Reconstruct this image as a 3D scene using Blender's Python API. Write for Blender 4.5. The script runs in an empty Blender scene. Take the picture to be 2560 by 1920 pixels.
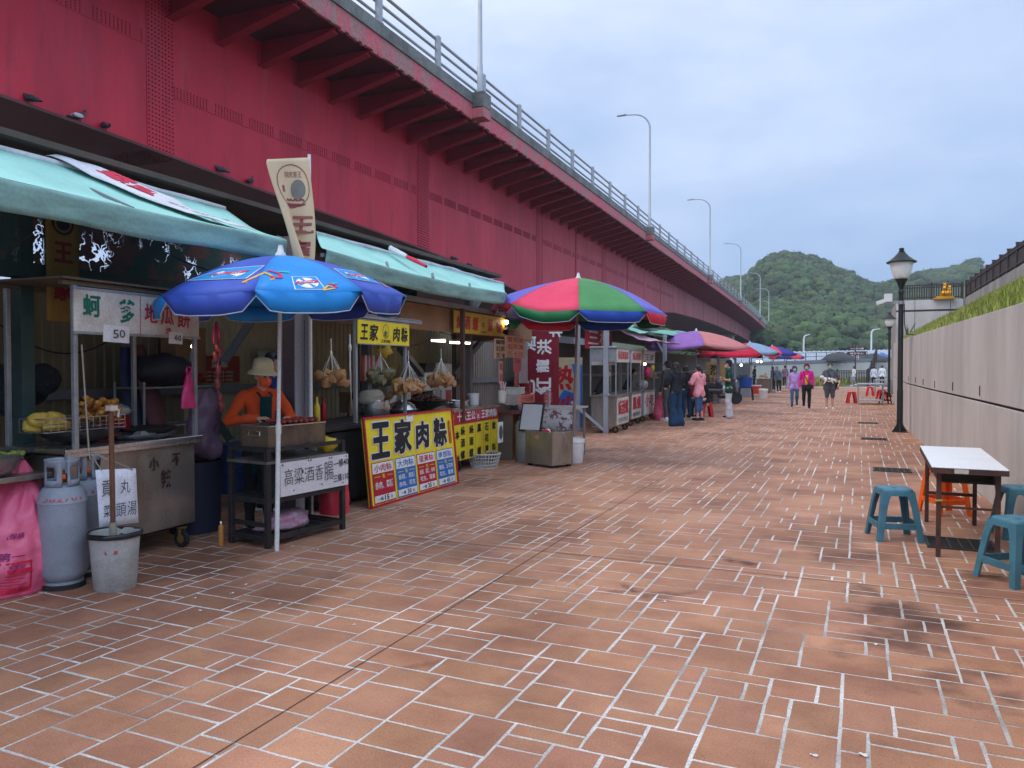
import bpy, math, random
import numpy as np
from mathutils import Vector, Matrix, noise
D = bpy.data
SC = bpy.context.scene
COL = SC.collection
rnd = random.Random(11)
R = math.radians
# ------------------------------------------------------------------ camera, sky, sun, exposure
FPX, HOR, YAW, EYE = 1923.0, 917.0, R(24.3), 1.58
PITCH = math.atan((960 - HOR) / FPX)
cam_data = D.cameras.new("camera")
cam = D.objects.new("camera", cam_data)
COL.objects.link(cam)
cam_data.sensor_width = 36
cam_data.lens = FPX / 2560 * 36
cam_data.clip_start = 0.05
cam_data.clip_end = 6000
cam.location = (0, 0, EYE)
cam.rotation_euler = (R(90) - PITCH, 0, YAW)
SC.camera = cam
SUN_EL, SUN_AZ = R(54), R(238)        # azimuth measured from +Y towards +X
world = D.worlds.new("World")
SC.world = world
world.use_nodes = True
_n, _l = world.node_tree.nodes, world.node_tree.links
bg = _n["Background"]
sky = _n.new("ShaderNodeTexSky")
sky.sky_type = 'NISHITA'
sky.sun_disc = False
sky.sun_elevation = SUN_EL
sky.sun_rotation = SUN_AZ
sky.air_density = 1.6
sky.dust_density = 2.5
tc = _n.new("ShaderNodeTexCoord")
mp = _n.new("ShaderNodeMapping")
mp.inputs["Scale"].default_value = (1.0, 1.0, 2.6)
_l.new(tc.outputs["Generated"], mp.inputs["Vector"])
cn = _n.new("ShaderNodeTexNoise")
cn.inputs["Scale"].default_value = 2.2
cn.inputs["Detail"].default_value = 5
cn.inputs["Roughness"].default_value = 0.58
_l.new(mp.outputs["Vector"], cn.inputs["Vector"])
sx = _n.new("ShaderNodeSeparateXYZ")
_l.new(tc.outputs["Generated"], sx.inputs[0])
# more cloud higher up, clear blue band low down
el = _n.new("ShaderNodeMapRange")
el.inputs["From Min"].default_value = 0.0
el.inputs["From Max"].default_value = 0.5
el.inputs["To Min"].default_value = -0.42
el.inputs["To Max"].default_value = 0.30
_l.new(sx.outputs["Z"], el.inputs["Value"])
xm = _n.new("ShaderNodeMapRange")     # thicker cloud towards the bridge side
xm.inputs["From Min"].default_value = -0.7
xm.inputs["From Max"].default_value = 0.35
xm.inputs["To Min"].default_value = 0.18
xm.inputs["To Max"].default_value = -0.12
_l.new(sx.outputs["X"], xm.inputs["Value"])
ad = _n.new("ShaderNodeMath")
cg = _n.new("ShaderNodeMath")
cg.operation = 'MULTIPLY_ADD'
cg.inputs[1].default_value = 1.3
cg.inputs[2].default_value = -.19
_l.new(cn.outputs["Fac"], cg.inputs[0])
_l.new(cg.outputs[0], ad.inputs[0])
_l.new(el.outputs["Result"], ad.inputs[1])
ad2 = _n.new("ShaderNodeMath")
_l.new(ad.outputs[0], ad2.inputs[0])
_l.new(xm.outputs["Result"], ad2.inputs[1])
cr = _n.new("ShaderNodeValToRGB")
cr.color_ramp.elements[0].position = 0.12
cr.color_ramp.elements[0].color = (0.225, 0.345, 0.57, 1)
cr.color_ramp.elements[1].position = 0.95
cr.color_ramp.elements[1].color = (0.62, 0.68, 0.81, 1)
_e = cr.color_ramp.elements.new(0.5)
_e.color = (0.39, 0.485, 0.68, 1)
_l.new(ad2.outputs[0], cr.inputs["Fac"])
ns = _n.new("ShaderNodeMixRGB")       # clear sky seen through the veil of cloud
ns.blend_type = 'MULTIPLY'
ns.inputs[0].default_value = 1
ns.inputs[2].default_value = (0.09, 0.09, 0.09, 1)
_l.new(sky.outputs[0], ns.inputs[1])
mx = _n.new("ShaderNodeMixRGB")
mx.inputs[0].default_value = 0.9
_l.new(ns.outputs[0], mx.inputs[1])
_l.new(cr.outputs[0], mx.inputs[2])
# brightness added to the unseen sky behind the camera, to light bridge and stalls
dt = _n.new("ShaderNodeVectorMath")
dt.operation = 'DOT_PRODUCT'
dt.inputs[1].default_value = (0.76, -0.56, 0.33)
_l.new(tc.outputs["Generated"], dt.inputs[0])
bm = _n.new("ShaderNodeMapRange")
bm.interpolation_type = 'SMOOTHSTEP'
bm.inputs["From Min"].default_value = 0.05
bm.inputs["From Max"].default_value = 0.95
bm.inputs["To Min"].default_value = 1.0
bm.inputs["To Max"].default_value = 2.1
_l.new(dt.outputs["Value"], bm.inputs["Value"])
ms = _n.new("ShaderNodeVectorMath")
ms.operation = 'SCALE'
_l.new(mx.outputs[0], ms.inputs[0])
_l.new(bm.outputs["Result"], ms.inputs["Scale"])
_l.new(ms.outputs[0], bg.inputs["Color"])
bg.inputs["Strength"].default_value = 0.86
sun_data = D.lights.new("sun", 'SUN')
sun = D.objects.new("sun", sun_data)
COL.objects.link(sun)
sun_data.energy = 1.0
sun_data.angle = R(38)
sun_data.color = (1.0, 0.95, 0.88)
sun.location = (20, -10, 30)
_d = Vector((math.sin(SUN_AZ) * math.cos(SUN_EL), math.cos(SUN_AZ) * math.cos(SUN_EL), math.sin(SUN_EL)))
sun.rotation_euler = _d.to_track_quat('Z', 'Y').to_euler()
SC.view_settings.view_transform = 'Standard'
SC.view_settings.look = 'None'
SC.view_settings.exposure = 0.85
SC.view_settings.gamma = 1
# ------------------------------------------------------------------ measuring helpers
_r = Vector((math.cos(YAW), math.sin(YAW), 0))
_f0 = Vector((-math.sin(YAW), math.cos(YAW), 0))
_u0 = Vector((0, 0, 1))
_f = _f0 * math.cos(PITCH) - _u0 * math.sin(PITCH)
_u = _u0 * math.cos(PITCH) + _f0 * math.sin(PITCH)
EYEP = Vector((0, 0, EYE))
def ray(px, py):
 return _f + _r * (px - 1280) / FPX + _u * (960 - py) / FPX
def G(px, py, z=0.0):
 """ground point (or point at height z) under a point of the photograph"""
 d = ray(px, py)
 return EYEP + d * ((z - EYE) / d.z)
def DP(px, py, t):
 return EYEP + ray(px, py) * t
SA = R(3)                               # the stall row runs 3 degrees off the walkway axis
SU = Vector((-math.sin(SA), math.cos(SA), 0))
SN = Vector((math.cos(SA), math.sin(SA), 0))
SO = Vector((-4.6, 0, 0))
def W(s, w, z=0.0):
 """stall row: s metres along the row, w metres out towards the walkway"""
 return SO + SU * s + SN * w + Vector((0, 0, z))
# ------------------------------------------------------------------ materials
_mats = {}
def mat(name, c, r=0.6, m=0.0, c2=None, amt=0.6, sc=3.0, stretch=(1, 1, 1), fine=0.12, fsc=60.0, bump=0.0, bsc=60.0,
  emit=None, es=1.0, alpha=None, trans=0.0, lo=0.38, hi=0.68, tint=None, spec=0.4, sss=0.0, coord="Object"):
 if name in _mats:
  return _mats[name]
 M = D.materials.new(name)
 M.use_nodes = True
 n, l = M.node_tree.nodes, M.node_tree.links
 b = n["Principled BSDF"]
 b.inputs["Roughness"].default_value = r
 b.inputs["Metallic"].default_value = m
 b.inputs["Specular IOR Level"].default_value = spec
 t = n.new("ShaderNodeTexCoord")
 mpn = n.new("ShaderNodeMapping")
 mpn.inputs["Scale"].default_value = stretch
 l.new(t.outputs[coord], mpn.inputs["Vector"])
 c4 = (*c, 1)
 if c2 is None:
  c2 = tuple(x * 0.72 for x in c)
 n1 = n.new("ShaderNodeTexNoise")
 n1.inputs["Scale"].default_value = sc
 n1.inputs["Detail"].default_value = 6
 n1.inputs["Roughness"].default_value = 0.62
 l.new(mpn.outputs[0], n1.inputs["Vector"])
 mr = n.new("ShaderNodeMapRange")
 mr.inputs["From Min"].default_value = lo
 mr.inputs["From Max"].default_value = hi
 mr.inputs["To Max"].default_value = amt
 l.new(n1.outputs["Fac"], mr.inputs["Value"])
 mixn = n.new("ShaderNodeMixRGB")
 mixn.inputs[1].default_value = c4
 mixn.inputs[2].default_value = (*c2, 1)
 l.new(mr.outputs[0], mixn.inputs[0])
 out = mixn.outputs[0]
 if tint:
  at = n.new("ShaderNodeAttribute")
  at.attribute_name = tint
  tm = n.new("ShaderNodeMixRGB")
  tm.blend_type = 'MULTIPLY'
  tm.inputs[0].default_value = 1
  l.new(out, tm.inputs[1])
  l.new(at.outputs["Color"], tm.inputs[2])
  out = tm.outputs[0]
 if fine > 0:
  n2 = n.new("ShaderNodeTexNoise")
  n2.inputs["Scale"].default_value = fsc
  n2.inputs["Detail"].default_value = 3
  l.new(t.outputs[coord], n2.inputs["Vector"])
  m2 = n.new("ShaderNodeMapRange")
  m2.inputs["From Min"].default_value = 0.3
  m2.inputs["From Max"].default_value = 0.7
  m2.inputs["To Min"].default_value = 1 - fine
  m2.inputs["To Max"].default_value = 1 + fine
  l.new(n2.outputs["Fac"], m2.inputs["Value"])
  v = n.new("ShaderNodeMixRGB")
  v.blend_type = 'MULTIPLY'
  v.inputs[0].default_value = 1
  l.new(out, v.inputs[1])
  l.new(m2.outputs[0], v.inputs[2])
  out = v.outputs[0]
 l.new(out, b.inputs["Base Color"])
 # roughness varies a little with the dirt
 rr = n.new("ShaderNodeMapRange")
 rr.inputs["To Min"].default_value = max(0.02, r - 0.08)
 rr.inputs["To Max"].default_value = min(1, r + 0.12)
 l.new(n1.outputs["Fac"], rr.inputs["Value"])
 l.new(rr.outputs[0], b.inputs["Roughness"])
 if bump > 0:
  nb = n.new("ShaderNodeTexNoise")
  nb.inputs["Scale"].default_value = bsc
  nb.inputs["Detail"].default_value = 4
  l.new(mpn.outputs[0], nb.inputs["Vector"])
  bp = n.new("ShaderNodeBump")
  bp.inputs["Strength"].default_value = bump
  bp.inputs["Distance"].default_value = 0.02
  l.new(nb.outputs["Fac"], bp.inputs["Height"])
  l.new(bp.outputs[0], b.inputs["Normal"])
 if emit:
  b.inputs["Emission Color"].default_value = (*emit, 1)
  b.inputs["Emission Strength"].default_value = es
 if alpha is not None:
  b.inputs["Alpha"].default_value = alpha
 if trans:
  b.inputs["Transmission Weight"].default_value = trans
 if sss:
  b.inputs["Subsurface Weight"].default_value = sss
  b.inputs["Subsurface Radius"].default_value = (0.01, 0.005, 0.003)
 _mats[name] = M
 return M
def srgb(r, g, b, k=1.0):
 f = lambda v: ((v / 255 / 12.92) if v <= 10 else ((v / 255 + 0.055) / 1.055) ** 2.4) * k
 return (f(r), f(g), f(b))
def flat(name, c, r=0.6, **k):
 k.setdefault("amt", 0.35)
 k.setdefault("fine", 0.05)
 return mat(name, c, r, **k)
# ------------------------------------------------------------------ mesh builder
def at3(x, y, z):
 return Matrix.Translation((x, y, z))
def rotx(a): return Matrix.Rotation(a, 4, 'X')
def roty(a): return Matrix.Rotation(a, 4, 'Y')
def rotz(a): return Matrix.Rotation(a, 4, 'Z')
FACE_B = Matrix(((0, 0, 1, 0), (1, 0, 0, 0), (0, 1, 0, 0), (0, 0, 0, 1)))   # text x -> local y, text y -> z, out -> local x
def FACE(x, y, z):
 return at3(x, y, z) @ FACE_B
class MB:
 def __init__(self):
  self.v, self.f, self.m = [], [], []
 def add(self, vs, fs, m=0, M=None):
  o = len(self.v)
  if M is not None:
   vs = [M @ Vector(p) for p in vs]
  self.v.extend([tuple(p) for p in vs])
  for q in fs:
   self.f.append(tuple(i + o for i in q))
   self.m.append(m)
  return self
 def box(self, c, s, m=0, M=None, rot=None):
  x, y, z = s[0] / 2, s[1] / 2, s[2] / 2
  vs = [Vector((a * x, b * y, d * z)) for a in (-1, 1) for b in (-1, 1) for d in (-1, 1)]
  T = at3(*c)
  if rot is not None:
   T = T @ rot
  if M is not None:
   T = M @ T
  fs = [(0, 1, 3, 2), (4, 6, 7, 5), (0, 4, 5, 1), (2, 3, 7, 6), (0, 2, 6, 4), (1, 5, 7, 3)]
  return self.add(vs, fs, m, T)
 def bar(self, a, b, wx, wy, m=0, up=(0, 0, 1)):
  """square section bar from a to b"""
  a, b = Vector(a), Vector(b)
  d = (b - a)
  L = d.length
  d.normalize()
  u = Vector(up)
  if abs(d.dot(u)) > 0.95:
   u = Vector((0, 1, 0))
  x = d.cross(u).normalized()
  y = x.cross(d).normalized()
  T = Matrix((x, y, d)).transposed().to_4x4()
  T.translation = (a + b) / 2
  return self.box((0, 0, 0), (wx, wy, L), m, T)
 def tube(self, pts, r, n=8, m=0, cap=True):
  pts = [Vector(p) for p in pts]
  k = len(pts)
  rs = r if isinstance(r, (list, tuple)) else [r] * k
  o = len(self.v)
  up = Vector((0, 0, 1))
  prev = None
  for i, p in enumerate(pts):
   d = (pts[min(i + 1, k - 1)] - pts[max(i - 1, 0)]).normalized()
   if prev is None:
    x = d.cross(up)
    if x.length < 0.05:
     x = d.cross(Vector((0, 1, 0)))
    x.normalize()
   else:
    x = (prev - d * prev.dot(d)).normalized()
   prev = x
   y = d.cross(x)
   for j in range(n):
    a = 2 * math.pi * j / n
    self.v.append(tuple(p + x * math.cos(a) * rs[i] + y * math.sin(a) * rs[i]))
  for i in range(k - 1):
   for j in range(n):
    a, b = o + i * n + j, o + i * n + (j + 1) % n
    self.f.append((a, b, b + n, a + n))
    self.m.append(m)
  if cap:
   self.f.append(tuple(o + j for j in range(n))[::-1])
   self.f.append(tuple(o + (k - 1) * n + j for j in range(n)))
   self.m += [m, m]
  return self
 def lathe(self, prof, n=24, m=0, M=None, cap=True, sx=1.0, sy=1.0, wob=0.0, ms=None):
  vs, fs = [], []
  for (r, z) in prof:
   for j in range(n):
    a = 2 * math.pi * j / n
    q = r * (1 + wob * noise.noise((math.cos(a) * 2, math.sin(a) * 2, z * 5)))
    vs.append((q * math.cos(a) * sx, q * math.sin(a) * sy, z))
  k = len(prof)
  o = len(self.f)
  for i in range(k - 1):
   for j in range(n):
    a, b = i * n + j, i * n + (j + 1) % n
    fs.append((a, b, b + n, a + n))
  if cap:
   fs.append(tuple(range(n))[::-1])
   fs.append(tuple((k - 1) * n + j for j in range(n)))
  self.add(vs, fs, m, M)
  if ms:
   for i in range(k - 1):
    for j in range(n):
     self.m[o + i * n + j] = ms[i]
  return self
 def sphere(self, c, r, nu=12, nv=8, m=0, M=None):
  if not isinstance(r, (list, tuple)):
   r = (r, r, r)
  vs = [(c[0], c[1], c[2] - r[2])]
  for i in range(1, nv):
   t = math.pi * i / nv
   for j in range(nu):
    a = 2 * math.pi * j / nu
    vs.append((c[0] + r[0] * math.sin(t) * math.cos(a), c[1] + r[1] * math.sin(t) * math.sin(a), c[2] - r[2] * math.cos(t)))
  vs.append((c[0], c[1], c[2] + r[2]))
  fs = []
  for j in range(nu):
   fs.append((0, 1 + (j + 1) % nu, 1 + j))
  for i in range(nv - 2):
   for j in range(nu):
    a, b = 1 + i * nu + j, 1 + i * nu + (j + 1) % nu
    fs.append((a, b, b + nu, a + nu))
  o = 1 + (nv - 2) * nu
  e = len(vs) - 1
  for j in range(nu):
   fs.append((o + j, o + (j + 1) % nu, e))
  return self.add(vs, fs, m, M)
 def cap(self, a, ra, b, rb, n=10, m=0):
  self.sphere(a, ra, n, 8, m)
  self.sphere(b, rb, n, 8, m)
  if (Vector(a) - Vector(b)).length > 1e-4:
   self.tube([a, b], [ra, rb], n, m)
  return self
 def sheet(self, rows, m=0, M=None, closed=False):
  nu = len(rows[0])
  vs = [p for r in rows for p in r]
  fs = []
  for i in range(len(rows) - 1):
   for j in range(nu - (0 if closed else 1)):
    a, b = i * nu + j, i * nu + (j + 1) % nu
    fs.append((a, b, b + nu, a + nu))
  return self.add(vs, fs, m, M)
 def prism(self, poly, d, m=0, M=None):
  """polygon in x,y extruded 0..d along z"""
  k = len(poly)
  vs = [(x, y, 0) for x, y in poly] + [(x, y, d) for x, y in poly]
  fs = [tuple(range(k))[::-1], tuple(range(k, 2 * k))]
  fs += [(i, (i + 1) % k, (i + 1) % k + k, i + k) for i in range(k)]
  return self.add(vs, fs, m, M)
 def build(self, name, mats, parent=None, loc=None, rz=0.0, smooth=35, bevel=0.0, solid=0.0, M=None):
  me = D.meshes.new(name)
  me.from_pydata(self.v, [], self.f)
  if not isinstance(mats, (list, tuple)):
   mats = [mats]
  for q in mats:
   me.materials.append(q)
  if len(mats) > 1:
   me.polygons.foreach_set("material_index", self.m)
  if smooth:
   me.polygons.foreach_set("use_smooth", [True] * len(me.polygons))
   if smooth < 180:
    me.set_sharp_from_angle(angle=R(smooth))
  me.update()
  o = D.objects.new(name, me)
  COL.objects.link(o)
  if parent is not None:
   o.parent = parent
  if loc is not None:
   o.location = loc
  if rz:
   o.rotation_euler = (0, 0, rz)
  if M is not None:
   o.matrix_local = M
  if solid:
   q = o.modifiers.new("thickness", 'SOLIDIFY')
   q.thickness = solid
   q.offset = 0
  if bevel:
   q = o.modifiers.new("edge", 'BEVEL')
   q.width = bevel
   q.segments = 2
   q.limit_method = 'ANGLE'
   q.angle_limit = R(50)
  return o
def tag(o, label, cat, group=None, kind=None):
 o["label"] = label
 o["category"] = cat
 if group:
  o["group"] = group
 if kind:
  o["kind"] = kind
 return o
def struct(o):
 o["kind"] = "structure"
 return o
def thing(name, label, cat, loc=(0, 0, 0), rz=0.0, group=None):
 o = D.objects.new(name, None)
 o.empty_display_size = 0.2
 COL.objects.link(o)
 o.location = loc
 o.rotation_euler = (0, 0, rz)
 return tag(o, label, cat, group)
def dup(root, loc, rz=0.0, label=None, group=None, scale=None, cat=None):
 r = root.copy()
 COL.objects.link(r)
 r.location = loc
 r.rotation_euler = (0, 0, rz)
 if scale:
  r.scale = (scale, scale, scale)
 if label:
  r["label"] = label
 if group:
  r["group"] = group
 if cat:
  r["category"] = cat
 for ch in list(root.children):
  c = ch.copy()
  COL.objects.link(c)
  c.parent = r
  for g in list(ch.children):
   d = g.copy()
   COL.objects.link(d)
   d.parent = c
 return r
# ------------------------------------------------------------------ lettering
_glyph = {}
TMP = D.scenes.new("workshop")          # shapes are fused here, apart from the big scene
def baked(o):
 TMP.collection.objects.link(o)
 with bpy.context.temp_override(scene=TMP, view_layer=TMP.view_layers[0]):
  dg = bpy.context.evaluated_depsgraph_get()
  dg.update()
 me = D.meshes.new_from_object(o.evaluated_get(dg))
 D.objects.remove(o)
 return me
def glyphs(s, bold):
 k = (s, bold)
 if k not in _glyph:
  cu = D.curves.new("lettering", 'FONT')
  cu.body = s
  cu.offset = bold
  cu.resolution_u = 2
  o = D.objects.new("lettering", cu)
  me = baked(o)
  vs = [tuple(v.co) for v in me.vertices]
  fs = [tuple(p.vertices) for p in me.polygons]
  D.curves.remove(cu)
  D.meshes.remove(me)
  _glyph[k] = (vs, fs)
 return _glyph[k]
def write(mb, s, cx, cy, w, h, M, m=0, bold=0.02, z=0.003, shear=0.0, ang=0.0, wob=0.0, vert=False):
 """letters s fitted into a box w x h centred on cx, cy of the plane M"""
 if vert:
  k = len(s)
  for i, ch in enumerate(s):
   write(mb, ch, cx, cy + h / 2 - (i + 0.5) * h / k, w, h / k * 0.88, M, m, bold, z, shear, ang, wob)
  return
 if wob and len(s) > 1:
  k = len(s)
  for i, ch in enumerate(s):
   jy = (rnd.random() - 0.5) * wob * h
   write(mb, ch, cx - w / 2 + (i + 0.5) * w / k, cy + jy, w / k * 0.9, h * (1 - wob * rnd.random() * 0.6), M, m, bold, z, shear,
     ang + (rnd.random() - 0.5) * wob, 0)
  return
 if bold > .016:                          # thick strokes: the same thin letters set several times round the stroke
  r_ = (bold - .010) * min(h, w / max(1, len(s)) * 1.1)
  w, h = w - 2 * r_, h - 2 * r_
  for q in range(6):
   write(mb, s, cx + r_ * math.cos(q * 1.047), cy + r_ * math.sin(q * 1.047), w, h, M, m, .010, z + q * .00012, shear, ang)
  bold, z = .010, z + .0008
 vs, fs = glyphs(s, bold)
 if not vs:
  return
 x0, x1 = min(v[0] for v in vs), max(v[0] for v in vs)
 y0, y1 = min(v[1] for v in vs), max(v[1] for v in vs)
 gx, gy = max(x1 - x0, 1e-3), max(y1 - y0, 1e-3)
 kx = w / gx
 ky = h / gy
 if gy < 0.35 * gx and len(s) == 1:      # a flat sign such as the number one keeps its shape
  ky = kx
 if gx < 0.3 * gy and len(s) == 1:
  kx = min(kx, ky)
 ca, sa = math.cos(ang), math.sin(ang)
 pts = []
 for v in vs:
  x = (v[0] - (x0 + x1) / 2) * kx
  y = (v[1] - (y0 + y1) / 2) * ky
  x += y * shear
  pts.append((cx + x * ca - y * sa, cy + x * sa + y * ca, z))
 mb.add(pts, fs, m, M)
def rect(mb, cx, cy, w, h, M, m=0, z=0.002, t=0.0):
 """thin coloured panel on the plane M"""
 mb.add([(cx - w / 2, cy - h / 2, z), (cx + w / 2, cy - h / 2, z), (cx + w / 2, cy + h / 2, z), (cx - w / 2, cy + h / 2, z)],
   [(0, 1, 2, 3)], m, M)
def disc(mb, cx, cy, rx, ry, M, m=0, z=0.002, n=28, hole=0.0, a0=0.0, a1=2 * math.pi):
 vs, fs = [], []
 for j in range(n + 1):
  a = a0 + (a1 - a0) * j / n
  vs.append((cx + rx * math.cos(a), cy + ry * math.sin(a), z))
  vs.append((cx + rx * hole * math.cos(a), cy + ry * hole * math.sin(a), z))
 for j in range(n):
  fs.append((2 * j, 2 * j + 2, 2 * j + 3, 2 * j + 1) if hole else (2 * j, 2 * j + 2, 1))
 mb.add(vs, fs, m, M)
# ------------------------------------------------------------------ common paints
INK = flat("ink_black", (0.012, 0.012, 0.014), 0.6)
INKG = flat("ink_grey", (0.09, 0.09, 0.095), 0.6)
RED = flat("sign_red", srgb(178, 24, 44), 0.5)
REDF = flat("faded_red", srgb(190, 70, 70), 0.6)
BLUE = flat("sign_blue", srgb(40, 105, 175), 0.5)
GREEN = flat("sign_green", srgb(10, 105, 80), 0.5)
WHITE = mat("sign_white", (0.74, 0.74, 0.73), 0.5, c2=(0.55, 0.53, 0.50), amt=0.5, sc=5)
OFFW = mat("dirty_white", (0.62, 0.58, 0.52), 0.6, c2=(0.36, 0.30, 0.24), amt=0.7, sc=4)
YEL = mat("sign_yellow", srgb(232, 212, 40), 0.45, c2=srgb(200, 170, 40), amt=0.5, sc=3)
STEEL = mat("stainless_steel", (0.44, 0.42, 0.39), 0.36, 0.85, c2=(0.20, 0.15, 0.10), amt=0.75, sc=2.6, stretch=(1, 1, 0.5))
STEELB = mat("bright_steel", (0.62, 0.62, 0.62), 0.25, 0.95, c2=(0.4, 0.38, 0.36), amt=0.5, sc=4)
GALV = mat("galvanised_steel", (0.36, 0.37, 0.38), 0.5, 0.6, c2=(0.22, 0.22, 0.23), amt=0.6, sc=5)
BLACKM = mat("black_metal", (0.022, 0.022, 0.024), 0.5, 0.3, c2=(0.06, 0.05, 0.045), amt=0.6, sc=6)
GREYP = mat("grey_paint", (0.30, 0.32, 0.35), 0.55, c2=(0.20, 0.20, 0.21), amt=0.6, sc=4, stretch=(1, 1, 0.4))
RUBBER = mat("black_rubber", (0.018, 0.018, 0.018), 0.8)
WOOD = mat("worn_wood", srgb(110, 72, 52), 0.7, c2=srgb(70, 45, 35), amt=0.7, sc=3, stretch=(6, 6, 0.6))
WHITEP = mat("white_plastic", (0.72, 0.72, 0.70), 0.4, c2=(0.5, 0.48, 0.44), amt=0.5, sc=4)
# ================================================================== SETTING
# ---- ground and brick walkway
GROUT = mat("grout", (0.66, 0.64, 0.61), 0.85, c2=(0.22, 0.19, 0.17), amt=0.9, sc=1.4, fine=0.25, fsc=90)
def tile_mat():
 M = mat("brick_tile", srgb(184, 134, 104), 0.62, c2=srgb(134, 90, 70), amt=0.85, sc=0.9, fine=0.22, fsc=140, bump=0.25, bsc=55, tint="tint", spec=0.25)
 n, l = M.node_tree.nodes, M.node_tree.links
 b = n["Principled BSDF"]
 src = b.inputs["Base Color"].links[0].from_socket
 t = n.new("ShaderNodeTexCoord")
 wn = n.new("ShaderNodeTexNoise")
 wn.inputs["Scale"].default_value = 2.3
 wn.inputs["Detail"].default_value = 5
 l.new(t.outputs["Object"], wn.inputs["Vector"])
 ws = n.new("ShaderNodeVectorMath")
 ws.operation = 'MULTIPLY_ADD'
 ws.inputs[1].default_value = (1.3, 1.3, 0)
 l.new(wn.outputs["Color"], ws.inputs[0])
 l.new(t.outputs["Object"], ws.inputs[2])
 # spilled, dried stains: place and radius in metres
 for (px, py, rad, k) in ((2270, 1545, .34, .75), (2190, 1600, .30, .6), (2325, 1600, .33, .6), (2390, 1720, .26, .55), (2190, 1480, .24, .5),
        (1545, 1470, .15, .8), (1810, 1395, .17, .7), (1640, 1490, .14, .5), (2430, 1440, .45, .55), (2120, 1395, .4, .4),
        (1050, 1690, .13, .35), (2250, 1180, .7, .45), (1870, 1180, .5, .3), (700, 1480, .6, .45), (520, 1400, .7, .55), (2080, 1345, .5, .4)):
  p = G(px, py)
  g = n.new("ShaderNodeTexGradient")
  g.gradient_type = 'SPHERICAL'
  mpn = n.new("ShaderNodeMapping")
  mpn.vector_type = 'POINT'
  mpn.inputs["Location"].default_value = (-(p.x + .65) / rad, -(p.y + .65) / rad, 0)
  mpn.inputs["Scale"].default_value = (1 / rad, 1 / rad, 0)
  l.new(ws.outputs[0], mpn.inputs["Vector"])
  l.new(mpn.outputs[0], g.inputs["Vector"])
  mr = n.new("ShaderNodeMapRange")
  mr.inputs["From Max"].default_value = 0.75
  mr.inputs["To Max"].default_value = min(.92, k * 1.3)
  l.new(g.outputs["Fac"], mr.inputs["Value"])
  mm = n.new("ShaderNodeMixRGB")
  mm.blend_type = 'MULTIPLY'
  mm.inputs[2].default_value = (0.30, 0.27, 0.29, 1)
  l.new(mr.outputs[0], mm.inputs[0])
  l.new(src, mm.inputs[1])
  src = mm.outputs[0]
 # broad trodden-in dirt
 bn = n.new("ShaderNodeTexNoise")
 bn.inputs["Scale"].default_value = .55
 bn.inputs["Detail"].default_value = 8
 bn.inputs["Roughness"].default_value = .7
 l.new(t.outputs["Object"], bn.inputs["Vector"])
 br_ = n.new("ShaderNodeMapRange")
 br_.inputs["From Min"].default_value = .47
 br_.inputs["From Max"].default_value = .68
 br_.inputs["To Max"].default_value = .75
 l.new(bn.outputs["Fac"], br_.inputs["Value"])
 bm_ = n.new("ShaderNodeMixRGB")
 bm_.blend_type = 'MULTIPLY'
 bm_.inputs[2].default_value = (.56, .50, .50, 1)
 l.new(br_.outputs[0], bm_.inputs[0])
 l.new(src, bm_.inputs[1])
 src = bm_.outputs[0]
 # speckle of small pits
 sp = n.new("ShaderNodeTexNoise")
 sp.inputs["Scale"].default_value = 70
 sp.inputs["Detail"].default_value = 2
 l.new(t.outputs["Object"], sp.inputs["Vector"])
 sr = n.new("ShaderNodeMapRange")
 sr.inputs["From Min"].default_value = 0.66
 sr.inputs["From Max"].default_value = 0.74
 sr.inputs["To Max"].default_value = 0.55
 l.new(sp.outputs["Fac"], sr.inputs["Value"])
 sm = n.new("ShaderNodeMixRGB")
 sm.blend_type = 'MULTIPLY'
 sm.inputs[2].default_value = (0.35, 0.3, 0.3, 1)
 l.new(sr.outputs[0], sm.inputs[0])
 l.new(src, sm.inputs[1])
 l.new(sm.outputs[0], b.inputs["Base Color"])
 return M
TILE = tile_mat()
def wall_x(y):
 P = [(-6, 1.5), (8, 1.46), (10, 1.42), (14, 1.3), (18, 1.19), (22, 1.12), (30, 1.2), (40, 1.45), (50, 1.83), (62, 2.5), (80, 4)]
 for (a, xa), (b, xb) in zip(P, P[1:]):
  if y <= b:
   return xa + (xb - xa) * (y - a) / (b - a)
 return P[-1][1]
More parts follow.
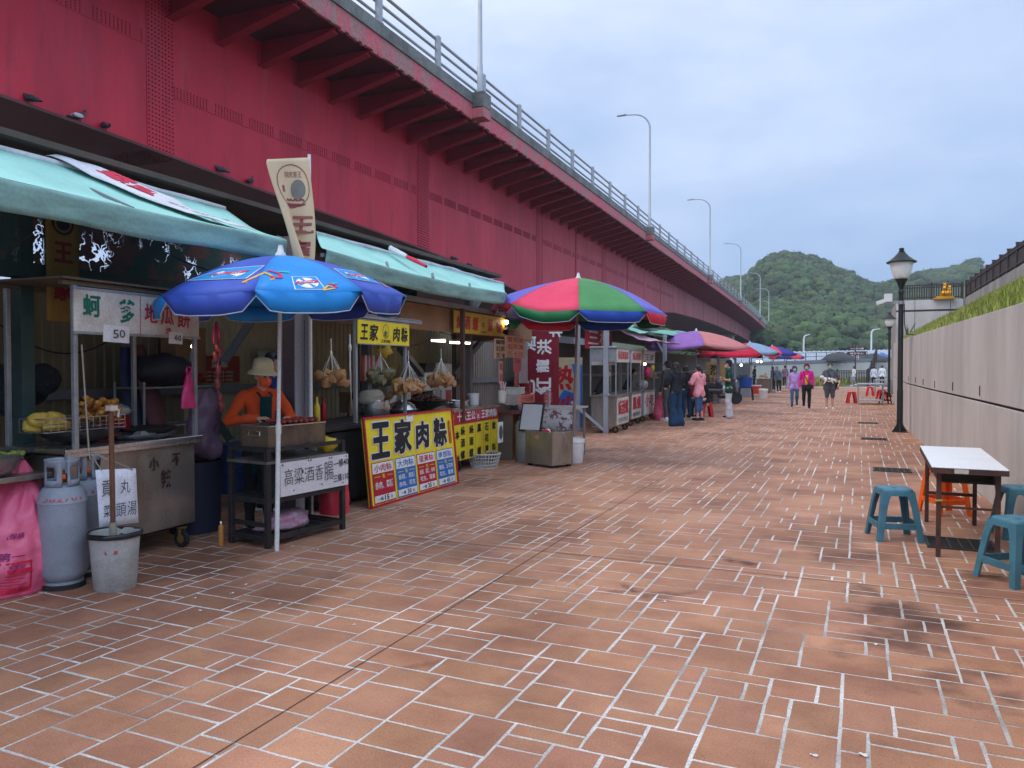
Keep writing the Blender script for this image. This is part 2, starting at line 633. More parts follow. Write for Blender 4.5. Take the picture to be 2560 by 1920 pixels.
def make_walkway():
 rr = random.Random(5)
 U = 0.109
 x0, y0 = -9.0, -0.4
 nx, ny = 102, 600
 grid = [[False] * nx for _ in range(ny)]
 sizes = [(3, 2)] * 7 + [(4, 2)] * 3 + [(2, 2)] * 4 + [(2, 3)] * 2 + [(3, 1)] * 3 + [(2, 1)] * 2 + [(4, 3)] * 2 + [(3, 3)] * 2
 v, f, tint = [], [], []
 g = 0.0082
 for j in range(ny):
  for i in range(nx):
   if grid[j][i]:
    continue
   rr.shuffle(sizes)
   for (a, b) in sizes + [(1, 2), (1, 1)]:
    if i + a <= nx and j + b <= ny and not any(grid[j + q][i + p] for p in range(a) for q in range(b)):
     break
   for p in range(a):
    for q in range(b):
     grid[j + q][i + p] = True
   X0, Y0 = x0 + i * U + g, y0 + j * U + g
   X1, Y1 = x0 + (i + a) * U - g, y0 + (j + b) * U - g
   if X0 > wall_x(Y0) + 0.1:
    continue
   near = Y0 < 16
   if near:
    pts = [(X0, Y0), ((X0 * 2 + X1) / 3, Y0), ((X0 + 2 * X1) / 3, Y0), (X1, Y0), (X1, (Y0 + Y1) / 2), (X1, Y1), ((X0 + 2 * X1) / 3, Y1), ((X0 * 2 + X1) / 3, Y1), (X0, Y1), (X0, (Y0 + Y1) / 2)]
    pts = [(x + rr.uniform(-.0028, .0028), y + rr.uniform(-.0028, .0028)) for x, y in pts]
   else:
    pts = [(X0, Y0), (X1, Y0), (X1, Y1), (X0, Y1)]
   k = len(pts)
   o = len(v)
   dz = rr.uniform(-.0006, .0006)
   v.extend([(x, y, dz) for x, y in pts])
   v.extend([(x, y, -0.0018) for x, y in pts])
   f.append(tuple(range(o, o + k)))
   for q in range(k):
    f.append((o + k + q, o + k + (q + 1) % k, o + (q + 1) % k, o + q))
   t = rr.gauss(0, 1)
   br = min(1.25, max(0.68, 1.0 + 0.06 * t))
   c = (br, br * rr.uniform(.97, 1.03), br * rr.uniform(.96, 1.05), 1)
   tint.extend([c] * (k + 1))
 me = D.meshes.new("walkway")
 me.from_pydata(v, [], f)
 me.materials.append(TILE)
 at = me.attributes.new("tint", 'FLOAT_COLOR', 'FACE')
 at.data.foreach_set("color", [x for c in tint for x in c])
 o = D.objects.new("walkway", me)
 COL.objects.link(o)
 struct(o)
make_walkway()
g = MB()
g.add([(-10.6, -3, -.0015), (5, -3, -.0015), (5, 66, -.0015), (-10.6, 66, -.0015)], [(0, 1, 2, 3)])
struct(g.build("pavement", GROUT, smooth=0))
g = MB()
ASPH = mat("ground_soil", (0.13, 0.12, 0.105), 0.9, c2=(0.07, 0.075, 0.05), amt=0.8, sc=0.15, fine=0.2, fsc=8)
g.add([(-215, -55, -.03), (315, -55, -.03), (315, 610, -.03), (-215, 610, -.03)], [(0, 1, 2, 3)])
struct(g.build("ground", ASPH, smooth=0))
# expansion joints, dark lines let into the paving
JOINT = flat("joint_filler", (0.075, 0.045, 0.04), 0.8)
g = MB()
a, b = G(486, 1919), G(1273, 1430)
d = (b - a)
far = a + d.normalized() * 26
nrm = Vector((d.y, -d.x, 0)).normalized() * 0.003
a = a - d.normalized() * 2
zz = Vector((0, 0, .0032))
g.add([a - nrm + zz, a + nrm + zz, far + nrm + zz, far - nrm + zz], [(0, 1, 2, 3)])
a, b = G(880, 1330), G(2560, 1503)
nrm = Vector((0, 0.004, 0))
zz = Vector((0, 0, .0042))
g.add([a - nrm + zz, b - nrm + zz, b + nrm + zz, a + nrm + zz], [(0, 1, 2, 3)])
struct(g.build("paving_joint", JOINT, smooth=0))
# drain grates
IRON = mat("cast_iron", (0.05, 0.05, 0.05), 0.6, 0.5, c2=(0.09, 0.07, 0.06), amt=0.6, sc=8)
for (px, py, w, h, lab) in ((2400, 1362, .52, .46, "black drain grate in the paving under the white folding table"), (2230, 1176, .5, .42, "dark drain grate beyond the white folding table, nearest one in the open"),
       (2185, 1098, .5, .42, "dark drain grate level with the foot of the nearest black lamp post"), (2170, 1058, .5, .42, "small dark drain grate farthest up the walkway")):
 p = G(px, py)
 t = thing("drain_grate", lab, "drain grate", (p.x, p.y, 0), 0, "drain grates along the walkway")
 mb = MB()
 mb.box((0, 0, 0.003), (w, h, 0.006))
 mb.build("pit", INK, t, smooth=0)
 mb = MB()
 for x in (-w / 2, w / 2):
  mb.box((x, 0, 0.007), (.025, h, .014))
 for y in (-h / 2, h / 2):
  mb.box((0, y, 0.007), (w + .025, .025, .014))
 for k in range(1, 6):
  mb.box((-w / 2 + w * k / 6, 0, 0.008), (.012, h, .010))
 for k in range(1, 18):
  mb.box((0, -h / 2 + h * k / 18, 0.006), (w, .007, .008))
 mb.build("grating", IRON, t, smooth=0)
# ---- right hand retaining wall
CONC = mat("concrete_panel", (0.60, 0.57, 0.545), 0.75, c2=(0.36, 0.335, 0.315), amt=0.8, sc=.8, stretch=(1, 1, 0.3), fine=0.08, fsc=70, bump=0.08, bsc=50)
CONCD = mat("groove_dark", (0.05, 0.045, 0.05), 0.8)
def wall_top(y):
 P = [(-6, 2.2), (8, 2.2), (20, 2.3), (45, 2.75), (62, 2.9)]
 for (a, xa), (b, xb) in zip(P, P[1:]):
  if y <= b:
   return xa + (xb - xa) * (y - a) / (b - a)
 return P[-1][1]
rw = thing("retaining_wall", "long pale concrete panel retaining wall curving along the walkway", "wall", (0, 0, 0))
mb, mbk = MB(), MB()
def wall_piece(mb, y0, y1, z0f, z1f, inset, depth):
 xa, xb = wall_x(y0) + inset, wall_x(y1) + inset
 pts = []
 for (x, y) in ((xa, y0), (xa + depth, y0), (xb + depth, y1), (xb, y1)):
  pts.append((x, y, z0f(y)))
 for (x, y) in ((xa, y0), (xa + depth, y0), (xb + depth, y1), (xb, y1)):
  pts.append((x, y, z1f(y)))
 mb.add(pts, [(3, 2, 1, 0), (4, 5, 6, 7), (0, 1, 5, 4), (1, 2, 6, 5), (2, 3, 7, 6), (3, 0, 4, 7)])
y = -5.0
ups = [-5.0, -3.0, -1.0, 1.2, 3.3, 5.2, 7.1, 8.9, 10.6, 12.7, 15.0, 17.3, 19.6, 22, 24.5, 27, 30, 33, 36, 40, 44, 48, 52, 56, 60]
for y0, y1 in zip(ups, ups[1:]):
 n = 1 if y1 - y0 < 3 else 2
 wall_piece(mb, y0 + .005, y1 - .005, lambda q: 1.165, lambda q: wall_top(q), 0, .28)
lows = [-5, -3.2, -1.2, .6, 2.4, 4.3, 6.2, 8.0, 9.7, 11.4, 13.6, 16, 18.5, 21, 24, 27, 30, 33, 36, 40, 44, 48, 52, 56, 60]
for y0, y1 in zip(lows, lows[1:]):
 wall_piece(mb, y0 + .005, y1 - .005, lambda q: -.02, lambda q: 1.135, 0, .28)
for y0, y1 in zip(ups, ups[1:]):
 wall_piece(mbk, y0, y1, lambda q: -.02, lambda q: wall_top(q) - .03, .035, .2)
mb.build("panel", CONC, rw, smooth=0, bevel=.006)
mbk.build("groove", CONCD, rw, smooth=0)
for (px, py) in ((2450, 977), (2382, 966), (2337, 961), (2308, 955), (2289, 950), (2271, 947)):
 q = ray(px, py)
 t = 8
 for _ in range(60):
  p = EYEP + q * t
  t += (wall_x(p.y) - p.x) / q.x * 0.5 if abs(q.x) > 1e-4 else 0
 mb = MB()
 mb.box((p.x, p.y, p.z), (.02, .035, .13), m=0)
 mb.build("weep_hole", CONCD, rw, smooth=0, bevel=.008)
# grass bank above the wall
SOIL = mat("bank_soil", (0.13, 0.15, 0.05), 0.95, c2=(0.20, 0.19, 0.08), amt=0.8, sc=1.5, bump=0.5, bsc=8)
rows = []
for j in range(60):
 y = -4 + j * 50 / 59
 row = []
 for i in range(9):
  k = i / 8
  x0 = wall_x(y) + .2
  x = x0 + (4.85 - x0) * k
  z = (wall_top(y) - .05) + (4.12 - wall_top(y)) * k ** 0.9 + .12 * noise.noise((x * .8, y * .6, 1)) * min(1, k * 6)
  row.append((x, y, z))
 rows.append(row)
mb = MB().sheet(rows)
struct(mb.build("grass_bank", SOIL, smooth=180))
GRASS = mat("grass_blade", (0.24, 0.31, 0.06), 0.7, c2=(0.40, 0.36, 0.14), amt=0.8, sc=0.9, tint="tint", spec=0.2)
def blades(name, spots, hmin, hmax, wd, M=GRASS, label=None, cat="grass", lean=.35, rs=3):
 rr = random.Random(rs)
 v, f, tint = [], [], []
 for (x, y, z) in spots:
  h = rr.uniform(hmin, hmax)
  a = rr.uniform(0, 6.283)
  dx, dy = math.cos(a) * wd, math.sin(a) * wd
  lx, ly = rr.uniform(-lean, lean) * h, rr.uniform(-lean, lean) * h
  o = len(v)
  v += [(x - dx, y - dy, z - .02), (x + dx, y + dy, z - .02), (x + dx * .7 + lx * .35, y + dy * .7 + ly * .35, z + h * .55), (x - dx * .7 + lx * .35, y - dy * .7 + ly * .35, z + h * .55), (x + lx, y + ly, z + h)]
  f += [(o, o + 1, o + 2, o + 3), (o + 3, o + 2, o + 4)]
  k = rr.uniform(.55, 1.25)
  c = (k * rr.uniform(.9, 1.15), k, k * rr.uniform(.7, 1.1), 1)
  tint += [c, c]
 me = D.meshes.new(name)
 me.from_pydata(v, [], f)
 me.materials.append(M)
 at = me.attributes.new("tint", 'FLOAT_COLOR', 'FACE')
 at.data.foreach_set("color", [q for c in tint for q in c])
 o = D.objects.new(name, me)
 COL.objects.link(o)
 return tag(o, label, cat, None, "stuff")
sp = []
for _ in range(42000):
 y = 4 + 41.3 * rnd.random() ** 0.9
 k = rnd.random()
 x0 = wall_x(y) + .15
 x = x0 + (4.6 - x0) * k
 if noise.noise((x * .7, y * .5, 3)) < -0.28:
  continue
 z = (wall_top(y) - .05) + (4.12 - wall_top(y)) * k ** 0.9
 sp.append((x, y, z))
blades("bank_grass", sp, .05, .21, .011, label="yellow green grass growing on the bank above the concrete wall")
PLANT = mat("agave_leaf", (0.07, 0.13, 0.05), 0.5, c2=(0.12, 0.17, 0.06), amt=0.7, sc=4)
def spiky(p, n, h, lab, sd):
 rr = random.Random(sd)
 t = thing("spiky_plant", lab, "plant", p)
 for k in range(n):
  a = rr.uniform(0, 6.28)
  ln = h * rr.uniform(.7, 1.15)
  ti = rr.uniform(.1, .55)
  m2 = MB()
  rws = []
  for i in range(6):
   q = i / 5
   wdt = .035 * (1 - q) ** .7 + .002
   c = Vector((math.cos(a) * ti * ln * q ** 1.3, math.sin(a) * ti * ln * q ** 1.3, ln * q * (1 - .15 * ti * q)))
   s = Vector((-math.sin(a), math.cos(a), 0)) * wdt
   u = Vector((math.cos(a), math.sin(a), 0)) * wdt * .5
   rws.append([c - s + u, c, c + s + u])
  m2.sheet(rws)
  m2.build("leaf", PLANT, t, smooth=180, solid=.006)
y = 33
spiky((wall_x(y) + .35, y, wall_top(y)), 7, .75, "tall dark spiky plant at the wall top below the terrace", 4)
y = 35.5
spiky((wall_x(y) + .25, y, wall_top(y)), 6, .5, "low bushy spiky plant at the wall top beside the taller one", 6)
# upper wall, terrace wall and brown fence
CONC2 = mat("old_concrete", (0.36, 0.33, 0.31), 0.85, c2=(0.17, 0.16, 0.15), amt=0.8, sc=1.3, stretch=(1, 1, .35), bump=.15, bsc=30)
uw = thing("upper_wall", "weathered grey concrete wall carrying the dark brown fence above the grass bank", "wall", (4.85, 0, 0))
mb = MB()
ys = [3 + k * 3.0 for k in range(15)]
for y0, y1 in zip(ys, ys[1:]):
 za = 4.72 + .009 * (y0 - 5)
 zb_ = 4.72 + .009 * (y1 - 5)
 mb.add([(0, y0 + .006, 3.5), (.3, y0 + .006, 3.5), (.3, y1 - .006, 3.5), (0, y1 - .006, 3.5), (0, y0 + .006, za), (.3, y0 + .006, za), (.3, y1 - .006, zb_), (0, y1 - .006, zb_)],
   [(3, 2, 1, 0), (4, 5, 6, 7), (0, 1, 5, 4), (1, 2, 6, 5), (2, 3, 7, 6), (3, 0, 4, 7)])
mb.build("panel", CONC2, uw, smooth=0, bevel=.01)
FENCE = mat("fence_brown", (0.055, 0.036, 0.030), 0.6, c2=(0.03, 0.022, 0.02), amt=0.6, sc=3)
def fence(p0, p1, h, lab, post_gap=1.76, board=.085, gap=.018, z_off=0.06, tall=.1, grp="dark brown board fences"):
 p0, p1 = Vector(p0), Vector(p1)
 L = (p1 - p0).length
 fx = thing("fence", lab, "fence", p0, 0, grp)
 n = max(1, round(L / post_gap))
 d = (p1 - p0) / n
 dirv = Vector((d.x, d.y, 0)).normalized()
 ang = math.atan2(dirv.y, dirv.x)
 mb = MB()
 nb = int(L / (board + gap))
 for k in range(nb):
  q = (p1 - p0) * ((k + .5) / nb)
  mb.box((q.x, q.y, q.z + z_off + (h - z_off) / 2), (board, .025, h - z_off), rot=rotz(ang))
 mb.build("boards", FENCE, fx, smooth=0)
 mb = MB()
 off = Vector((-dirv.y, dirv.x, 0)) * .035
 for zr in (h * .18, h * .85, h):
  a, b = Vector((0, 0, zr)) + (off if zr < h else Vector((0, 0, .012))), (p1 - p0) + Vector((0, 0, zr)) + (off if zr < h else Vector((0, 0, .012)))
  mb.bar(a, b, .045, .05)
 mb.build("rail", FENCE, fx, smooth=0)
 for k in range(n + 1):
  q = d * k
  mb = MB()
  mb.box((q.x, q.y, q.z + (h + tall) / 2 - .05), (.10, .13, h + tall + .1), rot=rotz(ang))
  mb.box((q.x, q.y, q.z + h + tall + .012), (.13, .16, .024), rot=rotz(ang))
  mb.build("post", FENCE, fx, smooth=0, bevel=.006)
 return fx
fence((4.93, 3.5, 4.71), (4.93, 45.2, 5.08), .78, "long dark brown board fence on the grey wall above the grass bank")
tw = thing("terrace_wall", "pale concrete terrace wall facing down the walkway under the golden statue", "wall", (0, 45.6, 0))
mb = MB()
for (xa, xb) in ((1.75, 2.62), (2.64, 4.25), (4.27, 4.83)):
 mb.box(((xa + xb) / 2, .15, 2.24), (xb - xa, .3, 4.46))
 mb.box(((xa + xb) / 2, .15, 4.82), (xb - xa, .3, .5))
mb.build("panel", CONC, tw, smooth=0, bevel=.008)
mb = MB()
mb.box((3.3, .12, 4.52), (3.06, .24, .10))
mb.build("groove", CONCD, tw, smooth=0)
fence((2.0, 45.75, 5.07), (4.8, 45.75, 5.07), .78, "short dark brown picket fence on the terrace behind the golden statue", 1.4, .06, .05)
g = MB()
g.box((4, 49, 2.55), (4.5, 6.3, 4.98))
struct(g.build("terrace_ground", CONC2, smooth=0))
# golden dog statue on the terrace
GOLD = mat("gold_paint", srgb(225, 160, 30), 0.32, 0.75, c2=srgb(190, 120, 20), amt=.5, sc=6)
st = thing("dog_statue", "shiny golden statue of seated figures on a gold plinth before the terrace fence", "statue", (3.95, 45.5, 5.075))
mb = MB()
mb.box((0, 0, .04), (.95, .22, .08))
mb.box((0.05, 0, .11), (.8, .2, .07))
mb.build("plinth", GOLD, st, bevel=.01)
for (x, h, nm) in ((0.02, .80, "figure"), (0.24, .66, "figure")):
 mb = MB()
 mb.cap((x - .12, 0, .22), .10, (x - .02, 0, .42), .085)
 mb.cap((x - .02, 0, .42), .085, (x + .02, 0, h - .1), .07)
 mb.sphere((x + .01, -.01, h - .06), (.075, .075, .085))
 mb.sphere((x + .01, -.09, h - .08), (.035, .06, .035))
 for s in (-1, 1):
  mb.cap((x + .01 + s * .045, 0, h - .01), .02, (x + .01 + s * .05, 0, h + .06), .012)
  mb.cap((x + s * .05, -.06, .42), .03, (x + s * .05, -.09, .17), .028)
 mb.sphere((x - .14, .0, .2), (.09, .09, .06))
 mb.build(nm, GOLD, st, smooth=180)
# ---- elevated road ramp across the end of the walkway
CREAM = mat("cream_concrete", (0.52, 0.49, 0.40), 0.85, c2=(0.36, 0.34, 0.28), amt=.6, sc=.6, stretch=(1, 1, .3))
TARM = mat("road_grey", (0.20, 0.205, 0.215), 0.85, c2=(0.13, 0.13, 0.135), amt=.6, sc=.8)
rp = thing("ramp_wall", "long cream concrete ramp wall with a grey kerb across the walkway end", "wall", (0, 0, 0))
RA, RB = DP(1880, 917, 78), DP(2330, 917, 86)
RA.z = RB.z = 0
rdir = (RB - RA).normalized()
rnrm = Vector((-rdir.y, rdir.x, 0))
def ramp_strip(mb, z0a, z0b, z1a, z1b, off, dep):
 P = []
 for (q, za, zb2) in ((RA, z0a, z1a), (RB, z0b, z1b)):
  for o in (off, off + dep):
   P.append(q + rnrm * o + Vector((0, 0, za)))
   P.append(q + rnrm * o + Vector((0, 0, zb2)))
 mb.add(P, [(0, 4, 5, 1), (2, 3, 7, 6), (1, 5, 7, 3), (0, 2, 6, 4), (0, 1, 3, 2), (4, 6, 7, 5)])
mb = MB()
ramp_strip(mb, -.05, -.05, 1.72, 2.3, 0, .3)
mb.build("wall_face", CREAM, rp, smooth=0)
mb = MB()
ramp_strip(mb, 1.75, 2.33, 2.05, 2.75, -.06, .35)
mb.build("kerb", TARM, rp, smooth=0)
mb = MB()
ramp_strip(mb, -.05, -.05, 1.9, 2.5, .35, 9)
struct(mb.build("road", TARM, smooth=0))
WPAINT = mat("white_railing_paint", (0.78, 0.79, 0.80), 0.5, c2=(.62, .63, .64), amt=.4, sc=2)
wf = thing("white_railing", "white picket railing along the far ramp road below the hill", "railing", (0, 0, 0))
L = (RB - RA).length
mb = MB()
for k in range(int(L / .22)):
 q = RA + rdir * (k * .22) + rnrm * 4
 s = k * .22 / L
 z0 = 2.0 + .55 * s
 mb.box((q.x, q.y, z0 + .52), (.17, .05, 1.04 + .1 * (k % 3 == 0)), rot=rotz(math.atan2(rdir.y, rdir.x)))
mb.build("picket", WPAINT, wf, smooth=0)
mb = MB()
for zr in (.3, .95):
 mb.bar(RA + rnrm * 4.06 + Vector((0, 0, 2.0 + zr)), RB + rnrm * 4.06 + Vector((0, 0, 2.55 + zr)), .06, .1)
mb.build("rail", WPAINT, wf, smooth=0)
wf = thing("dark_railing", "thin dark railing in front of the white pickets on the far ramp", "railing", (0, 0, 0))
mb = MB()
for zr in (.45, .85):
 mb.bar(RA + rnrm * .1 + Vector((0, 0, 2.0 + zr)), RA + rdir * L * .62 + rnrm * .1 + Vector((0, 0, 2.4 + zr)), .05, .05)
mb.build("rail", BLACKM, wf, smooth=0)
for k in range(12):
 s = k / 11 * .62
 q = RA + rdir * (L * s) + rnrm * .1
 mb = MB()
 mb.box((q.x, q.y, 2.38 + .65 * s), (.07, .07, .95))
 mb.build("post", BLACKM, wf, smooth=0)
# panels and tarps parked on the ramp
mb = MB()
q = DP(2131, 890, 82)
t = thing("road_board", "white board with red stripes on the far ramp beside the dark mound", "sign", q)
mb.box((0, 0, 0), (1.7, .08, .72))
mb.build("board", WHITE, t, rz=math.atan2(rdir.y, rdir.x), smooth=0)
mb = MB()
for k, zz in enumerate((-.26, 0, .26)):
 mb.box((0, -.05, zz), (1.6, .02, .09))
for k in range(4):
 mb.box((-.6 + k * .4, -.066, 0), (.05, .01, .66))
mb.build("stripe", RED, t, rz=math.atan2(rdir.y, rdir.x), smooth=0)
mb = MB()
for k in (-.6, .6):
 mb.box((k, .06, -.25), (.08, .06, 1.0))
mb.build("leg", GALV, t, rz=math.atan2(rdir.y, rdir.x), smooth=0)
TARPD = mat("dark_tarp", (0.045, 0.05, 0.055), .7, c2=(.08, .08, .08), sc=2, bump=.4, bsc=4)
for (px, py, t_, wx, hz, mm, lab, nm) in ((2096, 896, 81, 1.7, .9, TARPD, "dark covered mound on the far ramp, left of the striped board", "covered_mound"), (2176, 896, 84, 2.0, .75, TARPD, "low dark covered mound on the far ramp, right of the striped board", "covered_mound"),
         (2203, 892, 86, .95, .7, mat("blue_tarp", (.08, .16, .42), .6, c2=(.05, .1, .3), sc=3, bump=.4, bsc=5), "blue tarpaulin heap on the far ramp near the stairs", "tarp_heap")):
 q = DP(px, py, t_)
 mb = MB()
 n = 18
 rws = []
 for i in range(9):
  ph = i / 8 * math.pi / 2
  rws.append([(wx * math.cos(ph) * math.cos(2 * math.pi * j / n) * (1 + .15 * noise.noise((j * .7, i * .5, px))), .8 * math.cos(ph) * math.sin(2 * math.pi * j / n), hz * math.sin(ph) * (1 + .2 * noise.noise((j * .4, i, 3))) - .3) for j in range(n)])
 mb.sheet(rws, closed=True)
 o = mb.build(nm, mm, loc=q, smooth=180)
 tag(o, lab, "tarpaulin")
# ---- hills
HILLM = mat("hill_ground", (0.045, 0.075, 0.028), 0.95, c2=(0.03, 0.05, 0.02), amt=.8, sc=.08, fine=.3, fsc=1.2)
crest = [(1500, 800), (1700, 775), (1790, 742), (1820, 716), (1850, 712), (1868, 712), (1884, 690), (1905, 668), (1930, 652), (1958, 647), (2000, 652), (2045, 662), (2085, 684), (2120, 700), (2150, 715), (2185, 723), (2215, 716), (2250, 704), (2300, 692),
   (2360, 684), (2430, 672), (2520, 668), (2700, 676), (2900, 700)]
def crest_y(px):
 for (a, ya), (b, yb) in zip(crest, crest[1:]):
  if px <= b:
   q = (px - a) / (b - a)
   q = q * q * (3 - 2 * q)
   return ya + (yb - ya) * q + (9 if px < 2190 else 15)
 return crest[-1][1] + 12
def hill_t(px):
 """distance of the ridge: the round hill stands nearer than its neighbours"""
 a = 1 / (1 + math.exp((px - 2180) / 25.0))
 b = 1 / (1 + math.exp(-(px - 1872) / 8.0))
 k = a * b
 return 300 + 90 * (1 - k)
def hill_pt(px, d):
 """d = 0 foot of the slope, 1 ridge, beyond 1 the back of the hill"""
 tr = hill_t(px)
 t0 = 112
 t = t0 + (tr - t0) * d
 cz = EYE + (HOR - crest_y(px)) / FPX * tr
 if d <= 1:
  prof = d ** 1.15 * (1 + .28 * math.sin(d * math.pi))
 else:
  prof = max(0, 1 - (d - 1) * 1.6)
 xc = (px - 1280) / FPX
 p = _f0 * t + _r * (xc * t)
 nz = noise.noise((p.x * .03, p.y * .03, 7)) * 5.0 * math.sin(min(1, d) * math.pi)
 return Vector((p.x, p.y, cz * min(prof, 1.0 if d > .93 else 9) + nz - .2))
pxs = list(range(1500, 2900, 11))
rows = [[hill_pt(px, i / 26 * 1.25) for px in pxs] for i in range(27)]
mb = MB().sheet(rows)
struct(mb.build("hill", HILLM, smooth=180))
LEAF = mat("woodland_leaf", (0.050, 0.096, 0.033), 0.75, c2=(0.036, 0.072, 0.030), amt=.6, sc=.05, fine=0, tint="tint", spec=.25)
def woods():
 rr = random.Random(21)
 v, f, tint = [], [], []
 n = 0
 while n < 11500:
  px = rr.uniform(1620, 2440)
  d = rr.random() ** .75 * 1.03
  if px > 2300 and d < .5:
   continue
  p = hill_pt(px, d)
  big = noise.noise((p.x * .04, p.y * .04, p.z * .05))
  n += 1
  sc = (.75 + rr.random() ** 2.5 * 1.9) * (0.62 + .38 * hill_t(px) / 300) * (1 if d > .14 else .5)
  if px < 1885 or px > 2190:
   sc *= 1.2
  k = .70 + .75 * rr.random() ** 1.5 + .5 * big
  k = max(.35, k)
  warm = rr.random()
  base = (k * (1.0 + .5 * warm * warm), k, k * (.8 + .3 * rr.random()))
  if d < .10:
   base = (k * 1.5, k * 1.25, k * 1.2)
  cx, cy, cz = p.x, p.y, p.z + sc * .55
  m = 24
  o = len(v)
  nu, nv_ = 8, 4
  sd = rr.uniform(0, 99)
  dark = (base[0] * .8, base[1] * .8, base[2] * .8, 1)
  for i in range(nv_ + 1):
   ph = -.35 + (math.pi / 2 + .35) * i / nv_
   for j in range(nu):
    th = 6.2832 * j / nu
    d_ = Vector((math.cos(th) * math.cos(ph), math.sin(th) * math.cos(ph), math.sin(ph)))
    r_ = sc * (.74 + .5 * noise.noise(d_ * 1.9 + Vector((sd, 0, 0))))
    v.append((cx + d_.x * r_, cy + d_.y * r_, cz + d_.z * r_ * .78))
  for i in range(nv_):
   for j in range(nu):
    a_, b_ = o + i * nu + j, o + i * nu + (j + 1) % nu
    f.append((a_, b_, b_ + nu, a_ + nu))
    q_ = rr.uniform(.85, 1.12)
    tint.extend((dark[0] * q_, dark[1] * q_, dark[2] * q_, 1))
  for _ in range(m):
   u = rr.uniform(-.75, 1)
   a = rr.uniform(0, 6.283)
   rad = math.sqrt(1 - u * u) * rr.uniform(.65, 1.05)
   q = Vector((cx + sc * rad * math.cos(a), cy + sc * rad * math.sin(a), cz + sc * .75 * u))
   s = rr.uniform(.16, .42) * (.45 + sc * .22)
   nv = Vector((rad * math.cos(a) + rr.gauss(0, .3), rad * math.sin(a) + rr.gauss(0, .3), u + .35 + rr.gauss(0, .25))).normalized()
   e1 = nv.cross(Vector((rr.gauss(0, 1), rr.gauss(0, 1), rr.gauss(0, 1)))).normalized() * s
   e2 = nv.cross(e1) * rr.uniform(.5, .9)
   o = len(v)
   v.extend((tuple(q - e1), tuple(q - e2), tuple(q + e1), tuple(q + e2)))
   f.append((o, o + 1, o + 2, o + 3))
   w_ = rr.uniform(.8, 1.2)
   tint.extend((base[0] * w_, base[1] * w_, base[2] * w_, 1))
 me = D.meshes.new("hillside_woods")
 me.from_pydata(v, [], f)
 me.materials.append(LEAF)
 at = me.attributes.new("tint", 'FLOAT_COLOR', 'FACE')
 at.data.foreach_set("color", tint)
 me.polygons.foreach_set("use_smooth", [len(p.vertices) == 4 for p in me.polygons])
 o = D.objects.new("hillside_woods", me)
 COL.objects.link(o)
 tag(o, "dense green woods covering the round hill and its neighbours", "woods", None, "stuff")
woods()
sp = []
for _ in range(9000):
 px = rnd.uniform(1930, 2260)
 t = rnd.uniform(66, 74)
 p = DP(px, 917, t)
 if noise.noise((p.x * .2, p.y * .2, 0)) > .05:
  sp.append((p.x, p.y, -.02))
q = DP(2042, 917, 64)
for _ in range(2500):
 sp.append((q.x + rnd.gauss(0, .8), q.y + rnd.gauss(0, .8), 0))
blades("verge_grass", sp, .2, .85, .03, label="tall green grass on the verge at the far end of the walkway", rs=8)
# ================================================================== BRIDGE
_BP = [(-10.3, -40, 10.2), (-11.0, -20, 10.2), (-11.6, 0, 10.2), (-12.05, 15, 10.2), (-12.45, 28, 10.2), (-12.85, 40, 10.2), (-13.2, 51, 10.15), (-14.1, 80, 10.0), (-15.0, 110, 9.7), (-15.95, 140, 9.2),
  (-17.0, 165, 8.5), (-19.3, 185, 7.9), (-23.5, 205, 7.4), (-30, 222, 7.0), (-40, 236, 6.6), (-55, 250, 6.2)]
def _cat(P, n):
 out = []
 for i in range(len(P) - 1):
  p0, p1, p2, p3 = P[max(i - 1, 0)], P[i], P[i + 1], P[min(i + 2, len(P) - 1)]
  for k in range(n):
   t = k / n
   out.append(Vector([.5 * ((2 * b) + (c - a) * t + (2 * a - 5 * b + 4 * c - d) * t * t + (-a + 3 * b - 3 * c + d) * t ** 3) for a, b, c, d in zip(p0, p1, p2, p3)]))
 out.append(Vector(P[-1]))
 return out
_raw = _cat(_BP, 24)
STEP = 1.53
_st = []
acc = 0.0
_st.append(_raw[0])
for a, b in zip(_raw, _raw[1:]):
 seg = (b - a).length
 while acc + seg >= STEP:
  k = (STEP - acc) / seg
  a = a + (b - a) * k
  _st.append(a.copy())
  seg = (b - a).length
  acc = 0
 acc += seg
NST = len(_st)
def bframe(s):
 """deck edge point, forward, inward (towards the girder) at s stations along"""
 i = max(0, min(NST - 2, int(s)))
 k = s - i
 p = _st[i].lerp(_st[i + 1], k)
 a, b = _st[max(0, i - 1)], _st[min(NST - 1, i + 2)]
 d = (b - a)
 d.z = 0
 d.normalize()
 return p, d, Vector((-d.y, d.x, 0))
def s_at_y(y):
 for i in range(NST - 1):
  if _st[i].y <= y <= _st[i + 1].y:
   return i + (y - _st[i].y) / (_st[i + 1].y - _st[i].y)
 return 0
_ZB = [(-45, 6.9), (0, 6.62), (9, 6.49), (12.4, 6.4), (15, 6.27), (20, 6.1), (25, 5.9), (31, 5.5), (37, 4.9), (46, 4.35), (54, 5.1), (62, 6.0), (74, 6.77), (88, 7.0), (104, 7.0), (130, 6.72), (155, 6.1), (175, 5.5), (200, 5.2), (260, 4.8)]
def zb(y):
 for (a, xa), (b, xb) in zip(_ZB, _ZB[1:]):
  if y <= b:
   return xa + (xb - xa) * (y - a) / (b - a)
 return _ZB[-1][1]
def web_l(y):
 return 2.5
REDB = mat("bridge_red", srgb(206, 34, 56), 0.5, c2=srgb(176, 24, 44), amt=.8, sc=.55, stretch=(1, 1, .35), fine=.06, fsc=30, spec=.45)
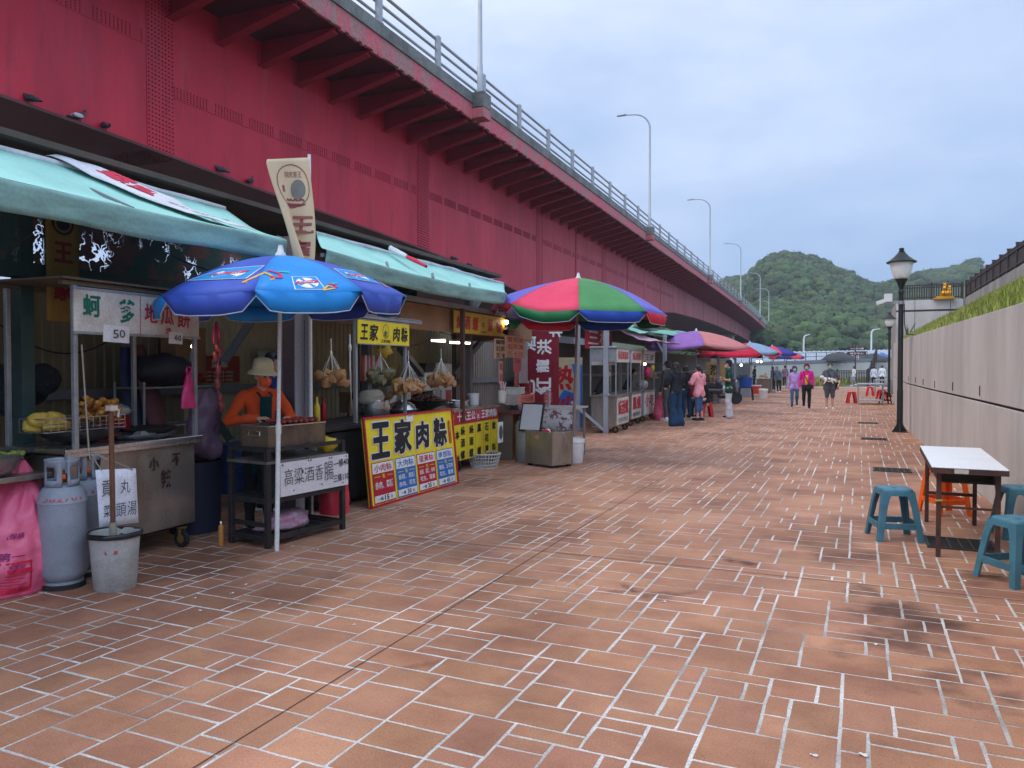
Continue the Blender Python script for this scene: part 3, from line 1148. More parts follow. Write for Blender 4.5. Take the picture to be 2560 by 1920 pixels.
def weather_red(M, y0=22, y1=90):
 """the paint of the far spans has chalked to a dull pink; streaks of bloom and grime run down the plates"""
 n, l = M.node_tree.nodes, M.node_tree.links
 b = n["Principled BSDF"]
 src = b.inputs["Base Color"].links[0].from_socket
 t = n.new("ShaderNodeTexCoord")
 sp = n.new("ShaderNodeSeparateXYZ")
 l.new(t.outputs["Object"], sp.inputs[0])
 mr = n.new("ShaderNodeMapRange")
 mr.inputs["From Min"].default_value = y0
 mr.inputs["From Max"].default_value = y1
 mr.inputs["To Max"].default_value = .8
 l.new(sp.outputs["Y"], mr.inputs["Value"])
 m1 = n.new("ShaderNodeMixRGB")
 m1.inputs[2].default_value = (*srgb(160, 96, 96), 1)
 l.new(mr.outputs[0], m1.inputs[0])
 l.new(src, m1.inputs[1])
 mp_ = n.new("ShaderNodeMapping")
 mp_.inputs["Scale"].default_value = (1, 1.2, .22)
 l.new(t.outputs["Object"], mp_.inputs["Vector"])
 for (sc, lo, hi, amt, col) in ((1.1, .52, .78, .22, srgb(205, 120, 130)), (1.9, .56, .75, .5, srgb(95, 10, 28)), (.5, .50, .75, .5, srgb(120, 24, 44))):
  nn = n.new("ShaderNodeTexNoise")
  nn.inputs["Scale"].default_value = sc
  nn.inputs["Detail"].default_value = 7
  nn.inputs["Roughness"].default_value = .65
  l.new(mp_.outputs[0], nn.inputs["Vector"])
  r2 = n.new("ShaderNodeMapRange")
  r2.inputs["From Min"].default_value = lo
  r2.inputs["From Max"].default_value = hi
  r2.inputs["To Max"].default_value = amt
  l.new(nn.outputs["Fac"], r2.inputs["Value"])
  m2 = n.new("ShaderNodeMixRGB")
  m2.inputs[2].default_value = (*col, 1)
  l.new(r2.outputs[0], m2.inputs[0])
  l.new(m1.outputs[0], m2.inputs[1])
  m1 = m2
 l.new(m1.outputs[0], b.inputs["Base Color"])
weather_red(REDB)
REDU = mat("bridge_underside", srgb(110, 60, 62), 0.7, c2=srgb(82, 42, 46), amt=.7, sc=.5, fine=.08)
FASC = mat("fascia_red", srgb(196, 88, 98), 0.7, c2=srgb(150, 120, 112), amt=.85, sc=1.6, stretch=(1, 1, .25), fine=.2, fsc=12, lo=.42, hi=.62)
KERB = mat("kerb_concrete", (0.20, 0.20, 0.18), 0.9, c2=(0.07, 0.075, 0.065), amt=.8, sc=1.2, fine=.2, fsc=14)
RAILM = mat("rail_grey", (0.40, 0.41, 0.42), 0.5, .3, c2=(.28, .28, .28), amt=.5, sc=2)
br = thing("bridge", "long red steel girder road bridge on brackets running above the stalls", "bridge")
def loft(l_z, mats_, name, s0=0, s1=NST - 1, step=1, M=None, closed=False):
 """cross-section polyline l_z(y, z) -> [(inward, z)] swept along the deck edge"""
 rws = []
 s = s0
 while s <= s1 + 1e-6:
  p, d, nn = bframe(min(s, NST - 1.001))
  rws.append([p + nn * l + Vector((0, 0, z - p.z if ab else z)) for (l, z, ab) in l_z(p)])
  s += step
 return rws
def add_loft(mb, fn, s0=0, s1=NST - 1, step=1, m=0, closed=True):
 rws = loft(fn, None, "", s0, s1, step)
 mb.sheet(rws, m, closed=closed)
 k = len(rws[0])
 if closed:
  o = len(mb.v) - k * len(rws)
  mb.f.append(tuple(o + j for j in range(k)))
  mb.m.append(m)
  o = len(mb.v) - k
  mb.f.append(tuple(o + j for j in range(k))[::-1])
  mb.m.append(m)
# girder: near web, bottom flange, far web
mb = MB()
add_loft(mb, lambda p: [(2.5, .02, 0), (2.5, zb(p.y) + .06, 1), (2.58, zb(p.y) + .06, 1), (2.58, .02, 0)])
mb.build("web", REDB, br, smooth=30)
mb = MB()
add_loft(mb, lambda p: [(9.42, .02, 0), (9.42, zb(p.y) + .06, 1), (9.5, zb(p.y) + .06, 1), (9.5, .02, 0)], step=3)
mb.build("web", REDB, br, smooth=30)
mb = MB()
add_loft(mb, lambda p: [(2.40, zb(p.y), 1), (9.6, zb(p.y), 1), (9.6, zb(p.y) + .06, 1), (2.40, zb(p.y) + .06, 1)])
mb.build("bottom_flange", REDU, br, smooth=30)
mb = MB()
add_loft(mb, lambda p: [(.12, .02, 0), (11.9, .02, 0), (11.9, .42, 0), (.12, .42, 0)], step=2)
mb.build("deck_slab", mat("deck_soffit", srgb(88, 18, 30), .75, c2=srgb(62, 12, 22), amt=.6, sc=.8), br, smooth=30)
mb = MB()
add_loft(mb, lambda p: [(0, 0, 0), (.10, 0, 0), (.10, .5, 0), (0, .5, 0)])
# ragged drips along the lower edge
s = s_at_y(8)
while s < s_at_y(70):
 p, d, nn = bframe(s)
 w = rnd.uniform(.08, .3)
 h = rnd.uniform(.01, .06)
 mb.box(p + nn * .05 + Vector((0, 0, -h / 2 - .001)), (w, .09, h), rot=rotz(math.atan2(d.y, d.x)))
 s += rnd.uniform(.1, .35)
mb.build("fascia", FASC, br, smooth=30)
mb = MB()
add_loft(mb, lambda p: [(-.05, .503, 0), (.35, .503, 0), (.35, .86, 0), (-.05, .86, 0)])
mb.build("kerb", KERB, br, smooth=30)
mb = MB()
add_loft(mb, lambda p: [(11.6, .0, 0), (12.0, 0, 0), (12.0, 1.5, 0), (11.6, 1.5, 0)], step=3)
mb.build("far_parapet", KERB, br, smooth=30)
# brackets under the overhang
bm_ = MB()
BK = [(0.14, .015), (2.49, .015), (2.49, -.62), (2.2, -.58), (0.14, -.10)]
bm_.prism(BK, .03, 0, at3(0, .015, 0) @ rotx(R(90)))
bm_.add([(0.14, -.13, -.10), (2.49, -.13, -.635), (2.49, .13, -.635), (0.14, .13, -.10), (0.14, -.13, -.13), (2.49, -.13, -.665), (2.49, .13, -.665), (0.14, .13, -.13)],
  [(0, 1, 2, 3), (7, 6, 5, 4), (0, 4, 5, 1), (1, 5, 6, 2), (2, 6, 7, 3), (3, 7, 4, 0)])
REDB2 = mat("bracket_red", srgb(158, 18, 42), .5, c2=srgb(120, 12, 30), amt=.6, sc=1)
first = None
s0b = s_at_y(14.62)
cnt = 0
k = -14
mbx = MB()
while s0b + k < NST - 3:
 p, d, nn = bframe(s0b + k)
 T = Matrix((nn, d, Vector((0, 0, 1)))).transposed().to_4x4()
 T.translation = p
 if k >= -6 and cnt < 97:
  if first is None:
   first = bm_.build("bracket", REDB2, br, smooth=0)
   o = first
  else:
   o = first.copy()
   COL.objects.link(o)
  o.matrix_local = T
  cnt += 1
 elif k > 0 and k % 2 == 0:
  mbx.add(bm_.v, bm_.f, 0, T)
 k += 1
o = mbx.build("far_brackets", REDB2, br, smooth=0)
o["kind"] = "stuff"
# bolted splice plates on the web and under the flange
BOLT = mat("bolt_red", srgb(110, 14, 34), .5, c2=srgb(80, 10, 26), amt=.5, sc=3)
def web_pt(y, z, out=0.0):
 p, d, nn = bframe(s_at_y(y))
 q = p + nn * (2.5 - out)
 return Vector((q.x, q.y, z)), d, nn
def bolt(mb, c, d, nn, r=.021, h=.022, m=1):
 vs = []
 up = Vector((0, 0, 1))
 for j in range(6):
  a = j * math.pi / 3
  vs.append(c + d * (r * math.cos(a)) + up * (r * math.sin(a)))
 for j in range(6):
  a = j * math.pi / 3
  vs.append(c - nn * h + (d * math.cos(a) + up * math.sin(a)) * r * .75)
 fs = [(6, 7, 8, 9, 10, 11)] + [(j, (j + 1) % 6, (j + 1) % 6 + 6, j + 6) for j in range(6)]
 mb.add(vs, fs, m)
def plate(mb, y0, y1, z0, z1, t=.016):
 vs = []
 for (y, z) in ((y0, z0[0]), (y1, z0[1]), (y1, z1[1]), (y0, z1[0])):
  q, d, nn = web_pt(y, z, 0)
  vs.append(q)
  vs.append(q - nn * t)
 mb.add(vs, [(1, 3, 5, 7), (0, 2, 3, 1), (2, 4, 5, 3), (4, 6, 7, 5), (6, 0, 1, 7)], 0)
for (ya, yb, bolts) in ((0.2, .95, False), (12.42, 13.18, True), (24.5, 25.35, True), (36.9, 37.8, True), (49.2, 50.2, True), (61.5, 62.6, False), (74, 75.1, False), (86, 87.2, False), (99, 100.3, False), (112, 113.4, False)):
 mb = MB()
 ztop = bframe(s_at_y(ya))[0].z - .1
 plate(mb, ya, yb, (zb(ya) + .07, zb(yb) + .07), (ztop, ztop))
 if bolts:
  nyb = 8 if ya < 30 else 6
  nz = int((ztop - zb(ya) - .1) / .095)
  for i in range(nyb):
   if i == nyb // 2 and ya > 30:
    continue
   for j in range(nz):
    y = ya + (yb - ya) * (i + .5) / nyb
    c, d, nn = web_pt(y, zb(y) + .13 + j * .095, .016)
    bolt(mb, c, d, nn, .019 if ya < 20 else .024)
 mb.build("splice_plate", [REDB, BOLT], br, smooth=0)
# horizontal rows
zband = [(-5, 8.62), (12.3, 8.72)], [(13.2, 7.77), (25, 7.9), (35, 8.0), (50, 8.1), (75, 8.15), (100, 8.1), (120, 7.9)]
def lin(P, y):
 for (a, xa), (b, xb) in zip(P, P[1:]):
  if y <= b:
   return xa + (xb - xa) * (y - a) / (b - a)
 return P[-1][1]
for P, ya, yb in ((zband[0], 5.0, 12.40), (zband[1], 13.2, 24.48), (zband[1], 25.37, 36.88), (zband[1], 37.82, 49.18), (zband[1], 50.22, 61.4), (zband[1], 62.7, 73.9)):
 mb = MB()
 hgt = .30
 plate(mb, ya, yb, (lin(P, ya), lin(P, yb)), (lin(P, ya) + hgt, lin(P, yb) + hgt), .014)
 y = ya + .08
 i = 0
 while y < yb - .05:
  i += 1
  if i % 12 not in (0, 11):
   for j in range(5 if ya < 40 else 3):
    c, d, nn = web_pt(y, lin(P, y) + .04 + j * (.056 if ya < 40 else .1), .014)
    bolt(mb, c, d, nn, .016 if ya < 20 else .02, .02)
  y += .10 if ya < 30 else .14
 mb.build("bolted_band", [REDB, BOLT], br, smooth=0)
# thin upright ribs on the far webs
for y in [18.6] + [43.5, 56, 68, 80.5, 93, 105.5, 119, 125, 131, 137, 143, 149, 155, 161, 167, 173]:
 mb = MB()
 ztop = bframe(s_at_y(y))[0].z - .1
 w = .02 if y < 20 else .09
 plate(mb, y, y + w, (zb(y) + .07, zb(y) + .07), (lin(zband[1], y) if y < 20 else ztop,) * 2, .004 if y < 20 else .05)
 mb.build("web_stiffener", REDB, br, smooth=0)
# plates on the underside
for (ya, yb) in ((12.42, 13.2), (24.5, 25.35)):
 mb = MB()
 for k in range(9):
  l0 = 2.5 + k * .45
  for i in range(7):
   for j in range(4):
    y = ya + (yb - ya) * (i + .5) / 7
    p, d, nn = bframe(s_at_y(y))
    q = p + nn * (l0 + .05 + j * .1)
    mb.box((q.x, q.y, zb(y) - .022), (.045, .045, .02))
  vs = []
  for (y, l) in ((ya, l0), (yb, l0), (yb, l0 + .42), (ya, l0 + .42)):
   p, d, nn = bframe(s_at_y(y))
   q = p + nn * l
   vs += [(q.x, q.y, zb(y) - .012), (q.x, q.y, zb(y) - .0)]
  mb.add(vs, [(0, 2, 4, 6), (0, 1, 3, 2), (2, 3, 5, 4), (4, 5, 7, 6), (6, 7, 1, 0)])
 mb.build("flange_plate", REDU, br, smooth=0)
# two piers
for y in (46, 128):
 p, d, nn = bframe(s_at_y(y))
 mb = MB()
 q = p + nn * 6
 mb.box((q.x, q.y, (zb(y) - .25) / 2), (6.0, 2.2, zb(y) - .25), rot=rotz(math.atan2(d.y, d.x) - R(90)))
 mb.box((q.x, q.y, zb(y) - .12), (6.6, 1.2, .22), rot=rotz(math.atan2(d.y, d.x) - R(90)))
 mb.build("pier", CONC2, br, smooth=0, bevel=.05)
# railing along the deck edge: rails and posts
rl = MB()
for zr, rr_ in ((1.14, .045), (1.48, .045), (1.80, .05)):
 pts = []
 s = s_at_y(6)
 while s < NST - 2:
  p, d, nn = bframe(s)
  pts.append(p + nn * .12 + Vector((0, 0, zr)))
  s += 1
 rl.tube(pts, rr_, 6)
rail = rl.build("railing", RAILM, br, smooth=60)
pm = MB()
pm.box((0, 0, .5), (.10, .16, 1.0))
pm.box((-.03, 0, .02), (.24, .24, .04))
pm.box((.055, 0, .5), (.012, .20, 1.0))
pm.box((-.055, 0, .5), (.012, .20, 1.0))
pf = None
gap = 3.45 / STEP
s = s_at_y(18.05) - 3 * gap
cnt = 0
mbx = MB()
while s < NST - 3:
 p, d, nn = bframe(s)
 T = Matrix((-nn, d, Vector((0, 0, 1)))).transposed().to_4x4()
 T.translation = p + nn * .04 + Vector((0, 0, .86))
 if pf is None:
  pf = pm.build("railing_post", RAILM, rail, smooth=0)
  o = pf
 else:
  o = pf.copy()
  COL.objects.link(o)
 o.matrix_local = T
 s += gap
# lamp brackets and bridge street lamps
def bridge_lamp(y, lab, H=7.75):
 p, d, nn = bframe(s_at_y(y))
 mb = MB()
 T = Matrix((-nn, d, Vector((0, 0, 1)))).transposed().to_4x4()
 T.translation = p
 mb.box((.18, 0, .62), (.56, .62, .52), 0, T)
 mb.prism([(-.1, -.0), (.46, .0), (.46, .34), (-.1, .34)], .6, 1, T @ at3(0, .3, 0) @ rotx(R(90)))
 o = mb.build("lamp_bracket", [KERB, FASC], br, smooth=0, bevel=.01)
 t = thing("street_lamp", lab, "street lamp", (p + Vector((0, 0, .88)) - nn * .18), math.atan2(-nn.y, -nn.x), "tall lamps along the bridge deck")
 mb = MB()
 mb.lathe([(.16, 0), (.16, .03), (.105, .04), (.10, 1.0), (.085, 1.02), (.06, H - 1.1)], 10)
 mb.build("pole", RAILM, t, smooth=50)
 mb = MB()
 pts = []
 for i in range(11):
  a = i / 10 * R(82)
  pts.append((-(1.15 - 1.15 * math.cos(a)) * 1.0, 0, H - 1.1 + 1.05 * math.sin(a)))
 e = pts[-1]
 pts.append((e[0] - .75, 0, e[2] + .06))
 mb.tube(pts, [.06] * 6 + [.05] * 4 + [.045, .04], 8)
 mb.build("arm", RAILM, t, smooth=60)
 mb = MB()
 mb.prism([(-.03, -.10), (-.03, .10), (-.35, .13), (-.62, .09), (-.62, -.09), (-.35, -.13)], .055, 0, at3(e[0] - .68, 0, e[2] + .03))
 mb.box((e[0] - .72, 0, e[2] + .11), (.14, .1, .06))
 mb.build("lamp_head", RAILM, t, smooth=0, bevel=.01)
 return t
for y, lab in ((24.2, "bare lamp pole on the bridge whose top is cut off, nearest of the bridge lamps"), (51.5, "tall curved-arm lamp on the bridge, second along the deck"), (79.5, "curved-arm lamp on the bridge, third along the deck"),
    (108, "curved-arm lamp on the bridge just left of the round hill"), (139, "curved-arm lamp on the bridge before the steep left edge of the hill"), (161, "curved-arm lamp on the bridge, second farthest before the hill"),
    (183, "farthest curved-arm lamp on the bridge where the deck bends away")):
 bridge_lamp(y, lab)
# yellow chevron board on the far railing
q = DP(1934, 813, 168)
o = MB()
o.box((0, 0, 0), (.9, .05, .9), 0)
o.box((0, -.04, .0), (.2, .02, .7), 1, rot=roty(R(35)))
t = thing("bend_sign", "small orange bend marker board on the far bridge railing", "sign", q)
o.build("board", [mat("marker_orange", srgb(225, 150, 60), .5), INK], t, smooth=0)
mb = MB()
mb.box((0, .06, -.8), (.08, .06, 1.6))
mb.build("post", GALV, t, smooth=0)
# pigeons on the flange ledge
PIG = mat("pigeon_slate", (0.045, 0.048, 0.055), .6, c2=(.10, .10, .11), amt=.6, sc=12)
PIGW = mat("pigeon_white", (.55, .53, .5), .7)
def pigeon(px, py, ang, lab, white=False):
 r_ = ray(px, py)
 t = (-14.0) / (r_.x + r_.y * math.tan(R(2.1)))
 y = (EYEP + r_ * t).y
 p, d, nn = bframe(s_at_y(y))
 q = p + nn * 2.445
 t = thing("pigeon", lab, "pigeon", (q.x, q.y, zb(y) + .062), ang, "pigeons along the girder ledge")
 mb = MB()
 # one continuous outline from tail to beak, facing +x
 prof = [(-.26, .05, .012, .045), (-.20, .06, .022, .05), (-.13, .085, .045, .055), (-.05, .11, .066, .068), (.03, .135, .066, .066), (.08, .17, .05, .05), (.10, .215, .034, .034), (.112, .25, .034, .036), (.135, .265, .028, .026), (.152, .26, .010, .010), (.178, .254, .003, .003)]
 rws = []
 for (x, z, rz_, ry) in prof:
  rws.append([(x, ry * math.cos(a), z + rz_ * math.sin(a)) for a in [2 * math.pi * j / 10 for j in range(10)]])
 mb.sheet(rws, closed=True)
 mb.tube([(0, .025, .09), (.01, .025, 0)], .008, 5)
 mb.tube([(0, -.025, .09), (.01, -.025, 0)], .008, 5)
 mb.build("body", PIG, t, smooth=180)
 for sgn in (-1, 1):
  mb = MB()
  mb.sphere((-.06, sgn * .06, .115), (.12, .016, .045), 10, 6, 0, None)
  mb.build("wing", PIGW if white else PIG, t, smooth=180)
for (px, py, an, lab, w) in ((79, 268, 200, "dark pigeon on the ledge, uppermost and nearest of the row", False), (205, 307, 90, "dark pigeon with a white wing patch on the girder ledge", True), (267, 332, 160, "dark hunched pigeon just beyond the white-winged one", False),
        (549, 433, 220, "dark pigeon on the ledge left of the beige flag", False), (628, 462, 120, "dark pigeon on the ledge right behind the beige flag", False), (1127, 652, 200, "small dark pigeon above the red rag, nearest of three on the girder edge", False),
        (1166, 667, 150, "small dark pigeon in the middle of three on the far girder edge", False), (1206, 683, 190, "small dark pigeon farthest of three on the far girder edge", False)):
 pigeon(px, py, R(an), lab, w)
# ================================================================== LAMP POSTS on the walkway
POSTM = mat("post_black", (0.012, 0.018, 0.018), .45, .2, c2=(.03, .035, .035), amt=.5, sc=5)
GLOBE = mat("lamp_glass", (.86, .87, .84), .35, c2=(.76, .76, .72), amt=.5, sc=3, spec=.5)
def lamp_post(p, lab, globe=True, H=4.45, box=False):
 t = thing("lamp_post", lab, "lamp post", (p.x, p.y, 0), 0, "black lamp posts along the wall")
 mb = MB()
 mb.box((0, 0, .012), (.34, .34, .024))
 for a in (0, 90, 180, 270):
  mb.prism([(.05, 0), (.16, 0), (.05, .2)], .02, 0, rotz(R(a)) @ at3(0, .01, .02) @ rotx(R(90)))
 mb.build("base", POSTM, t, smooth=0)
 mb = MB()
 k = H / 4.45
 mb.lathe([(.068, .02), (.068, 1.0), (.062, 1.02), (.055, 3.35 * k), (.065, 3.36 * k), (.065, 3.42 * k), (.05, 3.44 * k), (.055, 3.5 * k), (.10, 3.62 * k), (.14, 3.68 * k), (.14, 3.70 * k)], 16)
 mb.build("pole", POSTM, t, smooth=40)
 if globe:
  mb = MB()
  z0 = 3.70 * k
  mb.lathe([(.135, z0), (.17, z0 + .06), (.225, z0 + .2), (.25, z0 + .34), (.262, z0 + .40)], 24)
  mb.build("lamp_globe", GLOBE, t, smooth=60)
  mb = MB()
  mb.lathe([(.33, z0 + .385), (.335, z0 + .41), (.27, z0 + .45), (.17, z0 + .53), (.10, z0 + .61), (.07, z0 + .64), (.075, z0 + .66), (.045, z0 + .68), (.06, z0 + .71), (.05, z0 + .74), (.01, z0 + .75)], 24)
  mb.build("lamp_cap", POSTM, t, smooth=45)
 else:
  mb = MB()
  mb.lathe([(.2, 3.70 * k), (.2, 3.74 * k), (.12, 3.8 * k)], 16)
  mb.build("cap", POSTM, t, smooth=40)
 return t
lp = G(2249, 1080)
t = lamp_post(lp, "tall black lamp post with a white globe, nearest the camera by the wall")
lamp_post(G(2222, 992), "black lamp post with a white globe, second up the walkway past the red stools")
lamp_post(Vector((1.75, 55, 0)), "far black lamp post without a globe, close behind the second post", False, 4.4)
t2 = thing("camera_box", "white security camera box clamped on the nearest black lamp post", "security camera", (lp.x, lp.y, 3.12))
mb = MB()
mb.tube([(0, 0, -.03), (0, 0, .05)], .075, 12)
mb.bar((-.06, 0, .02), (-.34, 0, .02), .05, .06)
mb.build("clamp", GALV, t2, smooth=40)
mb = MB()
mb.box((-.28, 0, .13), (.18, .14, .2))
mb.build("housing", WHITEP, t2, smooth=0, bevel=.01)
mb = MB()
mb.box((-.44, -.02, .04), (.2, .09, .09), rot=roty(R(-18)))
mb.lathe([(.03, 0), (.035, .05), (.03, .06)], 10, 0, at3(-.54, -.02, -.01) @ roty(R(90)))
mb.build("camera_head", WHITEP, t2, smooth=40)
# cable from the nearest post down over the wall top
mb = MB()
pts = [(lp.x + .07, lp.y, 3.1), (lp.x + .08, lp.y, 2.6), (lp.x + .12, lp.y - .15, 2.36), (lp.x + .28, lp.y - .35, 2.33), (lp.x + .40, lp.y - .5, 2.30)]
mb.tube(pts, .012, 6)
o = mb.build("cable", BLACKM, smooth=60)
tag(o, "thin black cable looping from the nearest lamp post to the wall top", "cable")
# white road lamps behind the ramp
for (px, yb, yt, tip, tt, lab) in ((2009, 887, 838, 2025, 92, "short white curved lamp on the ramp road, left of the sign post"), (2178, 888, 824, 2199, 92, "tall white curved lamp on the ramp road, left of the second globe lamp")):
 b0, b1, b2 = DP(px, yb, tt), DP(px, yt, tt), DP(tip, yt - 1, tt)
 t = thing("road_lamp", lab, "street lamp", (b0.x, b0.y, 1.9), 0, "white lamps along the ramp road")
 hz = b1.z - 1.9
 mb = MB()
 mb.tube([(0, 0, 0), (0, 0, hz - .5), (.05, 0, hz - .22), (.2, 0, hz - .04), (.38, 0, hz)], [.10, .085, .08, .075, .07], 8)
 mb.build("pole", WPAINT, t, smooth=60)
 mb = MB()
 mb.bar((.36, 0, hz), ((b2.x - b0.x) * 1.0, 0, hz + .08), .16, .09)
 mb.build("lamp_head", WPAINT, t, smooth=0, bevel=.02)
# brown direction sign
BRN = mat("sign_brown", srgb(70, 38, 36), .6)
q = G(2138, 962)
t = thing("direction_sign", "brown fingerpost with two arrow boards at the end of the walkway", "sign", (q.x, q.y, 0))
mb = MB()
mb.lathe([(.06, 0), (.055, 3.4), (.02, 3.45)], 10)
mb.build("pole", BRN, t, smooth=40)
for zz, sgn, txt in ((3.18, 1, "十八王公廟"), (2.75, -1, "遊客中心")):
 mb = MB()
 mb.prism([(-.75, -.15), (.65, -.15), (.88, 0), (.65, .15), (-.75, .15)], .05, 0, at3(.1, -.05, zz) @ rotx(R(90)) if sgn > 0 else at3(.1, -.05, zz) @ rotz(R(180)) @ rotx(R(90)) @ at3(0, 0, -.05))
 o = mb.build("arrow_board", BRN, t, smooth=0)
 l2 = MB()
 write(l2, txt, .1, zz, 1.1, .17, Matrix(((1, 0, 0, 0), (0, 0, -1, -.105), (0, 1, 0, 0), (0, 0, 0, 1))), 0, .02)
 l2.build("lettering", WHITE, o, smooth=0)
# far brown fence, stairs and its railing
a, b = G(2093, 964), G(2168, 964)
fence((a.x, a.y, 0), (b.x, b.y, 0), 1.25, "brown picket fence across the far end of the walkway", 2.3, .07, .07, .06, .12, "brown picket fences by the far stairs")
st = thing("staircase", "far concrete steps rising beside the wall under the brown railing", "stairs", (b.x + .15, b.y, 0))
for k in range(12):
 mb = MB()
 mb.box((1.2 + k * .02, k * .34 + .17, (k + 1) * .16 / 2), (2.4, .34, (k + 1) * .16 - .002))
 mb.build("step", CONC2, st, smooth=0, bevel=.01)
fence((b.x + .1, b.y + .1, 0.05), (b.x + .75, b.y + 4.3, 2.0), 1.25, "brown railing climbing beside the far steps", 1.4, .06, .07, .06, .12, "brown picket fences by the far stairs")
# ================================================================== STALL ROW: shelters, awnings, umbrellas
def WPX(px, py, w):
 """point under a point of the photograph on the upright plane w metres out from the stall line"""
 q = ray(px, py)
 t = (w + (SO - EYEP).dot(SN)) / q.dot(SN)
 return EYEP + q * t
def sw(p):
 q = p - SO
 return q.dot(SU), q.dot(SN)
AQUA = mat("aqua_canvas", (0.36, 0.70, 0.61), .7, c2=(0.25, 0.50, 0.43), amt=.75, sc=.9, fine=.05, fsc=40, bump=.1, bsc=6)
AQUAD = mat("aqua_canvas_dirty_shaded", (0.25, 0.44, 0.385), .75, c2=(0.10, 0.15, 0.13), amt=.85, sc=1.6, stretch=(1, .7, 3), fine=.08, fsc=40, bump=.1, bsc=5)  # valance: same cloth, its shading and dirt both put into the colour
TARPW = mat("white_tarp", (0.62, 0.63, 0.64), .6, c2=(0.34, 0.35, 0.38), amt=.7, sc=3, bump=.3, bsc=7)
DGREEN = mat("dark_green_beam", (0.035, 0.07, 0.065), .6, c2=(.02, .035, .03), amt=.6, sc=3)
GREYB = mat("grey_beam", (0.17, 0.18, 0.20), .55, c2=(.11, .11, .12), amt=.6, sc=3, stretch=(1, 1, .3))
def awning(s0, s1, lab, sb1, seed, sag=.05, sb0=0.0):
 t = thing("awning", lab, "awning", W(s0, 0, 0), SA)
 L = s1 - s0
 n = 60
 rows = []
 zf, zbk, wb = 2.77, 3.17, -.95
 prof = []
 for k in range(10):
  q = k / 9
  prof.append(q)
 for i in range(n + 1):
  u = i / n
  row = []
  for q in prof:
   yy = u * L * (1 - q) + (sb0 + u * (L + sb1 - sb0)) * q
   cur = math.sin(q * math.pi) * -.05
   wr = .018 * noise.noise((u * L * 1.6, q * 2.5, seed)) + .010 * noise.noise((u * L * 5, q * 4, seed + 3))
   fz = -sag * math.sin(u * math.pi) * (1 - q)
   row.append((wb * q, yy, zf + (zbk - zf) * q + cur + wr * (q > 0.02) + fz))
  rows.append(row)
 mb = MB().sheet(rows)
 top = mb.build("canvas", AQUA, t, smooth=180, solid=.006)
 # rounded hem and hanging valance
 rows = []
 for i in range(n + 1):
  u = i / n
  y = u * L
  z0 = zf - sag * math.sin(u * math.pi)
  wv = .02 * noise.noise((y * 2.2, 0, seed + 9)) + .012 * noise.noise((y * 6, 0, seed))
  row = []
  for k in range(8):
   q = k / 7
   if k < 4:
    a = q / (3 / 7) * R(95)
    row.append((.0 + .028 * math.sin(a), y, z0 - .03 + .03 * math.cos(a)))
   else:
    q2 = (k - 3) / 4
    row.append((.028 + wv * q2 - .03 * q2, y, z0 - .03 - .165 * q2 + .012 * noise.noise((y * 1.5, 5, seed)) * q2))
  rows.append(row)
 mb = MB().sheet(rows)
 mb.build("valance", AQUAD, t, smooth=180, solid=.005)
 # pale roll of white sheet along the back edge
 mb = MB()
 pts, rr = [], []
 for i in range(41):
  u = i / 40
  pts.append((wb - .02, sb0 + u * (L + sb1 - sb0), zbk + .015 + .018 * noise.noise((u * 9, 1, seed))))
  rr.append(.026 + .02 * abs(noise.noise((u * 7, 2, seed))))
 mb.tube(pts, rr, 8)
 mb.build("rolled_sheet", TARPW, t, smooth=80)
 # frame
 mb = MB()
 mb.bar((-.03, 0, zf - .06), (-.03, L, zf - .06), .04, .04)
 mb.bar((wb, sb0, zbk - .04), (wb, L + sb1, zbk - .04), .04, .04)
 k = 0.15
 while k < L:
  mb.bar((-.03, k, zf - .045), (wb, sb0 + k * (1 + (sb1 - sb0) / L), zbk - .10), .03, .04)
  k += 1.15
 mb.build("frame", GREYB, t, smooth=0)
 return t
awning(.4, 5.7, "aqua canvas awning over the cart with the white and green sign, nearest the camera", .3, 1)
awning(6.33, 11.25, "aqua canvas awning over the dumpling stall between the two umbrellas", 2.3, 5, .05, 1.2)
# white banner thrown over the first awning, red rag over the second
INKR = flat("banner_red", srgb(205, 40, 70), .6)
BANW = mat("banner_white", (.72, .70, .72), .6, c2=(.5, .48, .52), amt=.5, sc=4)
def drape(pts, nseg, fn, name, mats, lab, cat, deco=None):
 rows = []
 for i in range(nseg + 1):
  q = i / nseg
  rows.append(fn(q))
 mb = MB().sheet(rows)
 o = mb.build(name, mats, smooth=180, solid=.004)
 return tag(o, lab, cat)
def on_awning(s, q, up=.02):
 """point on an awning's slope: q = 0 front hem .. 1 back edge"""
 return W(s, -.95 * q, 2.77 + .40 * q - .05 * math.sin(q * math.pi) - .03 * (1 - q) + up)
ban = thing("cloth_banner", "white cloth banner with red print lying crumpled over the nearest awning", "banner", (0, 0, 0))
A0, A1, B0, B1 = (4.05, 1.06), (4.75, 1.0), (5.05, .06), (5.42, .10)
mb = MB()
rows = []
def ban_pt(u, v, up=.03):
 sa = A0[0] + (A1[0] - A0[0]) * v
 sb = B0[0] + (B1[0] - B0[0]) * v
 qa = A0[1] + (A1[1] - A0[1]) * v
 qb = B0[1] + (B1[1] - B0[1]) * v
 s = sa + (sb - sa) * u
 q = qa + (qb - qa) * u
 wz = .05 * abs(noise.noise((u * 4, v * 3, 3))) + .03 * math.sin(v * math.pi) * (1 - u) + .02
 return on_awning(s, min(1.02, q), up + wz)
for i in range(25):
 rows.append([ban_pt(i / 24, j / 8, .02) for j in range(9)])
mb.sheet(rows)
mb.build("cloth", BANW, ban, smooth=180, solid=.004)
lt = MB()
tmp = MB()
write(tmp, "螺", .18, .55, .17, .55, Matrix.Identity(4), 0, .05, ang=.2)
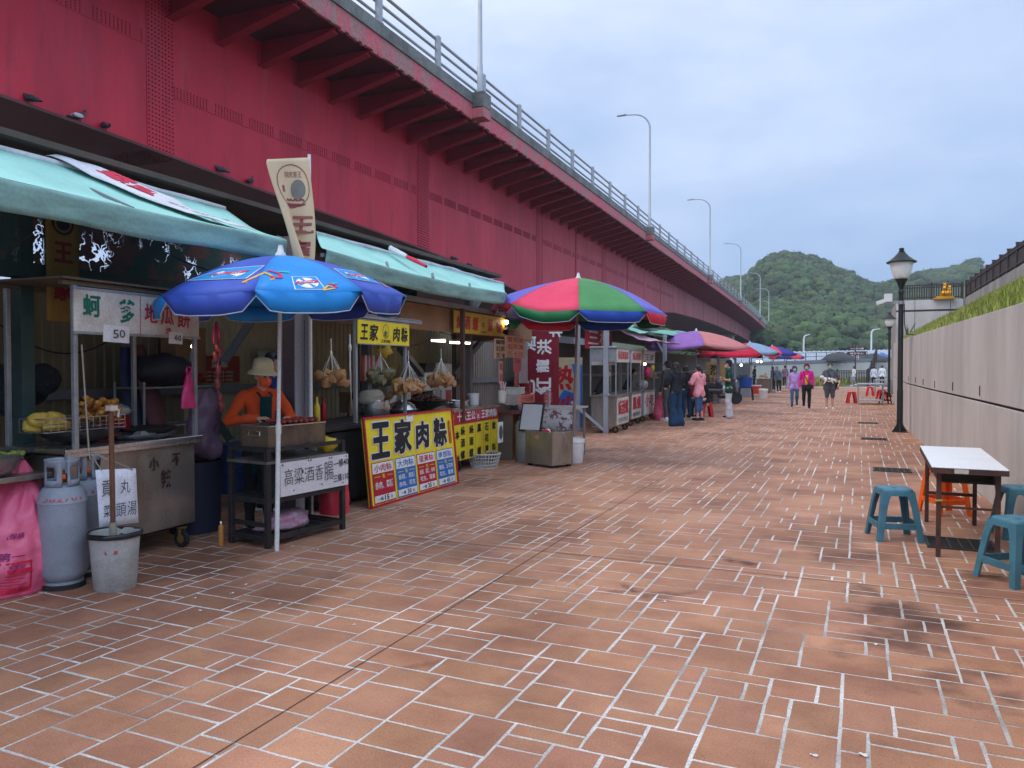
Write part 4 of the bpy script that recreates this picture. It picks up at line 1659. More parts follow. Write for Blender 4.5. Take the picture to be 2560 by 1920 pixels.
write(tmp, "鳳", .36, .5, .15, .5, Matrix.Identity(4), 0, .05, ang=.2)
write(tmp, "地址電話外送", .72, .45, .4, .16, Matrix.Identity(4), 1, .01)
lt.add([ban_pt(v[0], v[1], .028) for v in tmp.v], tmp.f)
lt.m = tmp.m[:]
lt.build("print", [INKR, INKG], ban, smooth=0)
rag = thing("crumpled_rag", "crumpled white and red rag lying on the second awning", "rag", (0, 0, 0))
p0, p1 = WPX(978, 628, -.8), WPX(1066, 670, -.25)
mb = MB()
rows = []
for i in range(16):
 q = i / 15
 c = p0.lerp(p1, q)
 r_ = .075 * (1 - .6 * q) * (1 + .5 * noise.noise((q * 5, 0, 2)))
 rows.append([c + SU * (r_ * math.cos(a)) + Vector((0, 0, max(-.02, r_ * .8 * math.sin(a)) + .02)) for a in [2 * math.pi * j / 12 for j in range(12)]])
mb.sheet(rows[:8], 0, closed=True)
mb.build("white_end", TARPW, rag, smooth=180)
mb = MB().sheet(rows[7:], 0, closed=True)
mb.build("red_end", INKR, rag, smooth=180)
# ---- open shed behind the stalls: back wall, added shading roof, beams, posts, torn screen
SIDING = mat("olive_siding", (0.20, 0.165, 0.09), .7, c2=(0.12, 0.10, 0.06), amt=.7, sc=1.2, stretch=(1, 1, .3))
TIMB = mat("greasy_timber", (0.16, 0.115, 0.075), .7, c2=(.08, .06, .045), amt=.7, sc=2)
def ribbed(mb, y0, y1, z0, z1, x, pitch=.12, dep=.018):
 n = int((y1 - y0) / pitch)
 rows = [[], []]
 pts = []
 for k in range(n + 1):
  y = y0 + k * pitch
  for dy, dx in ((0, 0), (pitch * .55, 0), (pitch * .65, dep), (pitch * .9, dep)):
   pts.append((x + dx, y + dy))
 mb.sheet([[(a, b, z0) for a, b in pts], [(a, b, z1) for a, b in pts]])
def back_wall(s0, s1, w, h, m, lab, strip=None):
 t = thing("stall_back_wall", lab, "wall", W(s0, w), SA)
 mb = MB()
 ribbed(mb, 0, s1 - s0, 0, h, 0)
 mb.build("siding", m, t, smooth=0)
 mb = MB()
 mb.box((-.06, (s1 - s0) / 2, h / 2), (.06, s1 - s0, h))
 mb.build("backing", TIMB, t, smooth=0)
 mb = MB()
 mb.box((.05, (s1 - s0) / 2, 1.30), (.06, s1 - s0, .10))
 mb.build("rail", strip or GREYB, t, smooth=0)
 return t
back_wall(-1, 7.0, -2.55, 2.35, SIDING, "olive ribbed back wall behind the cart with the green lettering")
back_wall(7.05, 16.5, -2.55, 2.45, mat("cream_siding", (0.42, 0.36, 0.22), .7, c2=(.27, .22, .13), amt=.6, sc=1.2), "cream ribbed back wall behind the dumpling stall and the white fridge")
ROOFM = mat("rusty_roof", (0.10, 0.075, 0.06), .8, c2=(.05, .04, .035), amt=.7, sc=2)
rf = thing("shed_roof", "unseen rusty sheet roof added to darken the backs of the nearest stalls", "roof", W(-1, -.93), SA)  # roof out of view, added to keep the stall interior dark
mb = MB()
mb.box((-1.1, 7.2, 3.27), (2.2, 14.4, .05), rot=roty(R(-2)))
mb.build("sheet", ROOFM, rf, smooth=0)
# beams and posts
sh = thing("shed_frame", "dark steel frame with slanting braces carrying the nearest awnings", "frame", W(0, 0), SA)
mb = MB()
mb.bar((-1.2, -1, 2.31), (-1.2, 6.25, 2.35), .10, .12)
mb.build("beam", DGREEN, sh, smooth=0)
mb = MB()
mb.bar((-1.35, 6.4, 2.38), (-1.35, 13, 2.40), .10, .12)
mb.build("beam", DGREEN, sh, smooth=0)
for (y, x, m) in ((4.05, -1.25, DGREEN), (-.4, -1.25, DGREEN), (9.35, -1.4, GREYB), (12.9, -1.4, GREYB)):
 mb = MB()
 mb.box((x, y, 1.58), (.11, .11, 3.16))
 mb.build("post", m, sh, smooth=0)
for (a, b, m) in (((560, 905, -1.9), (665, 745, -1.5), GREYB), ((575, 1100, -1.6), (440, 905, -2.0), DGREEN), ((1000, 870, -1.8), (1075, 960, -1.9), GREYB), ((1135, 935, -1.9), (1205, 850, -1.6), GREYB),
     ((1150, 820, -1.5), (1230, 700, -1.5), GREYB), ((420, 760, -1.6), (330, 690, -1.25), DGREEN)):
 p, q = WPX(*a), WPX(*b)
 sa_, wa_ = sw(p)
 sb_, wb_ = sw(q)
 mb = MB()
 mb.bar((wa_, sa_, p.z), (wb_, sb_, q.z), .11, .09)
 mb.build("brace", m, sh, smooth=0)
# H section pillar standing between the awnings
PILL = mat("pillar_grey", (0.34, 0.36, 0.40), .5, c2=(.20, .18, .19), amt=.6, sc=1.5, stretch=(1, 1, .3))
PILLD = mat("pillar_mauve", (0.20, 0.15, 0.16), .6, c2=(.14, .10, .11), amt=.5, sc=2, stretch=(1, 1, .3))
pl = thing("steel_pillar", "grey H section steel pillar beside the woman in the bucket hat", "pillar", W(6.22, -.33), SA)
mb = MB()
mb.box((.10, 0, 1.45), (.012, .15, 2.9))
mb.box((-.10, 0, 1.45), (.012, .15, 2.9))
mb.build("flange", PILL, pl, smooth=0)
mb = MB()
mb.box((0, 0, 1.45), (.19, .012, 2.9))
mb.build("web", PILLD, pl, smooth=0)
mb = MB()
mb.box((.16, .07, 1.5), (.05, .05, 2.3))
mb.build("conduit", PILL, pl, smooth=0)
mb = MB()
for zz in (2.18, 2.2):
 mb.tube([(.115, -.09, zz), (.115, .09, zz + .01), (-.115, .09, zz), (-.115, -.09, zz - .01), (.115, -.09, zz)], .006, 5)
mb.build("cord", REDF, pl, smooth=60)
# torn printed screens under the awning
def torn_mat(name, c, c2, thr, scl):
 M = mat(name, c, .8, c2=c2, amt=.8, sc=2.2, lo=.45, hi=.55)
 n, l = M.node_tree.nodes, M.node_tree.links
 b = n["Principled BSDF"]
 t = n.new("ShaderNodeTexCoord")
 mp_ = n.new("ShaderNodeMapping")
 mp_.inputs["Scale"].default_value = (1, 1, .55)
 dn = n.new("ShaderNodeTexNoise")
 dn.inputs["Scale"].default_value = 9
 dn.inputs["Detail"].default_value = 4
 l.new(t.outputs["Object"], dn.inputs["Vector"])
 dv = n.new("ShaderNodeVectorMath")
 dv.operation = 'MULTIPLY_ADD'
 dv.inputs[1].default_value = (.3, .3, .3)
 l.new(dn.outputs["Color"], dv.inputs[0])
 l.new(t.outputs["Object"], dv.inputs[2])
 l.new(dv.outputs[0], mp_.inputs[0])
 vo = n.new("ShaderNodeTexVoronoi")
 vo.feature = 'DISTANCE_TO_EDGE'
 vo.inputs["Scale"].default_value = scl
 l.new(mp_.outputs[0], vo.inputs["Vector"])
 nn = n.new("ShaderNodeTexNoise")
 nn.inputs["Scale"].default_value = 3.0
 l.new(t.outputs["Object"], nn.inputs["Vector"])
 sp = n.new("ShaderNodeSeparateXYZ")
 l.new(t.outputs["Object"], sp.inputs[0])
 a = n.new("ShaderNodeMath")          # rips widen towards the lower half
 a.operation = 'MULTIPLY_ADD'
 l.new(sp.outputs["Z"], a.inputs[0])
 a.inputs[1].default_value = -1.3
 a.inputs[2].default_value = thr
 m2 = n.new("ShaderNodeMath")
 m2.operation = 'MULTIPLY'
 n5 = n.new("ShaderNodeMath")
 n5.operation = 'SUBTRACT'
 n5.use_clamp = True
 l.new(nn.outputs["Fac"], n5.inputs[0])
 n5.inputs[1].default_value = .49
 l.new(n5.outputs[0], m2.inputs[0])
 l.new(a.outputs[0], m2.inputs[1])
 g = n.new("ShaderNodeMath")
 g.operation = 'GREATER_THAN'
 l.new(vo.outputs["Distance"], g.inputs[0])
 l.new(m2.outputs[0], g.inputs[1])
 l.new(g.outputs[0], b.inputs["Alpha"])
 return M
TORN = torn_mat("torn_green_screen", (0.035, 0.085, 0.075), (0.20, 0.09, 0.08), .62, 7)
for (y0, y1, z0, z1, w, lab) in ((2.0, 4.2, 2.33, 2.95, -1.2, "torn dark green printed screen with pale rips, nearest under the awning"), (4.2, 7.0, 2.33, 2.95, -1.2, "torn green and brown printed screen left of the flag under the awning"),
        (7.0, 8.6, 2.45, 2.95, -1.0, "torn dark screen hanging under the second awning behind the blue umbrella")):
 t = thing("torn_screen", lab, "screen", W(y0, w, z0), SA, "torn screens under the awnings")
 rows = []
 for i in range(13):
  rows.append([(.02 * noise.noise((i * .6, j, 4)), (y1 - y0) * i / 12, (z1 - z0) * j / 5) for j in range(6)])
 MB().sheet(rows).build("cloth", TORN, t, smooth=180)
OCHRE = mat("ochre_cloth", (.26, .15, .03), .8, c2=(.16, .09, .02), amt=.6, sc=3)
t = thing("hanging_banner", "dark ochre banner with red characters hanging between the torn screens", "banner", W(4.12, -1.1, 1.95), SA)
mb = MB()
mb.sheet([[(0, .02 + .30 * i / 6, z * .98) for i in range(7)] for z in (0, .25, .5, .75, 1)])
mb.build("cloth", OCHRE, t, smooth=180, solid=.004)
lt = MB()
M_ = FACE(.003, 0, 0)
disc(lt, .17, .80, .10, .10, M_, 1, .002, hole=.8)
disc(lt, .17, .79, .06, .05, M_, 1, .002)
write(lt, "王", .17, .56, .17, .17, M_, 0, .04)
write(lt, "家", .17, .26, .19, .19, M_, 0, .04)
lt.build("lettering", [flat("dark_red", srgb(120, 20, 25)), INK], t, smooth=0)
TARPB = mat("brown_tarp", (.30, .22, .16), .7, c2=(.18, .13, .10), amt=.6, sc=3)
t = thing("hanging_cloth", "pale and brown cloth tied at the pillar between the two awnings", "cloth", W(5.5, -.15, 2.33), SA)
for (y0, y1, z1, m) in ((.0, .32, .36, TARPB), (.52, .88, .34, OFFW)):
 MB().sheet([[(.03 * noise.noise((i * .9, z, 2)), y0 + (y1 - y0) * i / 8, z1 * z + .03 * noise.noise((i * .7, 4, 9)) * (1 - z)) for i in range(9)] for z in (0, .33, .66, 1)]).build("cloth", m, t, smooth=180, solid=.004)
lt = MB()
write(lt, "肉", .74, .26, .09, .1, FACE(.035, 0, 0), 0, .03)
lt.build("lettering", INK, t, smooth=0)
t = thing("green_bundle", "dark green netting bundle stowed under the second awning by the blue umbrella", "netting", WPX(1010, 730, -.9))
mb = MB()
mb.sphere((0, 0, 0), (.16, .26, .17), 16, 10)
for k in range(3):
 mb.sphere((rnd.uniform(-.1, .1), rnd.uniform(-.2, .2), rnd.uniform(-.1, .12)), (.1, .12, .1), 10, 8)
mb.build("net", mat("green_net", (.02, .07, .03), .9, c2=(.01, .03, .015), sc=20, bump=.8, bsc=40), t, smooth=180)
# ---- flag on its pole
fl = thing("feather_flag", "tall beige advertising flag on a white pole between the awnings", "flag", WPX(775, 700, -.1) * 1)
fp = fl.location.copy()
ftop = WPX(777, 388, -.1)
fz0 = 2.2
fl.location = (fp.x, fp.y, 0)
fl.rotation_euler = (0, 0, SA)
H_ = ftop.z
mb = MB()
mb.tube([(0, 0, .0), (0, 0, H_)], [.02, .016], 10)
mb.build("pole", WHITEP, fl, smooth=60)
FLAGM = mat("flag_beige", (.72, .55, .33), .75, c2=(.62, .46, .27), amt=.5, sc=3, fine=.05)
_n, _l = FLAGM.node_tree.nodes, FLAGM.node_tree.links
def flag_pt(u, v, off=0.0):
 """u 0 at the pole .. 1 free edge, v 0 top .. 1 bottom"""
 wid = .62 * (1 - v) ** 1.25 + .20 * v ** .5
 z = H_ - .03 - v * 1.32 - u * .17 * (1 - v) ** 2
 y = -u * wid
 x = .05 * math.sin(u * 5 + v * 4) * (.3 + v) + .07 * math.sin(u * 9 + v * 2) * v + off
 return Vector((x, y, z))
MB().sheet([[flag_pt(i / 24, j / 30) for i in range(25)] for j in range(31)]).build("cloth", FLAGM, fl, smooth=180, solid=.003)
tmp = MB()
I4 = Matrix.Identity(4)
disc(tmp, .50, -.22, .38, .17, I4, 0, 0, 40, hole=.955)
write(tmp, "王家肉粽", .46, -.13, .36, .05, I4, 1, .0)
disc(tmp, .36, -.245, .14, .075, I4, 2, 0, 24)
for k in range(4):
 disc(tmp, .30 + k * .11, -.335, .055, .022, I4, 0, .0, 12, hole=.3, a0=0, a1=math.pi)
disc(tmp, .46, -.352, .24, .028, I4, 0, 0, 20, a0=math.pi, a1=2 * math.pi)
rect(tmp, .72, -.24, .07, .05, I4, 0, 0)
write(tmp, "王", .28, -.51, .42, .13, I4, 1, .05)
write(tmp, "家", .30, -.69, .40, .13, I4, 1, .05)
write(tmp, "肉", .34, -.86, .5, .13, I4, 1, .05)
lt = MB()
lt.add([flag_pt(v[0], -v[1], .006) for v in tmp.v], tmp.f)
lt.m = tmp.m[:]
lt.build("print", [flat("flag_plum", srgb(150, 80, 78)), flat("flag_plum_pale", srgb(160, 92, 84)), flat("flag_grey", srgb(130, 126, 116))], fl, smooth=0)
# ---- umbrellas
def umbrella(lab, base, top_z, rad, rim_z, cols, nseg=8, valance=.12, pole_m=WHITEP, pole_r=.02, a0=0.0, tilt=None, vcols=None, deco=None, flip=None, lean=(0, 0), collar=True, valoff=True, sagk=.05, under=None):
 t = thing("parasol", lab, "umbrella", (base[0], base[1], 0), 0)
 T = at3(0, 0, 0)
 H = top_z
 tp = Vector((lean[0], lean[1], H))
 ca = Matrix.Identity(4)
 if tilt:
  ca = Matrix.Rotation(tilt[0], 4, Vector((math.cos(tilt[1]), math.sin(tilt[1]), 0)))
 drop = top_z - rim_z
 def cp(a, q):
  """canopy point: angle a, q 0 top .. 1 rim"""
  k = (a - a0) / (2 * math.pi / nseg)
  fr = k - math.floor(k)
  bet = 4 * fr * (1 - fr)                  # 0 on a rib, 1 between ribs
  r = rad * q * (1 - .045 * bet * q)
  z = -drop * (.30 * q + .70 * q ** 2.1) - sagk * bet * q * (1 - q * .55)
  if flip:
   d = abs((a - flip[0] + math.pi) % (2 * math.pi) - math.pi)
   if d < flip[1]:
    z += flip[2] * (1 - d / flip[1]) * q ** 2.2
  return tp + ca @ Vector((r * math.cos(a), r * math.sin(a), z))
 for sgm in range(nseg):
  mb = MB()
  rows = []
  for i in range(11):
   rows.append([cp(a0 + (sgm + j / 8) * 2 * math.pi / nseg, max(.001, i / 10)) for j in range(9)])
  mb.sheet(rows)
  rim = rows[-1]
  vr = [rim]
  for k in (1, 2):
   row = []
   for j, p in enumerate(rim):
    fr = j / 8
    edge = min(1, min(fr, 1 - fr) * 7) ** .5
    hh = valance * k / 2 * (.25 + .75 * edge if valoff else 1)
    out = Vector((p.x - tp.x, p.y - tp.y, 0)).normalized()
    row.append(p + Vector((0, 0, -hh)) + out * (.02 * math.sin(j * 2.1 + sgm) - .012 * k))
   vr.append(row)
  nv = len(mb.f)
  mb.sheet(vr, 1)
  o = mb.build("canopy_panel", [cols[sgm % len(cols)], (vcols or cols)[sgm % len(vcols or cols)]], t, smooth=180, solid=.003)
  hem = MB()
  hem.tube(vr[-1], .0045, 5)
  hem.build("hem", flat("hem_pale", (.5, .55, .62)), o, smooth=60)
  if deco:
   deco(sgm, cp, o, a0, nseg)
 mb = MB()
 for sgm in range(nseg):
  a = a0 + sgm * 2 * math.pi / nseg
  pts = [cp(a, q) + Vector((0, 0, -.012)) for q in (.02, .3, .6, .8, 1.0)]
  mb.tube(pts, .0055, 5)
  mid = cp(a, .52) + Vector((0, 0, -.012))
  mb.tube([mid, tp * .0 + Vector((lean[0] * .8, lean[1] * .8, H - drop * .78 - .05))], .005, 5)
 mb.build("ribs", GALV, t, smooth=60)
 mb = MB()
 k1 = H * .42
 f = lambda z: Vector((lean[0] * z / H, lean[1] * z / H, z))
 mb.tube([f(0), f(k1)], [pole_r * 1.18] * 2, 12)
 if collar:
  mb.tube([f(k1 - .07), f(k1 - .045), f(k1), f(k1 + .03)], [pole_r * 1.2, pole_r * 1.5, pole_r * 1.5, pole_r * 1.2], 12)
 mb.tube([f(k1), f(H - .02)], [pole_r, pole_r], 12)
 mb.build("pole", pole_m, t, smooth=45)
 mb = MB()
 mb.lathe([(.05, -.025), (.045, .01), (.03, .03), (.022, .07), (.018, .085)], 14, 0, at3(tp.x, tp.y, tp.z))
 mb.build("finial", WHITEP, t, smooth=60)
 return t, cp
RBLUE = mat("royal_blue_cloth", srgb(58, 88, 182), .6, c2=srgb(52, 72, 158), amt=.6, sc=3, fine=.04)
AZURE = mat("azure_cloth", srgb(22, 138, 212), .55, c2=srgb(24, 118, 190), amt=.6, sc=3, fine=.04)
DLOGO = [flat("logo_azure", srgb(20, 140, 205)), flat("logo_white", (.8, .8, .82)), flat("logo_red", srgb(205, 40, 80)), flat("logo_gold", srgb(225, 170, 50)), flat("logo_teal", srgb(70, 190, 160))]
def logo_deco(sgm, cp, parent, a0, nseg):
 """printed badge of each panel: white wheel on a square with a red ribbon and coloured strokes"""
 tmp = MB()
 big = sgm % 2 == 1
 k = 1.0 if big else .5
 if big:
  tmp.add([(-.28, -.13, 0), (.20, -.13, 0), (.28, .12, 0), (-.20, .12, 0)], [(0, 1, 2, 3)], 1)
  tmp.add([(-.27, -.122, .002), (.19, -.122, .002), (.27, .112, .002), (-.19, .112, .002)], [(0, 1, 2, 3)], 0)
 else:
  rect(tmp, 0, 0, .22, .22, I4, 1, 0)
  rect(tmp, 0, 0, .206, .206, I4, 0, .002)
 rx, ry = (.15, .088) if big else (.085, .085)
 disc(tmp, 0, 0, rx, ry, I4, 1, .004)
 for q in range(4):
  a = q * math.pi / 2 + .3
  disc(tmp, 0, 0, rx * .95, ry * .95, I4, 0, .006, 4, 0, a, a + .45)
 tmp.add([(-rx * 1.2, -ry * .35, .008), (rx * .9, -ry * .1, .008), (rx * 1.2, ry * .45, .008), (-rx * .9, ry * .15, .008)], [(0, 1, 2, 3)], 2)
 write(tmp, "Sunny", 0, ry * .04, rx * 1.5, ry * .36, I4, 1, .02, .010, ang=.08)
 ox, oy = (.32, -.10) if big else (.15, -.07)
 pts = [[(-.17, -.13), (.0, .02), (.10, -.10), (.12, -.13), (.01, -.01)], ]
 for (x0, y0, x1, y1, m) in ((-.13, -.10, -.02, .03, 3), (-.13, -.10, .06, -.05, 3), (-.02, .05, .04, .0, 3), (.0, .1, .09, .06, 2), (.09, .06, .10, -.02, 2), (.10, -.02, .03, -.03, 2), (.08, .1, .16, .10, 4)):
  d = Vector((x1 - x0, y1 - y0, 0)) * k
  nn = Vector((-d.y, d.x, 0)).normalized() * .011 * (k ** .5)
  a = Vector((ox + x0 * k, oy + y0 * k, .004))
  tmp.add([a - nn, a + nn, a + d + nn, a + d - nn], [(0, 1, 2, 3)], m)
 mid = a0 + (sgm + .5) * 2 * math.pi / nseg
 r0 = .70 if big else .87
 lt = MB()
 vs = []
 for v in tmp.v:
  a = mid + v[0] / (r0 * 1.05) * (1.0)
  q = r0 - v[1] / 1.05 * .95
  q = min(.995, q)
  vs.append(cp(a, q) + Vector((0, 0, .005 + v[2] * .6)) + Vector((math.cos(a), math.sin(a), 0)) * .003)
 lt.add(vs, tmp.f)
 lt.m = tmp.m[:]
 lt.build("badge", DLOGO, parent, smooth=0)
ub = G(692, 1377)
camdir = math.atan2(-ub.y, -ub.x)
umbrella("faded blue and azure parasol with printed badges on a white pole before the sausage stand", ub, 2.535, 1.05, 2.17, [AZURE, RBLUE], 8, .15, WHITEP, .017, camdir - math.pi / 8 + .2, (R(2.5), camdir + .6), None, logo_deco, None, (.02, .05))
PINKR = mat("umbrella_red", srgb(225, 60, 95), .6, c2=srgb(200, 45, 80), amt=.6, sc=2, fine=.05)
UGRN = mat("umbrella_green", srgb(72, 138, 78), .6, c2=srgb(55, 115, 62), amt=.6, sc=2, fine=.05)
UVIO = mat("umbrella_violet", srgb(105, 102, 190), .6, c2=srgb(85, 84, 168), amt=.6, sc=2, fine=.05)
UBLU = mat("umbrella_blue", srgb(25, 70, 165), .6)
UREDV = mat("umbrella_rim_red", srgb(205, 30, 60), .6)
UGRNV = mat("umbrella_rim_green", srgb(28, 115, 65), .6)
ub2 = G(1432, 1150)
camdir = math.atan2(-ub2.y, -ub2.x)
# panels counted anticlockwise seen from above; the seam between red and green faces the camera
umbrella("big red, green and violet striped parasol standing in a white bucket", ub2, 3.09, 1.5, 2.44, [UGRN, UVIO, PINKR, UGRN, UVIO, UVIO, UVIO, PINKR], 8, .17, mat("old_pole", (.25, .2, .18), .6, c2=(.3, .1, .1), sc=2), .022, camdir, None,
   [UBLU, UREDV, UGRNV, UBLU, UREDV, UGRNV, UREDV, UGRNV], None, (camdir - math.pi / 4 - math.pi / 8, .75, .28), (.05, .12), collar=False, sagk=.03)
# ================================================================== PEOPLE
SKIN = mat("skin", srgb(205, 160, 132), .55, c2=srgb(186, 132, 108), amt=.5, sc=8, fine=.04, sss=.06)
HAIR = mat("black_hair", (.012, .010, .010), .45, c2=(.03, .024, .02), amt=.6, sc=30, stretch=(1, 1, .2))
EYEM = flat("eye_dark", (.012, .010, .010), .25)
MASKB = mat("mask_teal", srgb(120, 190, 180), .8, c2=srgb(100, 170, 165), amt=.4, sc=10)
def fuse(name, mb, m, parent, vox=.012, smooth=5, disp=0.0, dsc=9.0, decim=None):
 """merge overlapping volumes into one continuous skin"""
 me = D.meshes.new(name + "_src")
 me.from_pydata(mb.v, [], mb.f)
 o = D.objects.new(name + "_src", me)
 r_ = o.modifiers.new("r", 'REMESH')
 r_.mode = 'VOXEL'
 r_.voxel_size = vox
 if smooth:
  s = o.modifiers.new("s", 'SMOOTH')
  s.factor = .5
  s.iterations = smooth
 out = baked(o)
 D.meshes.remove(me)
 out.name = name
 if disp:
  nvt = len(out.vertices)
  co = np.empty(nvt * 3)
  nr = np.empty(nvt * 3, dtype=np.float32)
  out.vertices.foreach_get("co", co)
  out.vertex_normals.foreach_get("vector", nr)
  co, nr = co.reshape(-1, 3), nr.reshape(-1, 3)
  k = 0
  for i, (fx, fy, fz, am) in enumerate(((1, .7, .6, 1), (-.6, 1.1, .9, .8), (1.9, -1.4, 1.1, .6), (2.3, 2.1, -1.6, .45), (-3.1, 1.2, 2.6, .3), (4.1, -3.3, 2.2, .22))):
   w_ = np.sin(dsc * 1.6 * (co[:, 0] * fx + co[:, 1] * fy + co[:, 2] * fz) + i * 1.7 + 1.5 * np.sin(dsc * (co[:, 2] * .7 - co[:, 0] * fy)))
   k = k + am * w_
  co += nr * (k * disp * .55)[:, None]
  out.vertices.foreach_set("co", co.ravel())
 out.materials.clear()
 out.materials.append(m)
 out.polygons.foreach_set("use_smooth", [True] * len(out.polygons))
 out.update()
 q = D.objects.new(name, out)
 COL.objects.link(q)
 q.parent = parent
 return q
V = Vector
BASE = dict(hip=V((.052, 0, .52)), kn=V((.056, .012, .285)), an=V((.058, -.012, .05)), sh=V((.100, -.004, .803)), el=V((.135, -.012, .635)), wr=V((.142, .03, .488)))
def hand(mb, wr, d, H, side, curl=.5, palm_in=None):
 """palm, four unequal bent fingers and a thumb leaving the side of the palm"""
 d = d.normalized()
 inn = V(palm_in) if palm_in else V((-side, 0.25, 0))
 inn = (inn - d * inn.dot(d)).normalized()      # direction the palm faces
 lat = d.cross(inn).normalized()                 # across the knuckles
 if lat.y < 0:
  lat = -lat
 k = H / 1.7
 c = wr + d * .045 * k
 for q in (-1, -.33, .33, 1):
  mb.cap(wr + d * .012 * k + lat * (.016 * q * k), .015 * k, wr + d * .078 * k + lat * (.028 * q * k), .0125 * k, 8)
 for i, q in enumerate((1, .33, -.33, -1)):
  L = (.066, .076, .070, .054)[i] * k
  b = wr + d * .082 * k + lat * (.0285 * q * k)
  d1 = (d * math.cos(curl * .7) + inn * math.sin(curl * .7) + lat * .08 * q).normalized()
  d2 = (d * math.cos(curl * 1.7) + inn * math.sin(curl * 1.7) + lat * .05 * q).normalized()
  m_ = b + d1 * L * .5
  e = m_ + d2 * L * .5
  mb.cap(b, .0098 * k, m_, .0088 * k, 8)
  mb.cap(m_, .0088 * k, e, .0075 * k, 8)
 b = wr + d * .022 * k + lat * (.026 * k)
 t1 = (d * .65 + lat * .75 + inn * .35).normalized()
 m_ = b + t1 * .036 * k
 e = m_ + (d * .85 + lat * .35 + inn * .5).normalized() * .03 * k
 mb.cap(b, .0125 * k, m_, .0108 * k, 8)
 mb.cap(m_, .0108 * k, e, .009 * k, 8)
def person(label, loc, heading, H=1.68, pose=None, lean=0.0, top=None, sleeve="long", topz=.50, bottom=None, legs="long", shoe=None, hair="short", hairm=None, hat=None, hatm=None, mask=None, hood=None, hoodm=None,
   apron=None, vox=.0125, nod=0.0, turn=0.0, girth=1.0, group=None, seat=0.0, flare=0.0, puff=0.0, name="person", shoekind="sneaker", lift=0.0, skirt=None):
 """one standing, walking or sitting figure; faces its own +Y before it is turned by heading"""
 t = thing(name, label, "person", loc, heading, group)
 P = {}
 for s, q in ((1, "R"), (-1, "L")):
  for j, v in BASE.items():
   P[j + q] = V((v.x * s, v.y, v.z))
 for k_, v in (pose or {}).items():
  P[k_] = V(v)
 seatd = V((0, 0, -seat))
 hipc = V((0, 0, .52))
 def up(v):
  """bend the trunk forward about the hips"""
  w = v - hipc
  c, s = math.cos(lean), math.sin(lean)
  return V((w.x, w.y * c + w.z * s, -w.y * s + w.z * c)) + hipc
 for j in ("sh",):
  for q in "RL":
   P[j + q] = up(P[j + q])
 if not pose or "elR" not in pose:
  P["elR"], P["wrR"] = up(P["elR"]), up(P["wrR"])
 if not pose or "elL" not in pose:
  P["elL"], P["wrL"] = up(P["elL"]), up(P["wrL"])
 neck, head = up(V((0, -.004, .845))), up(V((0, .012, .918)))
 head = head + V((0, .03 * math.sin(nod), -.02 * math.sin(nod)))
 chest, belly, pelv = up(V((0, .0, .745))), up(V((0, .008, .635))), up(V((0, 0, .545)))
 A = {k_: (v + seatd) * H for k_, v in P.items()}
 neck, head, chest, belly, pelv = [(v + seatd) * H for v in (neck, head, chest, belly, pelv)]
 h = H / 1.7
 g = girth
 HM = Matrix.Translation(head) @ rotz(turn) @ rotx(-nod - lean * .35)
 def torso(mb, ex=0.0, low=.50, kk=1.0):
  rr = lambda r_: r_ * h * g + ex
  for s in (-1, 1):
   q = "R" if s > 0 else "L"
   mb.cap(A["sh" + q] + V((-s * .02 * h, 0, -.02 * h)), rr(.056), chest + V((s * .055 * h * g, 0, -.02 * h)), rr(.082), 10)
   mb.cap(chest + V((s * .055 * h * g, 0, -.02 * h)), rr(.082), belly + V((s * .04 * h * g, .005, 0)), rr(.082), 10)
   mb.cap(belly + V((s * .04 * h * g, .005 * h, 0)), rr(.082), pelv + V((s * .045 * h * g, 0, 0)), rr(.086), 10)
  for s in (-1, 1):
   q = 'R' if s > 0 else 'L'
   mb.cap(neck + V((s * .012 * h, -.01 * h, -.035 * h)), rr(.046), A['sh' + q] + V((-s * .025 * h, 0, -.005 * h)), rr(.044), 10)
  mb.cap(A['shR'] + V((-.04 * h, 0, -.03 * h)), rr(.05), A['shL'] + V((.04 * h, 0, -.03 * h)), rr(.05), 10)
  if low < .5:
   for s in (-1, 1):
    q = "R" if s > 0 else "L"
    k_ = min(1, (.52 - low) / .2)
    mb.cap(pelv + V((s * .045 * h * g, 0, 0)), rr(.09), pelv.lerp(A["kn" + q].lerp(A["hip" + q], 1 - k_), .95) + V((s * .02 * h, 0, 0)), rr(.088), 10)
 def arm(mb, q, ex=0.0, upto=1.0, cuff=0.0):
  s = 1 if q == "R" else -1
  a, b, c = A["sh" + q], A["el" + q], A["wr" + q]
  mb.cap(a, .050 * h + ex, a.lerp(b, min(1, upto * 2)), (.040 if upto >= .5 else .044) * h + ex * 1.15, 10)
  if upto > .5:
   mb.cap(b, .040 * h + ex, b.lerp(c, (upto - .5) * 2), .028 * h + ex * (1 + cuff), 10)
 def leg(mb, q, ex=0.0, upto=1.0, end=0.0):
  a, b, c = A["hip" + q], A["kn" + q], A["an" + q]
  mb.cap(a + V((0, -.004, -.02 * h if ex else 0)), .086 * h * g + min(ex, .008), b, .056 * h + ex, 10)
  if upto > .5:
   m_ = b.lerp(c, .35)
   e = b.lerp(c, (upto - .5) * 2)
   mb.cap(b, .054 * h + ex, m_ + V((0, -.012 * h, 0)), .052 * h + ex + end * .3, 10)
   mb.cap(m_ + V((0, -.012 * h, 0)), .052 * h + ex + end * .3, e, .036 * h + ex + end, 10)
 # body: one continuous skin
 mb = MB()
 torso(mb)
